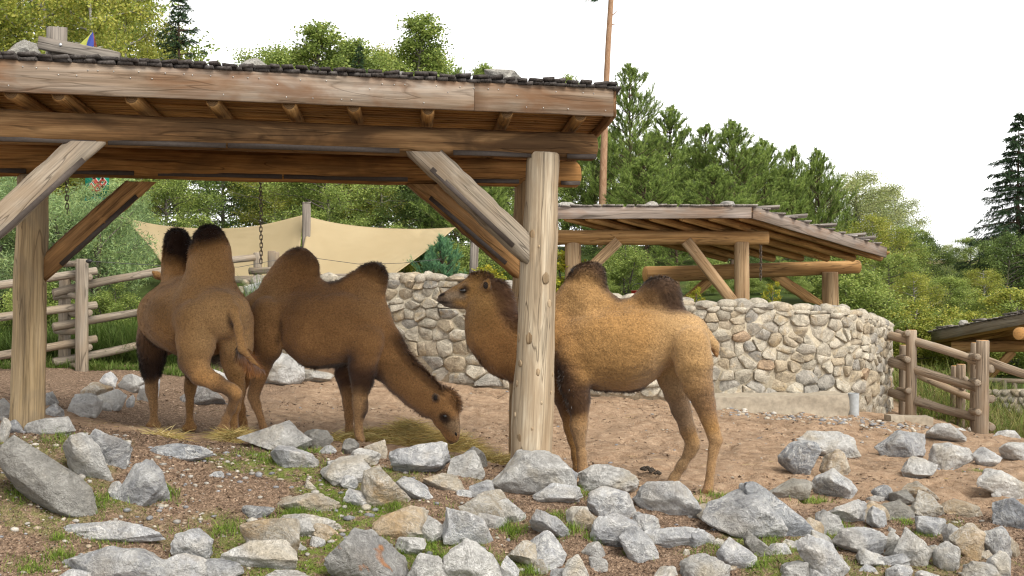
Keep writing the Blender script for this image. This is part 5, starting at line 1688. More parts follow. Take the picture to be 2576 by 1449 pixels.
GR = ("angular grey limestone boulder with white veins on the earth bank", "grey boulders on the bank")
TN = ("tan stained limestone boulder lying among the grey ones on the bank", "tan boulders on the bank")
PL = ("pale whitish limestone boulder half sunk in the earth bank", "pale boulders on the bank")
SM = ("small grey stone no bigger than a camel's hoof on the bank", "small stones on the bank")
YD = ("grey boulder half buried in the sandy yard right of the camels", "boulders in the sandy yard")
HP = ("pale rough boulder in the heap behind the left shelter post", "boulders heaped behind the left post")
def A(*b): return [b[0] / 3, 966 + b[1] / 3, b[2] / 3, 966 + b[3] / 3]
def B(*b): return [858.7 + b[0] / 3, 966 + b[1] / 3, 858.7 + b[2] / 3, 966 + b[3] / 3]
def C(*b): return [1717.3 + b[0] / 3, 966 + b[1] / 3, 1717.3 + b[2] / 3, 966 + b[3] / 3]
def rk(box, mat, lab, **kw):
    lab, grp = lab if isinstance(lab, tuple) else (lab, None)
    rock_px(*box, mat, lab, grp, **kw)
# left part of the bank
rk(A(-20, 390, 755, 985), "rock_smooth", "very long smooth grey boulder lying slantwise below the left post", rot=.62, stretch=2.6, deep=.55, angular=.7, rough=.03)
rk(A(455, 365, 838, 745), "rock_pale", "pale slab leaning behind the long smooth boulder", rot=.72, stretch=1.9, deep=.7)
rk(A(610, 328, 978, 632), "rock_dark", "dark grey wedge boulder with a brown stained side near the edging strip", rot=.7, stretch=1.4)
rk(A(-30, 250, 78, 465), "rock_pale", PL); rk(A(30, 268, 168, 388), "rock_grey", GR); rk(A(160, 248, 562, 405), "rock_pale", "long pale boulder at the foot of the left shelter post", shear=.2, taper=.3)
rk(A(800, 568, 1262, 908), "rock_grey", "pyramid-shaped grey boulder beside the dark wedge boulder", taper=.6, shear=.15); rk(A(800, 730, 930, 860), "rock_grey", SM)
rk(A(1085, 452, 1622, 572), "rock_blue", "thin flat grey slab in the dirt under the edging strip", taper=.15, deep=.4, sink=.3)
rk(A(1790, 288, 2362, 515), "rock_pale", "big pale tan-streaked boulder beside the edging strip's hay", taper=.3, shear=.2, seed=77)
rk(A(2280, 340, 2505, 490), "rock_smooth", "dull brownish grey boulder next to the big pale tan-streaked one")
rk(A(2030, 475, 2400, 650), "rock_grey", GR, taper=.4, shear=-.15); rk(A(2390, 465, 2542, 552), "rock_grey", GR); rk(A(2460, 575, 2580, 640), "rock_pale", PL)
rk(A(412, 1030, 1232, 1182), "rock_grey", "long low flat grey slab lying in the pebbly dirt", taper=.1, deep=.35, sink=.3)
rk(A(445, 1225, 1330, 1520), "rock_grey", "broad white-veined grey boulder beside the pebbly dirt, lowest on the bank", taper=.35, deep=.6); rk(A(1160, 1280, 1560, 1520), "rock_grey", GR, shear=-.2)
rk(A(1285, 1092, 1602, 1342), "rock_grey", GR, angular=.7, taper=.3); rk(A(1510, 1328, 1832, 1520), "rock_grey", GR)
rk(A(1822, 1002, 2272, 1342), "rock_tan", TN, rot=.5, stretch=1.3); rk(A(1665, 1178, 2255, 1425), "rock_pale", PL, shear=-.15)
rk(A(1812, 915, 2065, 1042), "rock_dark", "flat dark slate-like slab end under the tan topped slab", deep=.5); rk(A(2050, 822, 2562, 985), "rock_tan", "flat slab with a tan top and grey underside", taper=.2, deep=.5)
rk(A(2000, 975, 2565, 1155), "rock_pale", PL, taper=.3); rk(A(2330, 1150, 2450, 1260), "rock_grey", SM); rk(A(1935, 1398, 2352, 1520), "rock_pale", PL); rk(A(420, 1398, 702, 1500), "rock_grey", GR)
rk(A(1570, 655, 1685, 695), "rock_grey", SM); rk(A(2290, 720, 2385, 800), "rock_tan", SM); rk(A(2090, 840, 2200, 880), "rock_tan", SM)
# heap behind the left post
for bx, mt in ((A(508, 72, 758, 242), "rock_pale"), (A(598, -15, 850, 122), "rock_tan"), (A(733, 40, 948, 198), "rock_pale"), (A(1028, -5, 1192, 128), "rock_pale"), (A(942, 80, 1012, 182), "rock_grey"), (A(735, 140, 830, 205), "rock_grey"),
               (A(335, 58, 435, 165), "rock_pale"), (A(330, 145, 470, 245), "rock_grey"), (A(-40, 110, 75, 262), "rock_pale"),
               ([250, 936, 293, 980], "rock_grey"), ([290, 940, 372, 985], "rock_pale"), ([360, 932, 400, 985], "rock_grey")):
    rk(bx, mt, HP)
rk([448, 962, 572, 1018], "rock_dark", "flat dark grey boulder between the legs of the walking camel", taper=.3)
rk([465, 930, 525, 975], "rock_grey", "grey upright boulder behind the walking camel's forelegs"); rk([492, 925, 572, 970], "rock_pale", "brownish pale boulder behind the flat dark one"); rk([556, 850, 592, 915], "rock_grey", "light boulder seen between the hind legs of the walking camel")
rk([664, 888, 766, 972], "rock_pale", "big white boulder under the grazing camel's belly", shear=.1); rk([690, 866, 745, 905], "rock_dark", "dark boulder behind the big white boulder under the camel"); rk([740, 930, 840, 966], "rock_pale", "low pale stone in the sand under the grazing camel's belly"); rk([612, 706, 686, 752], "rock_grey", "blue grey boulder on the wall between the two brown camels", Y=22.0)
# middle part
rk(B(358, 443, 815, 700), "rock_grey", "large light grey boulder in front of the hay", taper=.35, shear=.1, seed=31); rk(B(800, 508, 1082, 724), "rock_pale", "pale grey boulder between the hay and the knotted post's big boulder", taper=.3)
rk(B(1092, 503, 1795, 842), "rock_pale", "very large pale boulder hiding the foot of the knotted post", taper=.4, shear=-.05, seed=204, deep=.6); rk(B(1620, 630, 1792, 800), "rock_grey", GR)
rk(B(1788, 612, 2248, 835), "rock_pale", "smooth pale boulder at the golden camel's front foot", taper=.25, angular=.75, seed=41); rk(B(2208, 728, 2745, 1030), "rock_grey", "broad ledged grey boulder below the golden camel's belly", taper=.2, seed=52)
rk(B(60, 490, 292, 612), "rock_pale", PL); rk(B(-170, 558, 238, 765), "rock_pale", PL, taper=.3); rk(B(128, 612, 522, 938), "rock_tan", "tall tan and grey peaked boulder above the mossy hollow", taper=.6, shear=-.2)
rk(B(378, 698, 702, 884), "rock_grey", GR, shear=-.3, taper=.4); rk(B(612, 680, 928, 814), "rock_tan", TN); rk(B(962, 728, 1162, 864), "rock_grey", GR); rk(B(868, 795, 1002, 852), "rock_grey", SM)
rk(B(886, 828, 1245, 1055), "rock_tan", "ochre yellow topped block boulder in the middle of the mossy slope", taper=.15); rk(B(1125, 862, 1394, 1048), "rock_pale", PL, shear=-.3)
rk(B(1446, 752, 1824, 908), "rock_grey", GR, taper=.25); rk(B(1858, 792, 2244, 1034), "rock_grey", GR, shear=-.3); rk(B(1728, 932, 1955, 1122), "rock_tan", TN); rk(B(1862, 982, 2255, 1230), "rock_grey", "large dark-faced grey boulder, rounded, beside the tan one on the slope", taper=.3, angular=.75); rk(B(2090, 1080, 2395, 1342), "rock_grey", GR, shear=-.3)
rk(B(232, 928, 645, 1165), "rock_tan", TN, taper=.35); rk(B(605, 1002, 772, 1194), "rock_pale", PL, taper=.3); rk(B(762, 938, 1185, 1238), "rock_grey", GR, taper=.4, shear=-.25)
rk(B(1422, 946, 1760, 1204), "rock_grey", "notched grey boulder with a pointed left end", taper=.6, shear=-.45); rk(B(742, 1168, 1245, 1560), "rock_pale", "large smooth pale boulder low on the mossy slope", taper=.35, angular=.7, shear=-.1)
rk(B(388, 1158, 635, 1315), "rock_pale", PL); rk(B(492, 1278, 815, 1540), "rock_pale", PL, taper=.2); rk(B(1238, 1182, 1555, 1395), "rock_tan", TN); rk(B(1305, 1128, 1702, 1415), "rock_grey", GR, shear=-.2)
rk(B(1668, 1286, 1875, 1560), "rock_pale", PL, taper=.4); rk(B(1192, 1298, 1344, 1500), "rock_grey", GR, shear=-.2); rk(B(1575, 1385, 1722, 1500), "rock_grey", GR); rk(B(2282, 1083, 2788, 1245), "rock_grey", "low flat-topped grey slab below the rounded dark-faced boulder", taper=.1, deep=.5)
rk(B(2325, 1383, 2545, 1500), "rock_pale", PL); rk(B(-10, 688, 122, 794), "rock_grey", SM); rk(B(898, 475, 1104, 630), "rock_smooth", "dull square-edged stone at the end of the hay", taper=.1); rk(B(-5, 412, 132, 530), "rock_smooth", "dull grey brown stone at the grazing camel's front feet, left one"); rk(B(168, 418, 348, 555), "rock_tan", "dull tan stone between the grazing camel's front feet and the hay"); rk(B(805, 1405, 1105, 1520), "rock_dark", GR)
rk(B(-130, 1085, 495, 1580), "rock_lichen", "big smooth-faced grey boulder with orange lichen spots", taper=.45, shear=-.15, deep=.6); rk(B(540, 1165, 640, 1240), "rock_tan", SM)
# right part
rk(C(440, 728, 1075, 1155), "rock_blue", "long dark blue-grey slab leaning behind the largest boulder", rot=.55, stretch=2.0, deep=.5, seed=313); rk(C(148, 800, 795, 1185), "rock_grey", "largest light grey boulder with an undercut front edge, right of the camels", taper=.35, shear=-.1, deep=.6, seed=318)
rk(C(638, 718, 992, 875), "rock_smooth", GR); rk(C(995, 648, 1325, 875), "rock_grey", "cone-shaped grey boulder with white seams", taper=.6); rk(C(733, 428, 1032, 684), "rock_blue", "blue grey flat-topped boulder touching the yellow rounded one", taper=.15, shear=.1)
rk(C(858, 358, 1340, 545), "rock_pale", "long pale boulder lying behind the yellow rounded one", rot=.2, stretch=1.8, deep=.5); rk(C(1042, 488, 1270, 705), "rock_tan", "yellow tan rounded boulder among three in the sand", taper=.2, angular=.7)
for bx in (C(1452, 358, 1845, 560), C(1842, 293, 2150, 434), C(1652, 548, 1940, 715), C(1872, 438, 2185, 660), C(2078, 483, 2218, 594), C(2202, 478, 2420, 624), C(2398, 433, 2650, 570), C(2348, 343, 2555, 408)):
    rk(bx, random.Random(int(bx[0])).choice(["rock_grey", "rock_pale", "rock_pale"]), YD, taper=.3)
rk(C(2215, 643, 2640, 864), "rock_pale", YD, shear=-.25, taper=.3); rk(C(2342, 858, 2700, 1114), "rock_blue", "large blue grey boulder in the sand at the end of the bank", shear=-.2); rk(C(1938, 868, 2280, 1014), "rock_tan", "low brown tan slab in the sand", shear=-.2, taper=.2)
rk(C(1438, 768, 1614, 890), "rock_dark", "small dark cube-like stone beside the yellow streaked boulder"); rk(C(1580, 795, 1785, 925), "rock_smooth", GR); rk(C(1690, 800, 2005, 1025), "rock_tan", "yellow streaked sloping boulder beside the small dark stone", shear=-.35, taper=.3); rk(C(1476, 878, 1775, 1034), "rock_smooth", GR, taper=.3)
rk(C(1088, 873, 1404, 1064), "rock_grey", "blocky grey boulder below the cone-shaped one", taper=.1); rk(C(1398, 918, 1558, 1094), "rock_grey", GR, shear=-.3); rk(C(1648, 738, 1935, 895), "rock_tan", TN, shear=-.3); rk(C(1768, 992, 2005, 1164), "rock_grey", GR); rk(C(1978, 1048, 2145, 1244), "rock_grey", GR, shear=-.3)
rk(C(2026, 1058, 2334, 1345), "rock_tan", "rust-stained boulder with a dark underside near the end of the bank", shear=-.3); rk(C(2246, 1068, 2515, 1335), "rock_grey", GR, shear=-.35); rk(C(1536, 1103, 1655, 1264), "rock_pale", PL); rk(C(1606, 1093, 1895, 1385), "rock_pale", "upright pale boulder with a pointed top low on the right bank", taper=.4, shear=-.1)
rk(C(1908, 1188, 2115, 1405), "rock_pale", PL, angular=.7); rk(C(1145, 1088, 1525, 1285), "rock_grey", GR, taper=.3); rk(C(866, 1143, 1275, 1500), "rock_grey", "long grey boulder sliding down the bare soil", rot=.6, stretch=1.8, deep=.6); rk(C(1466, 1283, 1755, 1394), "rock_grey", GR, taper=.3); rk(C(1552, 1363, 1765, 1500), "rock_grey", GR)
rk(C(1776, 1408, 1975, 1500), "rock_pale", PL); rk(C(266, 1166, 595, 1420), "rock_grey", "wedge-shaped grey boulder in front of the largest one", taper=.5, shear=-.15); rk(C(-5, 1288, 370, 1540), "rock_pale", PL, angular=.7); rk(C(716, 1338, 1000, 1500), "rock_pale", PL, taper=.3); rk(C(935, 1388, 1125, 1500), "rock_grey", GR)
rk(C(2116, 1338, 2445, 1520), "rock_pale", PL, shear=-.2); rk(C(2326, 1258, 2505, 1500), "rock_pale", PL, shear=-.2); rk(C(1396, 843, 1535, 892), "rock_pale", SM); rk(C(-10, 1090, 212, 1255), "rock_grey", GR, taper=.1); rk(C(2345, 805, 2420, 865), "rock_pale", SM); rk(C(1760, 960, 1840, 1000), "rock_pale", SM)
rk(C(0, 1245, 60, 1300), "rock_tan", SM); rk(C(940, 750, 1000, 790), "rock_pale", SM); rk(C(2060, 330, 2150, 362), "rock_pale", "small white stone beside the boulder by the fence, left one"); rk(C(2160, 325, 2190, 360), "rock_tan", "small yellowish stone by the fence post")
rk([1870, 970, 1900, 990], "rock_grey", SM) if False else None

_rf = random.Random(44)
for _k in range(48):                                     # smaller stones wedged between the big ones down the slope
    _x = _rf.uniform(1730, 2570) if _k < 30 else _rf.uniform(700, 1700); _y = _rf.uniform(1300, 1448) if _x > 1730 else _rf.uniform(1270, 1448)
    _w = _rf.uniform(28, 88); _h = _w * _rf.uniform(.5, .85)
    rk([_x - _w / 2, _y - _h, _x + _w / 2, _y], _rf.choice(["rock_grey", "rock_pale", "rock_tan", "rock_pale", "rock_smooth"]), SM, taper=_rf.uniform(.1, .4), shear=_rf.uniform(-.3, .1), sink=.5)
REF = {"very long smooth grey boulder": "long smooth boulder", "pale slab leaning behind": "leaning pale slab", "dark grey wedge boulder": "dark wedge boulder", "long pale boulder at the foot": "left shelter post", "pyramid-shaped grey": "pyramid-shaped boulder",
       "thin flat grey slab": "thin flat slab", "big pale tan-streaked": "big tan-streaked boulder", "long low flat grey slab": "long low slab", "broad white-veined": "broad white-veined boulder", "flat slab with a tan top": "tan-topped slab",
       "large light grey boulder in front of the hay": "light boulder before the hay", "very large pale boulder hiding": "very large post boulder", "smooth pale boulder at the golden": "boulder at the golden camel's foot", "broad ledged grey": "broad ledged boulder", "tall tan and grey peaked": "tall peaked boulder",
       "ochre yellow topped": "ochre-topped block", "large dark-faced": "rounded dark-faced boulder", "notched grey": "notched pointed boulder", "large smooth pale boulder low": "large smooth pale boulder", "low flat-topped grey slab": "low flat-topped slab", "big smooth-faced grey": "orange-lichened boulder",
       "long dark blue-grey slab": "long leaning slab", "largest light grey": "largest boulder", "cone-shaped grey": "cone-shaped boulder", "blue grey flat-topped": "flat-topped boulder", "yellow tan rounded": "yellow rounded boulder", "large blue grey boulder in the sand": "large blue grey boulder",
       "low brown tan slab": "low brown slab", "yellow streaked sloping": "yellow streaked boulder", "blocky grey boulder below": "blocky boulder", "rust-stained": "rust-stained boulder", "upright pale boulder with": "upright pointed boulder", "long grey boulder sliding": "sliding long boulder", "wedge-shaped grey boulder in front": "wedge-shaped boulder"}
def relabel():
    marks = []
    rocks = [o for o in COL.objects if o.name.startswith("boulder")]
    for o in rocks:
        for k, v in REF.items():
            if o["label"].startswith(k): marks.append((Vector(o.location), v))
    seen = {}
    for o in rocks:
        if "group" not in o: continue
        p = Vector(o.location); d = o.dimensions
        w = max(d.x, d.y)
        me = o.data; cs = [v.co for v in me.vertices]; wx = max(c.x for c in cs) - min(c.x for c in cs); hz = max(c.z for c in cs)
        size = "tiny" if wx < .14 else "small" if wx < .28 else "medium-sized" if wx < .48 else "big"
        shape = "flat " if hz < wx * .5 else "upright " if hz > wx * 1.15 else ""
        mt = me.materials[0].name
        col = {"rock_grey": "grey veined", "rock_pale": "pale", "rock_tan": "tan", "rock_smooth": "dull grey", "rock_dark": "dark"}.get(mt, "grey")
        if o["group"].startswith("boulders heaped"):
            lab = f"{size} {shape}{col} boulder in the heap behind the left shelter post"
        else:
            q, ref = min(marks, key=lambda m: (m[0] - p).length if (m[0] - p).length > .02 else 99)
            dy = p.y - q.y
            rel = "just uphill of" if dy > .14 else "just downhill of" if dy < -.14 else "beside"
            lab = f"{size} {shape}{col} boulder {rel} the {ref}"
        o["label"] = lab
        if not o["group"].startswith("boulders heaped"): o["group"] = "loose boulders on the bank and yard"
        seen.setdefault(lab, []).append((wx, o))
    for lab, lst in seen.items():
        if len(lst) == 2 and len(lab.split()) < 13 and abs(lst[0][0] - lst[1][0]) > .15 * max(lst[0][0], lst[1][0]):
            lst.sort(key=lambda t: t[0]); lst[0][1]["label"] = "smaller of two: " + lab; lst[1][1]["label"] = "larger of two: " + lab
relabel()

# stones weighing down the roofs
def roof_stone(x0, y0, x1, y1, Y, label, mat="rock_roof", seed=1, flat=.12, zsup=None):
    cx = (x0 + x1) / 2; w = (x1 - x0) * Y / PF
    P, F = rock_mesh(seed, sub=4, rough=.05, taper=flat)
    top = zat(y0, Y, cx); bot = zsup if zsup is not None else zat(y1, Y, cx)
    P = P * np.array([w, w * .7, top - bot]); P[:, 2] += (top - bot) / 2
    me = mesh_np("roof_stone", P, F, True); me.set_sharp_from_angle(angle=math.radians(32))
    tag(obj("roof_stone", me, M[mat], None, Matrix.Translation(((cx - PW / 2) / PF * Y, Y, bot))), label, "stone")
def rsup(px, d):
    return roof_pt(s_of(px), d, 1.565).z, roof_pt(s_of(px), d, 1.56).y
for (x0, y0, x1, lab, sd) in ((18, 101, 104, "rough beige stone on the roof beside the crossed timbers", 5), (594, 145, 686, "rounded grey stone on the shingle roof above the grazing camel", 6), (980, 180, 1030, "small low white stone on the shingle roof", 7), (1218, 175, 1316, "flat beige stone slab on the shingle roof near its corner", 8)):
    z, y = rsup((x0 + x1) / 2, .38)
    roof_stone(x0, y0, x1, 0, y, lab, seed=sd + 60, flat=.35 if sd != 8 else .05, zsup=z - .01)
for (x0, y0, x1, y1, lab, sd) in ((1402, 508, 1452, 520, "thin white stone on the small shelter's roof beside the knotted post", 11), (1620, 506, 1656, 521, "small square grey stone on the small shelter's roof", 12), (1810, 505, 1852, 521, "rounded white stone on the small shelter's roof near its corner", 13)):
    roof_stone(x0, y0, x1, y1 + 3, 21.85, lab, seed=sd + 80, flat=.2)
roof_stone(2412, 805, 2440, 824, 28.3, "small pale stone on the low far roof", seed=99)

# ------------------------------------------------------------------ crossed timbers and prayer flag on the roof
def roof_timbers():
    d = .75
    def onroof(px): return roof_pt(s_of(px), d, 1.56)
    b = onroof(143); Y = b.y
    S = thing("crossed_timbers", "weathered grey post with a slanting squared beam bolted across it on the roof", "timber frame", b[:])
    ptop = at(143, 70, Y); b.x = ptop.x
    board("post", Vector((b.x, b.y, b.z - .03)), ptop, .15, .12, Vector((1, .55, 0)), M["greypost"], S, 1, cham=.008, rough=.003)
    a, c = at(98, 108, Y - .12), at(300, 148, Y - .02)
    bm = board("beam", a, c, .10, .12, Vector((0, 0, 1)), M["greypost"], S, 2, cham=.006, rough=.003, nz=6)
    V, F = ico(2)
    obj("bolt", mesh_np("bolt", V * np.array([.015, .012, .018]), F, True), M["bolt"], bm, Matrix.Translation(at(152, 113, Y - .2)))
    q = at(178, 137, Y - .05); e = onroof(178); e.x = q.x
    board("prop", Vector((q.x, e.y - .05, e.z - .03)), Vector((q.x + .02, e.y - .05, q.z)), .07, .06, Vector((1, .3, 0)), M["greypost"], S, 3)
    # cloth flag bundle knotted on a thin stick behind the beam
    cols = [(.42, .44, .10), (.50, .50, .52), (.05, .075, .30), (.38, .12, .09), (.05, .20, .15)]
    tip = at(232, 80, Y + .25)
    foot = onroof(232) + Vector((0, .25, -.02)); foot.x = tip.x
    Fl = thing("prayer_flag", "bundle of yellow, blue and red cloth flags behind the slanting roof beam", "flag", foot[:])
    log("stick", foot, tip, .008, .006, M["rail"], Fl, 9, ns=6, seglen=.2)
    lows = [(206, 113), (214, 119), (223, 123), (234, 115), (201, 113)]
    for i, ((lx, ly), c_) in enumerate(zip(lows, cols)):
        A_, B_ = tip, at(lx, ly, Y + (.06 if i == 2 else .14 if i == 0 else .2))
        Vv = []; n = 10
        for k in range(n + 1):
            t = k / n; p = A_.lerp(B_, t)
            wv = (.010 + .030 * t) * (1 if i < 4 else .4)
            for m_ in range(5):
                s_ = (m_ - 2) / 2
                Vv.append((p + Vector((wv * s_, .025 * math.sin(m_ * 2.1 + i * 2 + t * 4) * t, -.012 * abs(s_)))) [:])
        Ff = [(k * 5 + m_, k * 5 + m_ + 1, (k + 1) * 5 + m_ + 1, (k + 1) * 5 + m_) for k in range(n) for m_ in range(4)]
        me = mesh_np("cloth", Vv, np.array(Ff), True); set_col(me, np.tile(c_, (len(Vv), 1)))
        obj("cloth", me, M["flagcloth"], Fl)
    # red cloth lying under the beam
    p = at(172, 140, Y + .1)
    Vv = [(p + Vector((x * .11, y * .05 + .03 * math.sin(x * 5), .03 * math.cos(x * 4 + y) - .01)))[:] for y in (-1, 0, 1) for x in np.linspace(-1, 1, 7)]
    Ff = [(r * 7 + k, r * 7 + k + 1, r * 7 + k + 8, r * 7 + k + 7) for r in range(2) for k in range(6)]
    me = mesh_np("cloth", Vv, np.array(Ff), True); set_col(me, np.tile((.55, .11, .06), (len(Vv), 1)))
    tag(obj("red_cloth", me, M["flagcloth"]), "scrap of red cloth under the slanting roof beam", "cloth")
roof_timbers()

# ------------------------------------------------------------------ green painted board with knot ornament in the willows
def green_board():
    Y = 23.0
    def P(x, y, o=0.0): return at(34.2 + (x + 220 * 6.44) * 0 + x * .1042 + 147.6 - 34.2, 442.7 + y * .1042, Y - o)
    c = P(900, 600)
    S = thing("painted_board", "teal green board with red and white interlaced ornament half hidden in the willow leaves", "sign", (c.x, c.y, gz(c.x, c.y)))
    pts = [P(640, -260), P(1215, -260), P(1195, 540), P(640, 540)]
    V = [p[:] for p in pts] + [(p + Vector((0, .03, 0)))[:] for p in pts]
    me = mesh_np("panel", V, np.array([(3, 2, 1, 0), (4, 5, 6, 7), (0, 1, 5, 4), (1, 2, 6, 5), (2, 3, 7, 6), (3, 0, 4, 7)])); set_col(me, np.tile((.012, .24, .155), (8, 1)))
    obj("panel", me, M["flagcloth"], S)
    me = board_mesh((P(1195, 540) - P(640, 540)).length, .07, .05, 3); obj("ledge", me, M["ledge"], S, axis_matrix(P(640, 560), P(1195, 560), (0, 0, 1)))
    def stroke(pts_, w, col, off):
        for (a, b) in zip(pts_[:-1], pts_[1:]):
            a3, b3 = P(*a, off), P(*b, off)
            me = board_mesh((b3 - a3).length + w * .6, w, .004, 1, rough=0, cham=.001, nz=1); set_col(me, np.tile(col, (len(me.vertices), 1)))
            obj("ornament", me, M["flagcloth"], S, axis_matrix(a3 - (b3 - a3).normalized() * w * .3, b3, (b3 - a3).cross(Vector((0, -1, 0)))))
    red, wht = (.40, .08, .06), (.60, .60, .56)
    paths = [[(740, 270), (830, 350), (960, 180), (860, 60), (760, -60)], [(780, 190), (930, 400), (1010, 310), (840, 110)], [(1000, 190), (1060, 260), (1130, 150), (1060, 60), (1000, 150)], [(700, -150), (800, -20), (900, -150), (1000, 0), (1100, -150)]]
    for i, pt in enumerate(paths):
        stroke(pt, .058, wht, .006 + .002 * i); stroke(pt, .036, red, .011 + .002 * i)
    for px in (930,):
        a = P(px, 540); log("stake", (a.x, a.y + .08, gz(a.x, a.y) - .2), (a.x, a.y + .08, P(px, -260).z), .035, .035, M["bark_dark"], S, px)
M["ledge"] = simple("ledge_teal", (.02, .25, .22), .6)
green_board()

# red thing glimpsed behind the rear hump, electric wire
def small_bits():
    p = at(1607, 730, 23.5)
    V, F = ico(2)
    z = float(hill_z(np.float64(p.x), np.float64(p.y)))
    S = thing("red_bucket", "red bucket glimpsed behind the golden camel's humps", "bucket", (p.x, p.y, z))
    n = 14; Vv = []
    for r, zz in ((.10, 0), (.135, .30), (.145, .31), (.125, .30), (.095, .02)):
        for k in range(n): Vv.append((p.x + r * math.cos(6.2832 * k / n), p.y + r * math.sin(6.2832 * k / n), z + zz + .02))
    Ff = [(j * n + k, j * n + (k + 1) % n, (j + 1) * n + (k + 1) % n, (j + 1) * n + k) for j in range(4) for k in range(n)]
    obj("tub", mesh_np("tub", Vv, np.array(Ff), True), M["red"], S)
    hp = [Vector((p.x + .14 * math.cos(t), p.y, z + .33 + .12 * math.sin(t))) for t in np.linspace(0, math.pi, 9)]
    for a, b in zip(hp[:-1], hp[1:]): pass
    cu = []
    for q in hp:
        for k in range(5): cu.append((q.x, q.y + .006 * math.cos(k * 1.257), q.z + .006 * math.sin(k * 1.257)))
    obj("handle", mesh_np("handle", cu, np.array([(j * 5 + k, j * 5 + (k + 1) % 5, (j + 1) * 5 + (k + 1) % 5, (j + 1) * 5 + k) for j in range(8) for k in range(5)])), M["wire"], S)
    # fence wire sagging across the sail
    pts = [at(224, 657, 19.9), at(400, 668, 20.7), at(600, 672, 21.6), at(690, 655, 22.6), at(760, 645, 22.4), at(900, 664, 22.2), at(1010, 662, 22.0), at(1110, 652, 22.0)]
    Vv = []
    for q in pts:
        for k in range(5): Vv.append((q.x, q.y + .0045 * math.cos(k * 1.257), q.z + .0045 * math.sin(k * 1.257)))
    o = obj("fence_wire", mesh_np("wire", Vv, np.array([(j * 5 + k, j * 5 + (k + 1) % 5, (j + 1) * 5 + (k + 1) % 5, (j + 1) * 5 + k) for j in range(len(pts) - 1) for k in range(5)])), M["wire"])
    tag(o, "thin dark fence wire running from the left fence post across the sail", "wire")
    # dung
    g = ground_at(1626, 1190)
    rng = np.random.default_rng(4); Vd, Fd = [], []
    Vi, Fi = ico(1)
    for k in range(22):
        c = np.array([rng.normal(0, .055), rng.normal(0, .05), 0]); c[2] = max(0, .05 - np.hypot(c[0], c[1]) * .4) + .012
        b = len(Vd); Vd += list(Vi * rng.uniform(.014, .022) * np.array([1.3, 1, .9]) + c); Fd += [list(f + b) for f in Fi]
    tag(obj("dung_heap", mesh_np("dung", np.array(Vd), np.array(Fd), True), M["dung"], None, Matrix.Translation(g)), "small dark heap of dung in the sand under the golden camel", "dung")
small_bits()

# ------------------------------------------------------------------ hay, grass, pebbles
def strands(n, rng, pos, length, width, colfn, lift, curl=.5, segs=3, turn=False):
    """bent strips; pos (n,3) roots, lift mean upward slope"""
    th = rng.uniform(0, 2 * np.pi, n)
    up = lift(n)
    L = length(n); w = width(n)
    d = np.stack([np.cos(th) * np.cos(up), np.sin(th) * np.cos(up), np.sin(up)], 1)
    side = np.stack([-np.sin(th), np.cos(th), np.zeros(n)], 1)
    if turn:
        side = np.cross(d, rng.normal(size=(n, 3))); side /= np.linalg.norm(side, axis=1, keepdims=True) + 1e-9
    bend = np.stack([np.cos(th), np.sin(th), -np.ones(n) * .8], 1) * rng.uniform(.2, 1, (n, 1)) * curl
    V = np.empty((n, (segs + 1) * 2, 3)); C = np.empty((n, (segs + 1) * 2, 3))
    col = colfn(n)
    for s in range(segs + 1):
        t = s / segs
        p = pos + d * (L * t)[:, None] + bend * (L * t * t)[:, None]
        ww = (w * (1 - t * .85))[:, None]
        V[:, 2 * s] = p - side * ww; V[:, 2 * s + 1] = p + side * ww
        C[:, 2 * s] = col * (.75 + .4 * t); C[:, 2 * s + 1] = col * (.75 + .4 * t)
    k = (segs + 1) * 2
    base = np.arange(n)[:, None] * k
    F = np.concatenate([base + np.array([2 * s, 2 * s + 1, 2 * s + 3, 2 * s + 2])[None] for s in range(segs)])
    return V.reshape(-1, 3), F, np.clip(C.reshape(-1, 3), 0, 1)

def hay_pile(x0, x1, py, hgt, n, label, seed, dep=.5):
    rng = np.random.default_rng(seed)
    a = ground_at((x0 + x1) / 2, py); w = (x1 - x0) * a.y / PF
    def surf(u, v):
        r2 = u * u + v * v
        x = a.x + u * w / 2; y = a.y + v * dep
        lump = .62 + .6 * vnoise(np.c_[x * 2.6, y * 2.6, np.zeros(len(x))], 1.0, seed, 3)
        return x, y, gsamp(x, y) + np.maximum(0, 1 - r2) ** .8 * hgt * np.maximum(lump, .05) - .01 * (r2 > .95)
    S = thing("hay_pile", label, "hay", (a.x, a.y, float(gsamp(a.x, a.y)[0])))
    pal = np.array([(.66, .50, .19), (.58, .43, .15), (.75, .62, .30), (.46, .33, .12), (.55, .48, .18)])
    k = 28
    U, Vv = np.meshgrid(np.linspace(-1, 1, k), np.linspace(-1, 1, k)); rr = np.maximum(1, np.hypot(U, Vv))
    x, y, z = surf((U / rr).ravel(), (Vv / rr).ravel())
    I = np.arange(k * k).reshape(k, k)
    me = mesh_np("mound", np.c_[x, y, z], np.stack([I[:-1, :-1], I[:-1, 1:], I[1:, 1:], I[1:, :-1]], -1).reshape(-1, 4), True)
    set_col(me, np.tile((.42, .31, .12), (k * k, 1)) * (1 + .3 * vnoise(np.c_[x, y, z], 9, 3, 2))[:, None]); obj("mound", me, M["hay"], S)
    r = np.sqrt(rng.random(n)) * 1.04; t = rng.random(n) * 2 * np.pi
    x, y, z = surf(r * np.cos(t), r * np.sin(t))
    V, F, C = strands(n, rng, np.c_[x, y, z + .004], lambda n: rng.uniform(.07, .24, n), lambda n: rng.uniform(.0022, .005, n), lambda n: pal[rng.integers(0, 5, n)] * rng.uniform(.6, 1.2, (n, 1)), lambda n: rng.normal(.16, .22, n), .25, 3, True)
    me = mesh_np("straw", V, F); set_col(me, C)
    o = obj("straw", me, M["hay"], S); o["kind"] = "stuff"
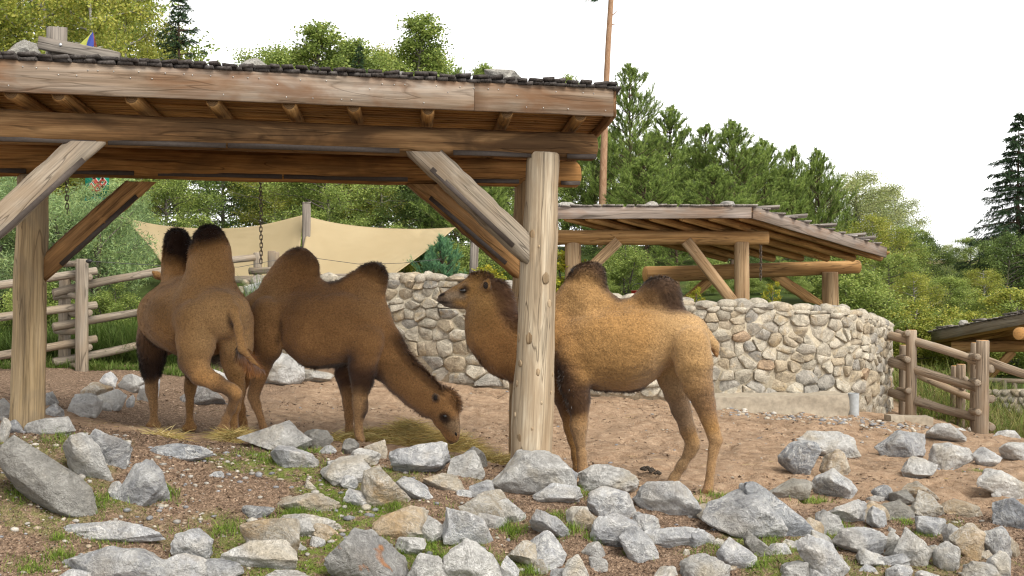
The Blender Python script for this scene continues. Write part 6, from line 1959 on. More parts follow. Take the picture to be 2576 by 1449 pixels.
hay_pile(870, 1215, 1118, .26, 6500, "loose heap of yellow hay under the grazing camel's muzzle", 3, .42)
hay_pile(1180, 1285, 1160, .10, 1700, "small tuft of hay between the stones and the knotted post", 4, .22)
hay_pile(556, 625, 1108, .09, 1300, "little pile of hay at the walking camel's hind foot", 5, .2)
hay_pile(385, 450, 1098, .03, 350, "few wisps of hay at the walking camel's front foot", 6, .12)
hay_pile(820, 880, 1108, .04, 500, "thin wisps of hay beside the grazing camel's front feet", 7, .2)

def yard_litter():
    rng = np.random.default_rng(91)
    n = 2600
    x = rng.uniform(-5, 6.5, n); y = rng.uniform(12.6, 20.5, n)
    k = rng.random(n) < np.clip(.35 + vnoise(np.c_[x, y, x * 0], .8, 7, 2) * 1.2, 0, 1) * np.exp(-np.abs(y - 14) * .25); x, y = x[k], y[k]; n = len(x)
    pal = np.array([(.50, .38, .16), (.40, .29, .12), (.58, .47, .24), (.26, .18, .09)])
    V, F, C = strands(n, rng, np.c_[x, y, gsamp(x, y) + .006], lambda n: rng.uniform(.04, .16, n), lambda n: rng.uniform(.0018, .0035, n), lambda n: pal[rng.integers(0, 4, n)] * rng.uniform(.6, 1.2, (n, 1)), lambda n: rng.normal(.05, .08, n), .1, 3, True)
    me = mesh_np("litter", V, F); set_col(me, C)
    tag(obj("straw_litter", me, M["hay"]), "trodden straws scattered over the sandy yard", "straw", None, "stuff")
    n = 16000
    x = rng.uniform(-6, 7, n); y = rng.uniform(12.4, 20.5, n)
    k = rng.random(n) < np.clip(.25 + vnoise(np.c_[x, y, x * 0], 1.1, 17, 3) * 1.5, .03, 1); x, y = x[k], y[k]; n = len(x)
    z = gsamp(x, y); s = rng.uniform(.006, .02, n)
    D = rng.normal(size=(n, 4, 3)) * s[:, None, None]; D[:, :, 2] = np.abs(D[:, :, 2]) * .6
    Vt = np.c_[x, y, z - .001][:, None, :] + D
    b = np.arange(n)[:, None] * 4
    F = np.concatenate([b + np.array(q)[None] for q in ((0, 1, 2), (0, 1, 3), (1, 2, 3), (0, 2, 3))])
    pc = np.array([(.20, .135, .09), (.13, .085, .055), (.34, .245, .17), (.42, .31, .22)])[rng.integers(0, 4, n)] * rng.uniform(.7, 1.2, (n, 1))
    me = mesh_np("clods", Vt.reshape(-1, 3), F); set_col(me, np.repeat(pc, 4, 0))
    tag(obj("soil_clods", me, M["pebble"]), "small trampled clods of earth on the sandy yard", "soil", None, "stuff")
yard_litter()

def grass_patches():
    rng = np.random.default_rng(8)
    # short mossy turf on the bank, following the moss of the ground
    n = 260000
    x = rng.uniform(-5.2, 5.2, n); y = rng.uniform(9.2, 13.0, n)
    m = gsamp(x, y, GMOSS)
    fine = vnoise(np.c_[x, y, np.zeros(n)], 5.0, 51, 2)
    keep = rng.random(n) < m * np.clip(fine * 1.6 + .62, 0, 1) * .85
    x, y = x[keep], y[keep]; z = gsamp(x, y) - .004
    k = len(x)
    pal = np.array([(.16, .26, .03), (.22, .33, .05), (.28, .36, .07), (.12, .20, .03), (.30, .30, .08)])
    cl = vnoise(np.c_[x, y, z], 2.0, 53, 2)
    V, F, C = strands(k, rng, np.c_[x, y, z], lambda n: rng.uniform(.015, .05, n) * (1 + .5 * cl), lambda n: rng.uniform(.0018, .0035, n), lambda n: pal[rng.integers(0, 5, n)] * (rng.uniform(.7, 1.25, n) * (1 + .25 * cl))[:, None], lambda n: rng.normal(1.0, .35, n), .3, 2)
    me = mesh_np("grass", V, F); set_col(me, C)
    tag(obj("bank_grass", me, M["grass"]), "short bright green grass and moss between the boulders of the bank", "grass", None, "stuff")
    # brighter tufts at the foot of the boulders, traced from the picture
    tufts = [(460, 1440), (480, 1420), (240, 1260), (255, 1275), (395, 1245), (420, 1238), (170, 1130), (150, 1115), (640, 1145), (655, 1140), (690, 1165), (505, 1148), (775, 1142), (1030, 1178), (1240, 1305), (1265, 1320), (1290, 1335), (1180, 1385), (1085, 1375), (1100, 1400), (1060, 1360), (1015, 1420), (1010, 1400), (1480, 1240), (1465, 1235), (1370, 1218), (1365, 1224), (1420, 1225), (1260, 1270), (2045, 1258), (2055, 1255), (2095, 1345), (2128, 1338), (1930, 1355), (1935, 1390), (1775, 1380), (1800, 1385), (1900, 1430), (1940, 1425), (2280, 1320), (2330, 1350), (1560, 1345), (1600, 1390), (1500, 1360), (1340, 1440), (60, 1230), (55, 1250), (150, 1400), (70, 1430), (110, 1428), (560, 1340), (600, 1330), (700, 1320), (800, 1290), (740, 1295), (870, 1275), (900, 1270), (1110, 1150), (1135, 1290), (990, 1275), (1400, 1300), (1380, 1330), (1430, 1340), (2090, 1322), (2130, 1360), (2470, 1185), (1720, 1262), (1810, 1252), (270, 1355), (150, 1350), (480, 1355)]
    xs, ys, sz = [], [], []
    for (px, py) in tufts:
        g = ground_at(px, py)
        c = int(rng.integers(120, 330)); r = rng.uniform(.05, .13)
        xs += list(g.x + rng.normal(0, r, c)); ys += list(g.y + rng.normal(0, r * .8, c)); sz += [rng.uniform(.7, 1.4)] * c
    x, y, sz = np.array(xs), np.array(ys), np.array(sz); k = len(x); z = gsamp(x, y) - .005
    V, F, C = strands(k, rng, np.c_[x, y, z], lambda n: rng.uniform(.03, .085, n) * sz, lambda n: rng.uniform(.002, .004, n), lambda n: pal[rng.integers(0, 4, n)] * rng.uniform(.75, 1.3, (n, 1)), lambda n: rng.normal(1.05, .3, n), .35, 2)
    me = mesh_np("grass", V, F); set_col(me, C)
    tag(obj("grass_tufts", me, M["grass"]), "small fresh green grass tufts at the foot of the boulders", "grass", None, "stuff")
    # long grass behind the left fence
    def long_grass(n, xa, xb, ya, yb, zf, hmin, hmax, pal2, name, label, seed):
        rng = np.random.default_rng(seed)
        x = rng.uniform(xa, xb, n); y = rng.uniform(ya, yb, n)
        cl = vnoise(np.c_[x, y, np.zeros(n)], 1.3, seed, 2)
        z = zf(x, y) - .02
        pal2 = np.array(pal2)
        V, F, C = strands(n, rng, np.c_[x, y, z], lambda n: rng.uniform(hmin, hmax, n) * (1 + .5 * cl), lambda n: rng.uniform(.004, .009, n), lambda n: pal2[rng.integers(0, len(pal2), n)] * (rng.uniform(.6, 1.25, n) * (1 + .3 * cl))[:, None], lambda n: rng.normal(1.15, .25, n), .55, 4)
        me = mesh_np("grass", V, F); set_col(me, C)
        tag(obj(name, me, M["grass"]), label, "grass", None, "stuff")
    long_grass(15000, -8.5, -4.0, 20.9, 22.3, lambda x, y: np.maximum(gsamp(x, y), hill_z(x, y) - .05), .35, .95, [(.10, .17, .03), (.14, .22, .05), (.19, .25, .07), (.08, .13, .03)], "long_grass", "long arching green grass behind the left rail fence", 61)
    long_grass(4000, -8.5, -4.4, 20.05, 20.5, lambda x, y: gsamp(x, y), .06, .22, [(.12, .2, .03), (.16, .25, .05), (.2, .25, .07)], "verge_grass", "short grass growing under the left rail fence", 62)
    long_grass(15000, 6.9, 14, 23.2, 27.4, lambda x, y: np.where(y > 27.3, hill_z(x, y), gsamp(x, y)) , .25, .75, [(.26, .28, .08), (.20, .27, .06), (.34, .31, .12), (.15, .22, .05)], "meadow_grass", "tall yellowish grass behind the sloping rail fence", 63)
grass_patches()

def pebbles():
    rng = np.random.default_rng(12)
    base = []
    for k in range(5):
        Vi, Fi = ico(1)
        base.append((Vi * (1 + .2 * vnoise(Vi, 1.2, 40 + k, 2))[:, None], Fi))
    def scatter(n, xa, xb, ya, yb, wfn, smin, smax, p):
        x = rng.uniform(xa, xb, n); y = rng.uniform(ya, yb, n)
        keep = rng.random(n) < wfn(x, y); x, y = x[keep], y[keep]
        s = smin * (smax / smin) ** (rng.random(len(x)) ** p)
        return x, y, s
    ridge = lambda x: np.interp(x, [-6, -4, -2.5, -.8, .3, 1.5, 2.4, 3.4, 4.6, 6], [12.4, 12.4, 12.9, 12.7, 12.2, 11.9, 11.8, 12.2, 12.2, 11.2])
    sets = [scatter(7500, -5.2, 5.2, 9.2, 13, lambda x, y: (y < ridge(x)) * (.25 + .75 * np.clip((-x - .4) / 2.5, 0, 1)) * np.clip(.55 + vnoise(np.c_[x, y, x * 0], 1.4, 3, 2), 0, 1), .005, .03, 2.2),
            scatter(480, -5.2, 1.5, 9.2, 12.6, lambda x, y: (y < ridge(x)) * np.clip((-x + .8) / 3, .05, 1), .02, .05, 2.0),
            scatter(1500, -4, 7, 13, 21, lambda x, y: .5 + 0 * x, .006, .03, 3.0),
            scatter(700, 2.5, 6.3, 19.2, 20.4, lambda x, y: .8 + 0 * x, .012, .05, 2.0)]
    Vs, Fs, Cs = [], [], []; off = 0
    pal = np.array([(.34, .32, .29), (.42, .38, .31), (.29, .29, .30), (.37, .30, .22), (.46, .43, .38), (.22, .22, .23)])
    for x, y, s in sets:
        z = gsamp(x, y)
        for i in range(len(x)):
            Vi, Fi = base[i % 5]
            a = rng.uniform(0, 6.28); ca, sa = math.cos(a), math.sin(a)
            sc = s[i] * np.array([rng.uniform(.9, 1.6), rng.uniform(.7, 1.1), rng.uniform(.45, .75)])
            P = Vi * sc; P = np.c_[P[:, 0] * ca - P[:, 1] * sa, P[:, 0] * sa + P[:, 1] * ca, P[:, 2]] + np.array([x[i], y[i], z[i] + s[i] * .12])
            Vs.append(P); Fs.append(Fi + off); off += len(P); Cs.append(np.tile(pal[rng.integers(0, 6)] * rng.uniform(.75, 1.15), (len(P), 1)))
    me = mesh_np("pebbles", np.concatenate(Vs), np.concatenate(Fs), True); set_col(me, np.clip(np.concatenate(Cs), 0, 1))
    tag(obj("gravel", me, M["pebble"]), "scattered rounded pebbles and gravel on the dirt", "gravel", None, "stuff")
    # crumbs of soil and bark that roughen the bank
    n = 42000
    x = rng.uniform(-5.2, 5.4, n); y = rng.uniform(9.2, 13.2, n); k = rng.random(n) < np.where(y < ridge(x) + .3, 1, .12); x, y = x[k], y[k]; n = len(x)
    z = gsamp(x, y)
    s = rng.uniform(.004, .013, n)
    D = rng.normal(size=(n, 3, 3)) * s[:, None, None]; D[:, :, 2] *= .6
    Vt = np.c_[x, y, z + .003][:, None, :] + D
    Vt = np.concatenate([Vt, (np.c_[x, y, z + .008])[:, None, :] + rng.normal(size=(n, 1, 3)) * s[:, None, None] * .5], 1)
    b = np.arange(n)[:, None] * 4
    F = np.concatenate([b + np.array(t)[None] for t in ((0, 1, 2), (0, 1, 3), (1, 2, 3), (0, 2, 3))])
    pc = np.array([(.18, .12, .08), (.29, .20, .14), (.11, .072, .05), (.40, .30, .22), (.24, .16, .11)])[rng.integers(0, 5, n)] * rng.uniform(.7, 1.3, (n, 1))
    me = mesh_np("crumbs", Vt.reshape(-1, 3), F); set_col(me, np.repeat(pc, 4, 0))
    tag(obj("soil_crumbs", me, M["pebble"]), "loose crumbs of brown soil and bark on the bank", "soil", None, "stuff")
pebbles()
# ------------------------------------------------------------------ bactrian camels: one smooth skin each, grown from blended tapered limbs
def surface_nets(D, org, h):
    """naive surface nets on a signed distance grid"""
    nx, ny, nz = D.shape
    S = D < 0
    c = S[:-1, :-1, :-1].astype(np.int8)
    tot = np.zeros_like(c)
    for dx in (0, 1):
        for dy in (0, 1):
            for dz in (0, 1):
                tot = tot + S[dx:nx - 1 + dx, dy:ny - 1 + dy, dz:nz - 1 + dz]
    act = (tot > 0) & (tot < 8)
    ids = np.full(act.shape, -1, dtype=np.int64)
    I = np.argwhere(act)
    ids[act] = np.arange(len(I))
    acc = np.zeros((len(I), 3)); cnt = np.zeros(len(I))
    cor = [(0, 0, 0), (1, 0, 0), (0, 1, 0), (1, 1, 0), (0, 0, 1), (1, 0, 1), (0, 1, 1), (1, 1, 1)]
    ed = [(0, 1), (2, 3), (4, 5), (6, 7), (0, 2), (1, 3), (4, 6), (5, 7), (0, 4), (1, 5), (2, 6), (3, 7)]
    vals = [D[I[:, 0] + a, I[:, 1] + b, I[:, 2] + c_] for a, b, c_ in cor]
    for a, b in ed:
        va, vb = vals[a], vals[b]
        m = (va < 0) != (vb < 0)
        t = np.where(m, va / np.where(m, va - vb, 1), 0)
        pa, pb = np.array(cor[a], float), np.array(cor[b], float)
        p = pa[None] + (pb - pa)[None] * t[:, None]
        acc[m] += p[m]; cnt[m] += 1
    V = (I + acc / cnt[:, None]) * h + org
    Fs = []
    for ax in range(3):
        sl0 = [slice(None)] * 3; sl1 = [slice(None)] * 3
        sl0[ax] = slice(0, -1); sl1[ax] = slice(1, None)
        A, B = S[tuple(sl0)], S[tuple(sl1)]
        E = np.argwhere(A != B)
        inside = A[E[:, 0], E[:, 1], E[:, 2]]
        u, v = [(1, 2), (2, 0), (0, 1)][ax]
        ok = (E[:, u] > 0) & (E[:, v] > 0) & (E[:, u] < D.shape[u] - 1) & (E[:, v] < D.shape[v] - 1)
        E, inside = E[ok], inside[ok]
        def cell(du, dv):
            q = E.copy(); q[:, u] -= du; q[:, v] -= dv
            return ids[q[:, 0], q[:, 1], q[:, 2]]
        a, b, c_, d = cell(1, 1), cell(0, 1), cell(0, 0), cell(1, 0)
        f = np.stack([a, b, c_, d], 1)
        f[~inside] = f[~inside][:, ::-1]
        Fs.append(f)
    F = np.concatenate(Fs)
    F = F[(F >= 0).all(1)]
    return V, F

def sdf_body(prims, h=.018, pad=.1):
    """prims: (a, b, ra, rb, lateral scale, blend); local x forward, y left, z up"""
    P = np.array([[*p[0], p[2]] for p in prims] + [[*p[1], p[3]] for p in prims])
    lo = (P[:, :3] - P[:, 3:4] * 1.15).min(0) - pad; hi = (P[:, :3] + P[:, 3:4] * 1.15).max(0) + pad
    n = np.ceil((hi - lo) / h).astype(int) + 1
    ax = [lo[i] + np.arange(n[i]) * h for i in range(3)]
    D = np.full(n, 9.0, dtype=np.float32)
    for a, b, ra, rb, lat, k in prims:
        a = np.array(a, float); b = np.array(b, float)
        m = max(ra, rb) * max(1, lat) + .14
        s = []
        for i in range(3):
            l = min(a[i], b[i]) - m; u = max(a[i], b[i]) + m
            s.append(slice(max(0, int((l - lo[i]) / h)), min(n[i], int((u - lo[i]) / h) + 2)))
        X, Y, Z = np.meshgrid(ax[0][s[0]], ax[1][s[1]], ax[2][s[2]], indexing='ij')
        cy = (a[1] + b[1]) / 2
        # squash sideways about the limb's own axis
        ab = b - a; L2 = max(ab @ ab, 1e-9)
        t = np.clip(((X - a[0]) * ab[0] + (Y - a[1]) * ab[1] + (Z - a[2]) * ab[2]) / L2, 0, 1)
        dx = X - a[0] - t * ab[0]; dy = (Y - a[1] - t * ab[1]) / lat; dz = Z - a[2] - t * ab[2]
        d = (np.sqrt(dx * dx + dy * dy + dz * dz) - (ra + (rb - ra) * t)) * min(1.0, lat)
        d0 = D[s[0], s[1], s[2]]
        hh = np.maximum(k - np.abs(d0 - d), 0) / k
        D[s[0], s[1], s[2]] = np.minimum(d0, d) - hh * hh * k * .25
    return surface_nets(D, lo, h)

def vert_normals(V, F):
    N = np.zeros_like(V)
    fn = np.cross(V[F[:, 2]] - V[F[:, 0]], V[F[:, 3]] - V[F[:, 1]])
    for i in range(4): np.add.at(N, F[:, i], fn)
    return N / np.maximum(np.linalg.norm(N, axis=1, keepdims=True), 1e-9)

def seg_dist(P, a, b):
    a = np.array(a, float); b = np.array(b, float); ab = b - a
    t = np.clip(((P - a) @ ab) / max(ab @ ab, 1e-9), 0, 1)
    return np.linalg.norm(P - a - t[:, None] * ab, axis=1)

def make_camel(name, label, org, fwd, prims, paints, base, hairs, extras, seed, nfur=120000, down=(0, 0, -1)):
    """org: point on the ground below the body; fwd: heading in plan; paints: (a, b, radius, soft, colour, strength)"""
    V, F = sdf_body(prims)
    # relax and find normals
    for _ in range(2):
        acc = np.zeros_like(V); c = np.zeros(len(V))
        for i in range(4):
            np.add.at(acc, F[:, i], V[F[:, (i + 1) % 4]] + V[F[:, (i + 3) % 4]]); np.add.at(c, F[:, i], 2)
        V = V * .45 + .55 * acc / c[:, None]
    N = vert_normals(V, F)
    wool = vnoise(V, 13, seed, 3) - np.abs(vnoise(V * np.array([1, 1, 1.8]), 9, seed + 40, 2)) * .9
    leg = np.clip((V[:, 2] - .55) / .3, .25, 1)
    V = V + N * ((.007 * wool + .013 * vnoise(V, 5, seed + 4, 2)) * leg)[:, None]
    N = vert_normals(V, F)
    def colour(P):
        c = np.tile(np.array(base, float), (len(P), 1))
        n = vnoise(P, 4.5, seed + 9, 3); n2 = vnoise(P, 1.7, seed + 19, 2)
        c *= (1 + .30 * n + .34 * n2)[:, None]
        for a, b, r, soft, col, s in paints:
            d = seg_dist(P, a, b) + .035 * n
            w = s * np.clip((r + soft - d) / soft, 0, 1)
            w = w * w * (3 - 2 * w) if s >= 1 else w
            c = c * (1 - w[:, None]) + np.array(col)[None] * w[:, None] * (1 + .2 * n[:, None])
        return np.clip(c, .004, 1)
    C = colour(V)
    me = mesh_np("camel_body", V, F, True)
    set_col(me, C * .95)
    ang = math.atan2(fwd[1], fwd[0])
    root = thing(name, label, "camel", org, None, ang)
    Mr = WM[root.name]
    obj("body", me, M["skin"], root, Mr)
    # coat: fine tapering blades lying along the skin
    rng = np.random.default_rng(seed)
    tri = np.concatenate([F[:, [0, 1, 2]], F[:, [0, 2, 3]]])
    ar = np.linalg.norm(np.cross(V[tri[:, 1]] - V[tri[:, 0]], V[tri[:, 2]] - V[tri[:, 0]]), axis=1)
    cen = V[tri].mean(1)
    dens = np.ones(len(tri))
    for a, b, r, ln, stick, dn in hairs: dens = np.where(seg_dist(cen, a, b) < r, np.maximum(dens, dn), dens)
    pr = ar * dens; pr /= pr.sum()
    k = rng.choice(len(tri), nfur, p=pr)
    u = rng.random((nfur, 2)); fl = u.sum(1) > 1; u[fl] = 1 - u[fl]
    T = tri[k]
    P = V[T[:, 0]] + u[:, :1] * (V[T[:, 1]] - V[T[:, 0]]) + u[:, 1:] * (V[T[:, 2]] - V[T[:, 0]])
    Nn = N[T].mean(1); Nn /= np.linalg.norm(Nn, axis=1, keepdims=True)
    ln = np.full(nfur, .019); stick = np.full(nfur, .22)
    for a, b, r, l_, st, dn in hairs:
        w = np.clip((r - seg_dist(P, a, b)) / (r * .35), 0, 1)
        ln = ln * (1 - w) + l_ * w; stick = stick * (1 - w) + st * w
    fl = np.array([-.55, 0, -.85]) + .45 * np.stack([vnoise(P, 3.0, seed + 31, 2), vnoise(P, 3.0, seed + 32, 2), vnoise(P, 3.0, seed + 33, 2)], 1) * 1.5
    tang = fl - Nn * (fl * Nn).sum(1, keepdims=True)
    tang /= np.maximum(np.linalg.norm(tang, axis=1, keepdims=True), 1e-6)
    D = tang * (1 - stick[:, None]) + Nn * stick[:, None] + rng.normal(0, .2, (nfur, 3))
    D /= np.linalg.norm(D, axis=1, keepdims=True)
    ln = ln * rng.uniform(.6, 1.35, nfur)
    side = np.cross(D, Nn + rng.normal(0, .35, (nfur, 3))); side /= np.maximum(np.linalg.norm(side, axis=1, keepdims=True), 1e-6)
    w = rng.uniform(.0028, .0055, nfur) * (1 + ln * 4)
    base_p = P - Nn * .004
    FV = np.empty((nfur, 3, 3))
    FV[:, 0] = base_p - side * w[:, None]; FV[:, 1] = base_p + side * w[:, None]; FV[:, 2] = base_p + D * ln[:, None]
    fc = colour(P) * (rng.uniform(.8, 1.2, nfur) * (1 + .26 * vnoise(P, 22, seed + 71, 2)))[:, None]
    FC = np.repeat(fc[:, None, :], 3, 1); FC[:, 2] *= 1.18
    fm = mesh_np("fur", FV.reshape(-1, 3), np.arange(nfur * 3).reshape(-1, 3), True)
    set_col(fm, np.clip(FC.reshape(-1, 3), 0, 1))
    fm.normals_split_custom_set_from_vertices((np.repeat(Nn, 3, 0) * .8 + np.repeat(D, 3, 0) * .35).astype(np.float32))
    fo = obj("fur", fm, M["fur"], root, Mr)
    fo["kind"] = "stuff"
    for nm, c, rx, ry, rz, mat, rot in extras:
        Vi, Fi = ico(3)
        e = mesh_np(nm, Vi * np.array([rx, ry, rz]), Fi, True)
        obj(nm, e, M[mat], root, Mr @ Matrix.Translation(c) @ rot)
    return root

class SideCamel:
    """traces a camel seen from the side: enlargement pixels -> its own upright plane"""
    def __init__(self, ox, oy, k, px0, Y0, fwd, near):
        self.ox, self.oy, self.k = ox, oy, k
        p = at(px0, 900, Y0)
        self.o = Vector((p.x, p.y, 0)); self.o.z = gz(p.x, p.y)
        self.h = Vector((fwd[0], fwd[1], 0)).normalized()
        left = Vector((-self.h.y, self.h.x, 0))
        self.nl = left
        self.sg = 1 if left.y < 0 else -1          # +1 when the camel's left side faces the camera
    def p(self, x, y, s=0.0):
        """s: metres towards the camera from the spine plane"""
        V = (self.ox + x * self.k, self.oy + y * self.k)
        d = ray(*V); c = Vector((0, 0, EYE))
        n = self.nl * self.sg
        q = self.o + n * s
        t = (q - c).dot(n) / d.dot(n)
        P = c + d * t
        self._Y = P.y
        r = P - self.o
        return (r.dot(self.h), s * self.sg, r.z)
    def r(self, q):
        return q * self.k * self._Y / PF
    def chain(self, pts, s, lat=1.0, k=.05):
        """pts: (x, y, radius[, s]) in enlargement pixels"""
        out = []; prev = None
        for q in pts:
            ss = q[3] if len(q) > 3 else s
            P = self.p(q[0], q[1], ss); R = self.r(q[2])
            if prev: out.append((prev[0], P, prev[1], R, lat, k))
            prev = (P, R)
        return out

DK = (.045, .024, .014)
def camel_right():
    T = SideCamel(1073.3, 630.6, .4445, 1580, 13.05, (-.975, .22), True)
    c = T.chain
    pr = []
    pr += c([(790, 520, 185), (1000, 545, 238)], 0, .85, .08) + c([(1000, 545, 236), (1130, 545, 242), (1290, 490, 178), (1410, 470, 130)], 0, .95, .07)
    pr += c([(1410, 480, 140), (1470, 500, 140)], 0, 1.02, .08)
    pr += c([(800, 340, 112), (880, 260, 120), (910, 165, 92)], 0, .72, .09) + c([(910, 165, 92), (935, 140, 72)], 0, .8, .05)
    pr += c([(930, 320, 115), (1060, 370, 100)], 0, .8, .08)
    pr += c([(1170, 330, 62), (1290, 262, 84), (1345, 240, 86)], 0, .78, .07) + c([(1330, 250, 86), (1350, 330, 80), (1370, 420, 100)], 0, .8, .07)
    pr += c([(720, 560, 175), (570, 598, 150), (450, 560, 148), (375, 470, 146), (355, 380, 128), (365, 300, 112), (372, 245, 86)], 0, .74, .07)
    pr += c([(640, 470, 150), (760, 400, 130)], 0, .7, .08)
    # head
    pr += c([(335, 230, 82), (285, 214, 80), (238, 226, 64), (190, 244, 51), (140, 260, 40), (98, 270, 30)], 0, .68, .025)
    pr += c([(98, 270, 30), (80, 276, 24)], 0, .9, .012)
    pr += c([(250, 280, 52), (200, 296, 36), (150, 305, 25), (104, 308, 18)], 0, .68, .014)
    pr += c([(265, 170, 40), (320, 170, 44)], 0, .95, .03)
    for s in (.085, -.085):
        pr += c([(228, 208, 26, s), (195, 212, 18, s * .95)], s, 1, .02)                    # brow
        pr += c([(322, 215, 24, s * 1.2), (338, 195, 32, s * 1.75), (350, 165, 14, s * 1.95)], s, .7, .012)   # ear
    # forelegs
    pr += c([(822, 450, 90, .08), (842, 590, 108, .22), (862, 705, 92, .25)], .25, .7, .035)
    pr += c([(862, 690, 84), (838, 750, 84), (852, 830, 66), (865, 900, 50), (862, 975, 47), (862, 1010, 44), (868, 1070, 33), (880, 1160, 28), (884, 1225, 28), (886, 1250, 33)], .19, .92, .04)
    pr += c([(886, 1252, 30), (866, 1268, 24)], .19, 1.5, .02) + c([(905, 700, 40), (912, 735, 22)], .2, .7, .03)
    pr += c([(800, 560, 115), (765, 740, 78), (785, 830, 62), (803, 910, 46), (818, 1000, 40), (832, 1070, 30), (848, 1160, 26), (858, 1225, 30)], -.17, .9, .05)
    pr += c([(858, 1228, 28), (840, 1243, 22)], -.17, 1.5, .02)
    # hind legs
    pr += c([(1490, 540, 118, .18), (1510, 640, 110, .215), (1536, 760, 90, .215), (1565, 850, 66, .2), (1598, 950, 50, .2), (1628, 1050, 42, .2), (1638, 1075, 38, .2), (1624, 1130, 33, .2), (1612, 1210, 27, .2), (1600, 1310, 27, .2), (1596, 1342, 32, .2)], .2, .85, .016)
    pr += c([(1596, 1350, 31), (1575, 1372, 25)], .2, 1.5, .02) + c([(1630, 1060, 20), (1662, 1072, 14)], .2, .8, .02)
    pr += c([(1440, 560, 120, -.1), (1395, 720, 84, -.17), (1412, 800, 66, -.17), (1440, 900, 52, -.17), (1480, 1020, 42, -.17), (1508, 1095, 38, -.17), (1490, 1140, 32, -.17), (1445, 1215, 27, -.17), (1402, 1285, 26, -.17), (1394, 1310, 30, -.17)], -.17, .85, .045)
    pr += c([(1394, 1312, 30), (1370, 1318, 24)], -.17, 1.5, .02)
    pr += c([(1520, 460, 46), (1585, 488, 34), (1626, 535, 30), (1640, 590, 17)], .02, .9, .02)
    # a little barrel fullness at the flank and shoulder
    pr += c([(1000, 600, 150), (1150, 580, 145)], .16, .8, .07) + c([(1000, 600, 150), (1150, 580, 145)], -.16, .8, .07)
    q = T.p
    gold = (.325, .18, .064); pale = (.48, .32, .16)
    dk = (.062, .034, .02); md = (.20, .10, .04)
    paints = [
        (q(1480, 470), q(1590, 620), .16, .35, pale, .75), (q(1300, 640), q(1420, 640), .1, .3, pale, .5),
        (q(870, 300), q(900, 400), .12, .25, pale, .35),
        (q(560, 640), q(420, 560), .22, .3, (.27, .125, .042), .75), (q(800, 620), q(760, 520), .15, .3, (.27, .13, .045), .6),
        (q(870, 70), q(960, 60), .10, .11, dk, .85), (q(985, 105), q(1085, 275), .055, .09, dk, .7), (q(1085, 285), q(1200, 250), .03, .07, dk, .6),
        (q(1310, 190), q(1395, 290), .12, .11, dk, .95), (q(1240, 290), q(1390, 330), .05, .12, (.10, .055, .03), .7),
        (q(430, 210), q(500, 400), .1, .12, (.10, .05, .03), .85), (q(390, 200), q(440, 330), .09, .1, (.13, .065, .035), .7),
        (q(600, 420), q(720, 330), .10, .12, (.14, .075, .04), .5),
        (q(790, 700, .22), q(850, 840, .22), .13, .12, (.10, .05, .026), .9), (q(770, 740, -.2), q(790, 860, -.2), .13, .1, (.10, .05, .028), .9),
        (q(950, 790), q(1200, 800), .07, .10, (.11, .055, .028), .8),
        (q(1560, 760, .2), q(1590, 880, .2), .09, .14, (.14, .08, .045), .75), (q(1400, 760, -.2), q(1450, 950, -.2), .12, .1, (.19, .13, .085), .8),
        (q(865, 1010, .2), q(880, 1200, .2), .06, .1, (.30, .19, .10), .8), (q(1630, 1080, .2), q(1600, 1330, .2), .07, .08, (.34, .21, .105), .8), (q(1500, 1110, -.2), q(1400, 1290, -.2), .08, .08, (.33, .22, .12), .8),
        (q(880, 1262, .2), q(860, 1270, .2), .03, .06, (.15, .075, .045), .8), (q(1590, 1360, .2), q(1570, 1378, .2), .035, .06, (.19, .09, .05), .8),
        (q(110, 290), q(80, 290), .07, .07, (.10, .075, .06), .9), (q(200, 250, .08), q(130, 255, .05), .03, .05, (.31, .24, .17), .8), (q(130, 320), q(190, 330), .03, .05, (.12, .09, .07), .7),
        (q(218, 215, .11), q(196, 236, .11), .032, .03, (.04, .022, .014), .97), (q(208, 225, -.1), q(200, 232, -.1), .02, .03, (.05, .028, .018), .9),
        (q(290, 330), q(330, 400), .06, .1, (.16, .085, .04), .5), (q(66, 292, .03), q(165, 296, .05), .010, .012, (.025, .016, .012), .95), (q(76, 252, .035), q(98, 246, .035), .014, .016, (.025, .016, .012), .95),
        (q(1600, 540), q(1640, 590), .03, .05, (.33, .15, .05), .8)]
    hairs = [(q(870, 110), q(1000, 130), .17, .035, .4, 1.8), (q(1310, 210), q(1390, 270), .17, .035, .4, 1.8), (q(430, 230), q(520, 420), .17, .075, .3, 1.5),
             (q(360, 560), q(560, 700), .2, .06, .25, 1.3), (q(780, 720, .2), q(840, 840, .2), .16, .05, .35, 1.4), (q(280, 150), q(340, 160), .09, .04, .6, 1.6), (q(950, 790), q(1200, 810), .1, .045, .3, 1.2),
             (q(90, 285), q(250, 250), .16, .007, .15, 1.0), (q(870, 1000, .2), q(885, 1240, .2), .1, .014, .2, 1), (q(1640, 1050, .2), q(1595, 1350, .2), .1, .014, .2, 1), (q(1500, 1090, -.2), q(1390, 1300, -.2), .1, .014, .2, 1)]
    I4 = Matrix.Identity(4)
    ex = [("eye", q(206, 226, .108), .034, .018, .026, "eye", I4), ("eye", q(208, 226, -.108), .026, .016, .022, "eye", I4),
          ("nostril", q(86, 250, .040), .026, .012, .010, "nostril", Matrix.Rotation(.5, 4, 'Y')), ("nostril", q(88, 250, -.045), .022, .012, .010, "nostril", Matrix.Rotation(.5, 4, 'Y')),
          ("ear_hollow", q(334, 196, .178), .026, .010, .036, "nostril", I4)]
    return make_camel("bactrian_camel", "golden brown two-humped camel standing behind the knotted post with its head raised", T.o, T.h, pr, paints, gold, hairs, ex, 11)

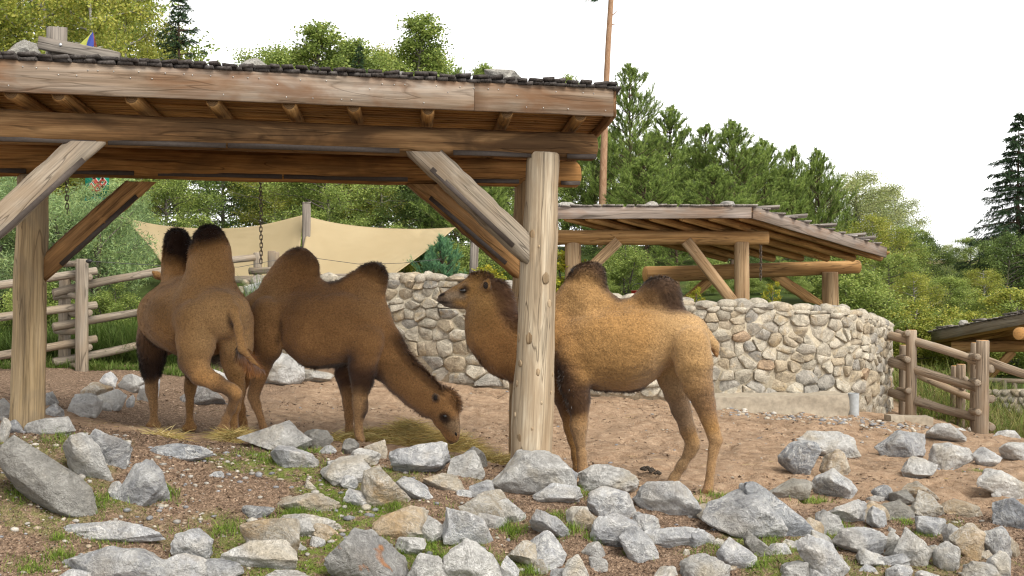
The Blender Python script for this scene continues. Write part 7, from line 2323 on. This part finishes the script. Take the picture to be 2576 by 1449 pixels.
def camel_mid():
    T = SideCamel(603.7, 603.7, .3704, 800, 14.9, (.965, -.26), True)
    c = T.chain
    pr = []
    pr += c([(190, 490, 150), (330, 520, 180)], 0, .92, .07) + c([(330, 520, 180), (520, 590, 262)], 0, .93, .07) + c([(520, 590, 262), (700, 580, 245), (850, 560, 180)], 0, .9, .08)
    pr += c([(120, 480, 120), (150, 560, 130)], 0, 1.2, .08)
    pr += c([(250, 330, 115), (350, 230, 120), (410, 165, 98)], 0, .72, .09) + c([(410, 160, 94), (450, 190, 72), (470, 330, 90)], 0, .75, .06)
    pr += c([(480, 380, 110), (640, 400, 100)], 0, .85, .08)
    pr += c([(660, 365, 58), (770, 300, 66), (860, 258, 74), (912, 244, 68)], 0, .75, .06) + c([(915, 240, 70), (905, 340, 78), (880, 460, 110)], 0, .75, .07)
    # neck lowered to the hay
    pr += c([(850, 600, 190), (940, 700, 150), (1020, 820, 128), (1120, 930, 120), (1220, 1020, 112), (1310, 1100, 100), (1370, 1140, 92)], 0, .74, .07)
    pr += c([(900, 760, 110), (920, 860, 70)], 0, .9, .07)
    # head pointing down
    pr += c([(1370, 1120, 96), (1400, 1180, 90), (1430, 1250, 62), (1452, 1310, 42), (1452, 1345, 36)], .03, .76, .03)
    pr += c([(1370, 1230, 60), (1410, 1310, 34), (1428, 1362, 26)], .03, .7, .025)
    pr += c([(1410, 1060, 50), (1450, 1110, 46)], .02, .95, .03)
    for s in (.10, -.075):
        pr += c([(1405, 1165, 28, s), (1440, 1200, 20, s)], s, 1, .02)
        pr += c([(1350, 1090, 22, s * 1.2), (1328, 1070, 28, s * 1.6), (1318, 1045, 10, s * 1.7)], s, .8, .015)
    # forelegs
    pr += c([(868, 520, 110, .08), (856, 690, 118, .22), (845, 800, 94, .24)], .21, .7, .035)
    pr += c([(845, 790, 92), (832, 880, 92), (828, 960, 66), (815, 1040, 50), (815, 1110, 50), (818, 1150, 46), (808, 1210, 32), (805, 1290, 27), (812, 1335, 28)], .19, .92, .04)
    pr += c([(812, 1338, 30), (828, 1358, 25)], .19, 1.5, .02)
    pr += c([(800, 640, 130), (740, 800, 90), (718, 920, 68), (728, 1010, 46), (740, 1110, 40), (742, 1190, 29), (742, 1290, 26), (745, 1322, 28)], -.17, .9, .05)
    pr += c([(745, 1325, 28), (762, 1342, 23)], -.17, 1.5, .02)
    # hind legs
    pr += c([(190, 500, 122, .19), (182, 630, 116, .235), (195, 735, 92, .235), (160, 830, 66, .2), (128, 930, 56, .2), (98, 1030, 44, .2), (92, 1060, 42, .2), (110, 1120, 36, .2), (138, 1200, 28, .2), (158, 1265, 28, .2)], .2, .85, .015)
    pr += c([(158, 1268, 28), (172, 1288, 22)], .2, 1.5, .02) + c([(90, 1055, 20), (66, 1072, 14)], .2, .8, .02)
    pr += c([(130, 560, 120, -.1), (90, 720, 84, -.17), (60, 830, 64, -.17), (25, 940, 50, -.17), (-10, 1040, 42, -.17), (-18, 1075, 38, -.17), (5, 1150, 30, -.17), (22, 1240, 27, -.17), (28, 1275, 28, -.17)], -.17, .85, .045)
    pr += c([(28, 1278, 28), (42, 1294, 22)], -.17, 1.5, .02)
    pr += c([(60, 470, 36), (30, 560, 24), (20, 700, 20), (22, 800, 12)], 0, .8, .03)
    pr += c([(520, 650, 165), (720, 640, 150)], .16, .8, .08) + c([(520, 650, 165), (720, 640, 150)], -.16, .8, .08)
    q = T.p
    brown = (.325, .17, .066); lt = (.47, .285, .13); dk = (.05, .027, .017)
    paints = [
        (q(200, 400), q(170, 560), .2, .3, lt, .6), (q(420, 700), q(640, 720), .16, .25, (.46, .24, .085), .5), (q(880, 380), q(900, 460), .1, .2, lt, .5),
        (q(420, 330), q(560, 400), .1, .2, (.27, .135, .055), .5), (q(560, 470), q(740, 480), .12, .2, (.30, .15, .06), .5),
        (q(400, 70), q(460, 110), .06, .12, (.12, .062, .034), .7), (q(640, 290), q(860, 175), .02, .06, (.10, .052, .03), .7), (q(870, 175), q(960, 200), .05, .08, dk, .85), (q(965, 230), q(955, 340), .03, .06, dk, .7),
        (q(800, 840, .2), q(850, 930, .2), .13, .12, (.09, .045, .027), .92), (q(720, 840, -.2), q(725, 960, -.2), .13, .1, (.06, .03, .02), .9),
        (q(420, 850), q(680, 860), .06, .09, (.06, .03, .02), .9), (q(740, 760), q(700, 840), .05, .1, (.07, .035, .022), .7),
        (q(285, 560, .3), q(262, 690, .3), .015, .05, (.13, .068, .03), .8), (q(220, 740, .2), q(200, 790, .2), .05, .1, (.07, .038, .024), .8), (q(110, 860, .2), q(100, 1000, .2), .07, .12, (.22, .125, .06), .6),
        (q(815, 1040, .2), q(808, 1340, .2), .07, .08, (.40, .245, .12), .8), (q(740, 1040, -.2), q(745, 1330, -.2), .08, .08, (.33, .19, .09), .8), (q(110, 1090, .2), q(170, 1290, .2), .08, .1, (.33, .19, .09), .7),
        (q(850, 1100, .2), q(845, 1190, .2), .02, .045, (.06, .035, .025), .9),
        (q(1050, 680), q(1370, 960), .05, .09, (.12, .06, .03), .75),
        (q(1440, 1230, .05), q(1470, 1290, .03), .04, .06, (.34, .235, .14), .8), (q(1460, 1340), q(1440, 1380), .04, .04, (.07, .05, .04), .9), (q(1405, 1345, .05), q(1440, 1375, .06), .008, .012, (.02, .014, .01), .95),
        (q(1388, 1200, .12), q(1392, 1205, .12), .03, .04, (.035, .02, .014), .95), (q(1410, 1060), q(1460, 1090), .05, .08, (.25, .13, .058), .6), (q(1330, 1075, .17), q(1325, 1060, .17), .025, .03, (.07, .05, .035), .8)]
    hairs = [(q(380, 100), q(480, 200), .15, .035, .4, 1.3), (q(860, 190), q(970, 230), .13, .045, .45, 1.9), (q(640, 300), q(860, 190), .08, .04, .4, 1.6), (q(1040, 690), q(1380, 980), .13, .06, .3, 1.8),
             (q(1400, 1040), q(1480, 1110), .1, .05, .7, 1.8), (q(820, 840, .2), q(840, 960, .2), .16, .05, .35, 1.4), (q(420, 860), q(690, 870), .12, .075, .2, 1.5), (q(960, 930), q(1250, 1180), .1, .05, .25, 1.2),
             (q(1410, 1220), q(1460, 1380), .15, .007, .15, 1), (q(815, 1080, .2), q(812, 1340, .2), .1, .014, .2, 1), (q(740, 1080, -.2), q(745, 1330, -.2), .1, .014, .2, 1), (q(100, 1060, .2), q(165, 1280, .2), .1, .014, .2, 1)]
    I4 = Matrix.Identity(4)
    ex = [("eye", q(1392, 1198, .135), .028, .016, .022, "eye", Matrix.Rotation(.9, 4, 'Y')), ("eye", q(1420, 1190, -.09), .026, .016, .022, "eye", I4),
          ("nostril", q(1466, 1316, .072), .026, .014, .013, "nostril", Matrix.Rotation(1.2, 4, 'Y')), ("ear_hollow", q(1328, 1072, .195), .022, .010, .03, "nostril", I4)]
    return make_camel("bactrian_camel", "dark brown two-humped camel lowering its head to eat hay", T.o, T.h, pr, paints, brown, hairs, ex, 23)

def camel_left():
    """seen from behind at an angle, walking away to the left; own frame: x forward, y left, z up"""
    h = Vector((-.575, .818, 0)).normalized(); l = Vector((-h.y, h.x, 0))
    P0 = at(490, 1000, 14.55)
    o = Vector((P0.x, P0.y, gz(P0.x, P0.y)))
    def gl(x, y):
        w = o + h * x + l * y
        return gz(w.x, w.y) - o.z
    pr = []
    def ch(pts, lat=1.0, k=.05):
        pts = [(q[0] * 1.08, q[1] * 1.12, q[2], q[3] * 1.03) for q in pts]
        for a, b in zip(pts[:-1], pts[1:]): pr.append((a[:3], b[:3], a[3], b[3], lat, k))
    ch([(.60, 0, 1.30, .29), (.25, 0, 1.27, .385)], 1.0, .08); ch([(.25, 0, 1.27, .39), (-.08, 0, 1.26, .395), (-.40, 0, 1.33, .31)], 1.28, .08)
    ch([(-.40, 0, 1.34, .30), (-.66, 0, 1.33, .26)], 1.2, .08)
    ch([(.36, 0, 1.56, .25), (.40, 0, 1.82, .185), (.42, 0, 2.02, .145)], .85, .09); ch([(.42, 0, 2.0, .148), (.40, .02, 2.1, .12)], .9, .05)
    ch([(-.36, 0, 1.54, .30), (-.35, -.02, 1.78, .225), (-.33, -.03, 1.98, .185)], 1.0, .10); ch([(-.33, -.05, 1.98, .185), (-.30, -.04, 2.09, .155)], 1.05, .05)
    ch([(.12, 0, 1.52, .18), (-.1, 0, 1.52, .18)], 1.1, .08)
    # neck and head reach forward on the far side
    ch([(.62, 0, 1.2, .29), (.92, -.04, 1.06, .24), (1.15, -.12, 1.10, .22), (1.30, -.2, 1.30, .19), (1.34, -.26, 1.48, .16), (1.36, -.3, 1.56, .14)], .78, .07)
    ch([(1.34, -.3, 1.60, .14), (1.46, -.34, 1.60, .135), (1.60, -.38, 1.54, .10), (1.72, -.42, 1.48, .07)], .8, .03)
    for s in (1, -1):
        ch([(1.36, -.3 + s * .12, 1.66, .035), (1.34, -.3 + s * .19, 1.70, .05), (1.33, -.3 + s * .24, 1.74, .022)], .8, .02)
    # forelegs
    for s, dx, fx in ((1, -.02, .0), (-1, .05, .02)):
        g = gl(.6 + fx, .2 * s)
        ch([(.52, .2 * s, 1.28, .21), (.55, .225 * s, 1.02, .175), (.54 + dx, .235 * s, .90, .155), (.56 + dx, .235 * s, .74, .125)], .85, .06)
        ch([(.56 + dx, .235 * s, .74, .125), (.60 + dx, .225 * s, .60, .080), (.62 + dx, .215 * s, .46, .068), (.62 + dx, .21 * s, .40, .060), (.61 + dx, .20 * s, .28 + g * .6, .045), (.61 + dx, .20 * s, .12 + g, .041), (.61 + dx, .20 * s, .07 + g, .055)], .95, .035)
        ch([(.61 + dx, .20 * s, .055 + g, .058), (.68 + dx, .20 * s, .04 + g, .045)], 1.55, .02)
    # left hind leg stepping back, right hind leg under the body
    g = gl(-.75, .16)
    ch([(-.56, .19, 1.24, .25), (-.60, .22, 1.03, .20), (-.57, .23, .85, .16), (-.66, .21, .72, .115)], .95, .03)
    ch([(-.66, .20, .72, .11), (-.80, .10, .63, .083), (-.91, .0, .555, .068), (-.94, -.03, .52, .062), (-.89, -.01, .38, .050), (-.82, .02, .18 + g, .043), (-.79, .03, .10 + g, .050)], .9, .035)
    ch([(-.79, .03, .085 + g, .05), (-.72, .03, .055 + g, .042)], 1.55, .02); ch([(-.94, -.03, .54, .035), (-.99, -.04, .53, .02)], .8, .02)
    g = gl(-.45, -.18)
    ch([(-.54, -.17, 1.24, .23), (-.54, -.20, 1.00, .19), (-.50, -.20, .82, .145), (-.55, -.19, .70, .10), (-.62, -.18, .58, .076), (-.66, -.17, .52, .063), (-.60, -.17, .34, .046), (-.54, -.17, .15 + g, .042), (-.52, -.17, .08 + g, .055)], .9, .045)
    ch([(-.52, -.17, .06 + g, .056), (-.45, -.17, .045 + g, .045)], 1.55, .02)
    # tail swinging to the right
    ch([(-.80, -.01, 1.50, .06), (-.92, -.02, 1.38, .055), (-.96, -.05, 1.18, .052), (-.97, -.08, .98, .045), (-.98, -.16, .86, .032), (-.99, -.28, .76, .018)], .9, .035)
    base = (.35, .19, .072); lt = (.52, .32, .145); dk = (.035, .018, .013); md = (.13, .068, .032)
    paints = [
        ((-.8, .1, 1.3), (-.8, .12, 1.05), .14, .24, lt, .75), ((-.8, -.12, 1.3), (-.8, -.16, 1.0), .14, .2, lt, .75), ((-.34, .2, 1.6), (-.4, .1, 1.75), .12, .2, lt, .4),
        ((-.35, .0, 2.18), (-.25, 0, 2.12), .14, .10, dk, .97), ((-.2, -.1, 2.05), (-.25, -.2, 1.9), .12, .12, dk, .85),
        ((.42, 0, 2.15), (.36, 0, 2.08), .16, .10, dk, .97), ((.3, -.15, 2.05), (.28, -.15, 1.85), .13, .12, dk, .9),
        ((.5, .3, .95), (.55, .3, .72), .16, .12, (.04, .021, .015), .95), ((.5, -.3, .95), (.55, -.25, .72), .16, .12, (.07, .037, .022), .9),
        ((.55, .3, 1.2), (.5, .3, 1.05), .12, .18, (.19, .10, .048), .7),
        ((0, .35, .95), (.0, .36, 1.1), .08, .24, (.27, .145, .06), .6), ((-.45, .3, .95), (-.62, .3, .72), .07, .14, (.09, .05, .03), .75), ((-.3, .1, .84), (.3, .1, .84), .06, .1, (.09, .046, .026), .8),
        ((-.92, .06, .6), (-.96, .03, .42), .08, .08, (.10, .055, .03), .7), ((.62, .21, .5), (.61, .2, .1), .09, .08, (.35, .205, .095), .8), ((-.88, .06, .32), (-.78, .11, .08), .08, .06, (.32, .19, .095), .7),
        ((-.96, -.02, 1.32), (-.99, -.08, 1.02), .035, .05, (.07, .038, .024), .9), ((-.98, -.14, .9), (-.99, -.3, .74), .06, .05, (.36, .15, .045), .9), ((-.82, 0, 1.46), (-.9, 0, 1.3), .03, .06, (.10, .055, .03), .6)]
    hairs = [((-.34, 0, 2.12), (-.3, 0, 2.05), .26, .04, .4, 1.9), ((.42, 0, 2.12), (.38, 0, 2.0), .26, .05, .4, 1.9), ((.52, .28, .95), (.56, .26, .68), .2, .05, .35, 1.5), ((.52, -.28, .95), (.56, -.26, .68), .2, .05, .35, 1.4),
             ((-.97, -.1, .95), (-1.0, -.3, .74), .08, .15, .1, 6.0), ((-.3, 0, .84), (.3, 0, .84), .14, .05, .3, 1.3), ((.62, .21, .5), (.61, .2, .1), .12, .014, .2, 1), ((-.95, .15, .5), (-.78, .17, .08), .12, .014, .2, 1)]
    I4 = Matrix.Identity(4)
    ex = [("eye", (1.5, -.34 + .11, 1.61), .022, .014, .02, "eye", I4), ("eye", (1.5, -.34 - .10, 1.61), .022, .014, .02, "eye", I4)]
    return make_camel("bactrian_camel", "brown camel with two upright black-tipped humps seen from behind with its tail swinging", o, h, pr, paints, base, hairs, ex, 37)
camel_left(); camel_mid(); camel_right()
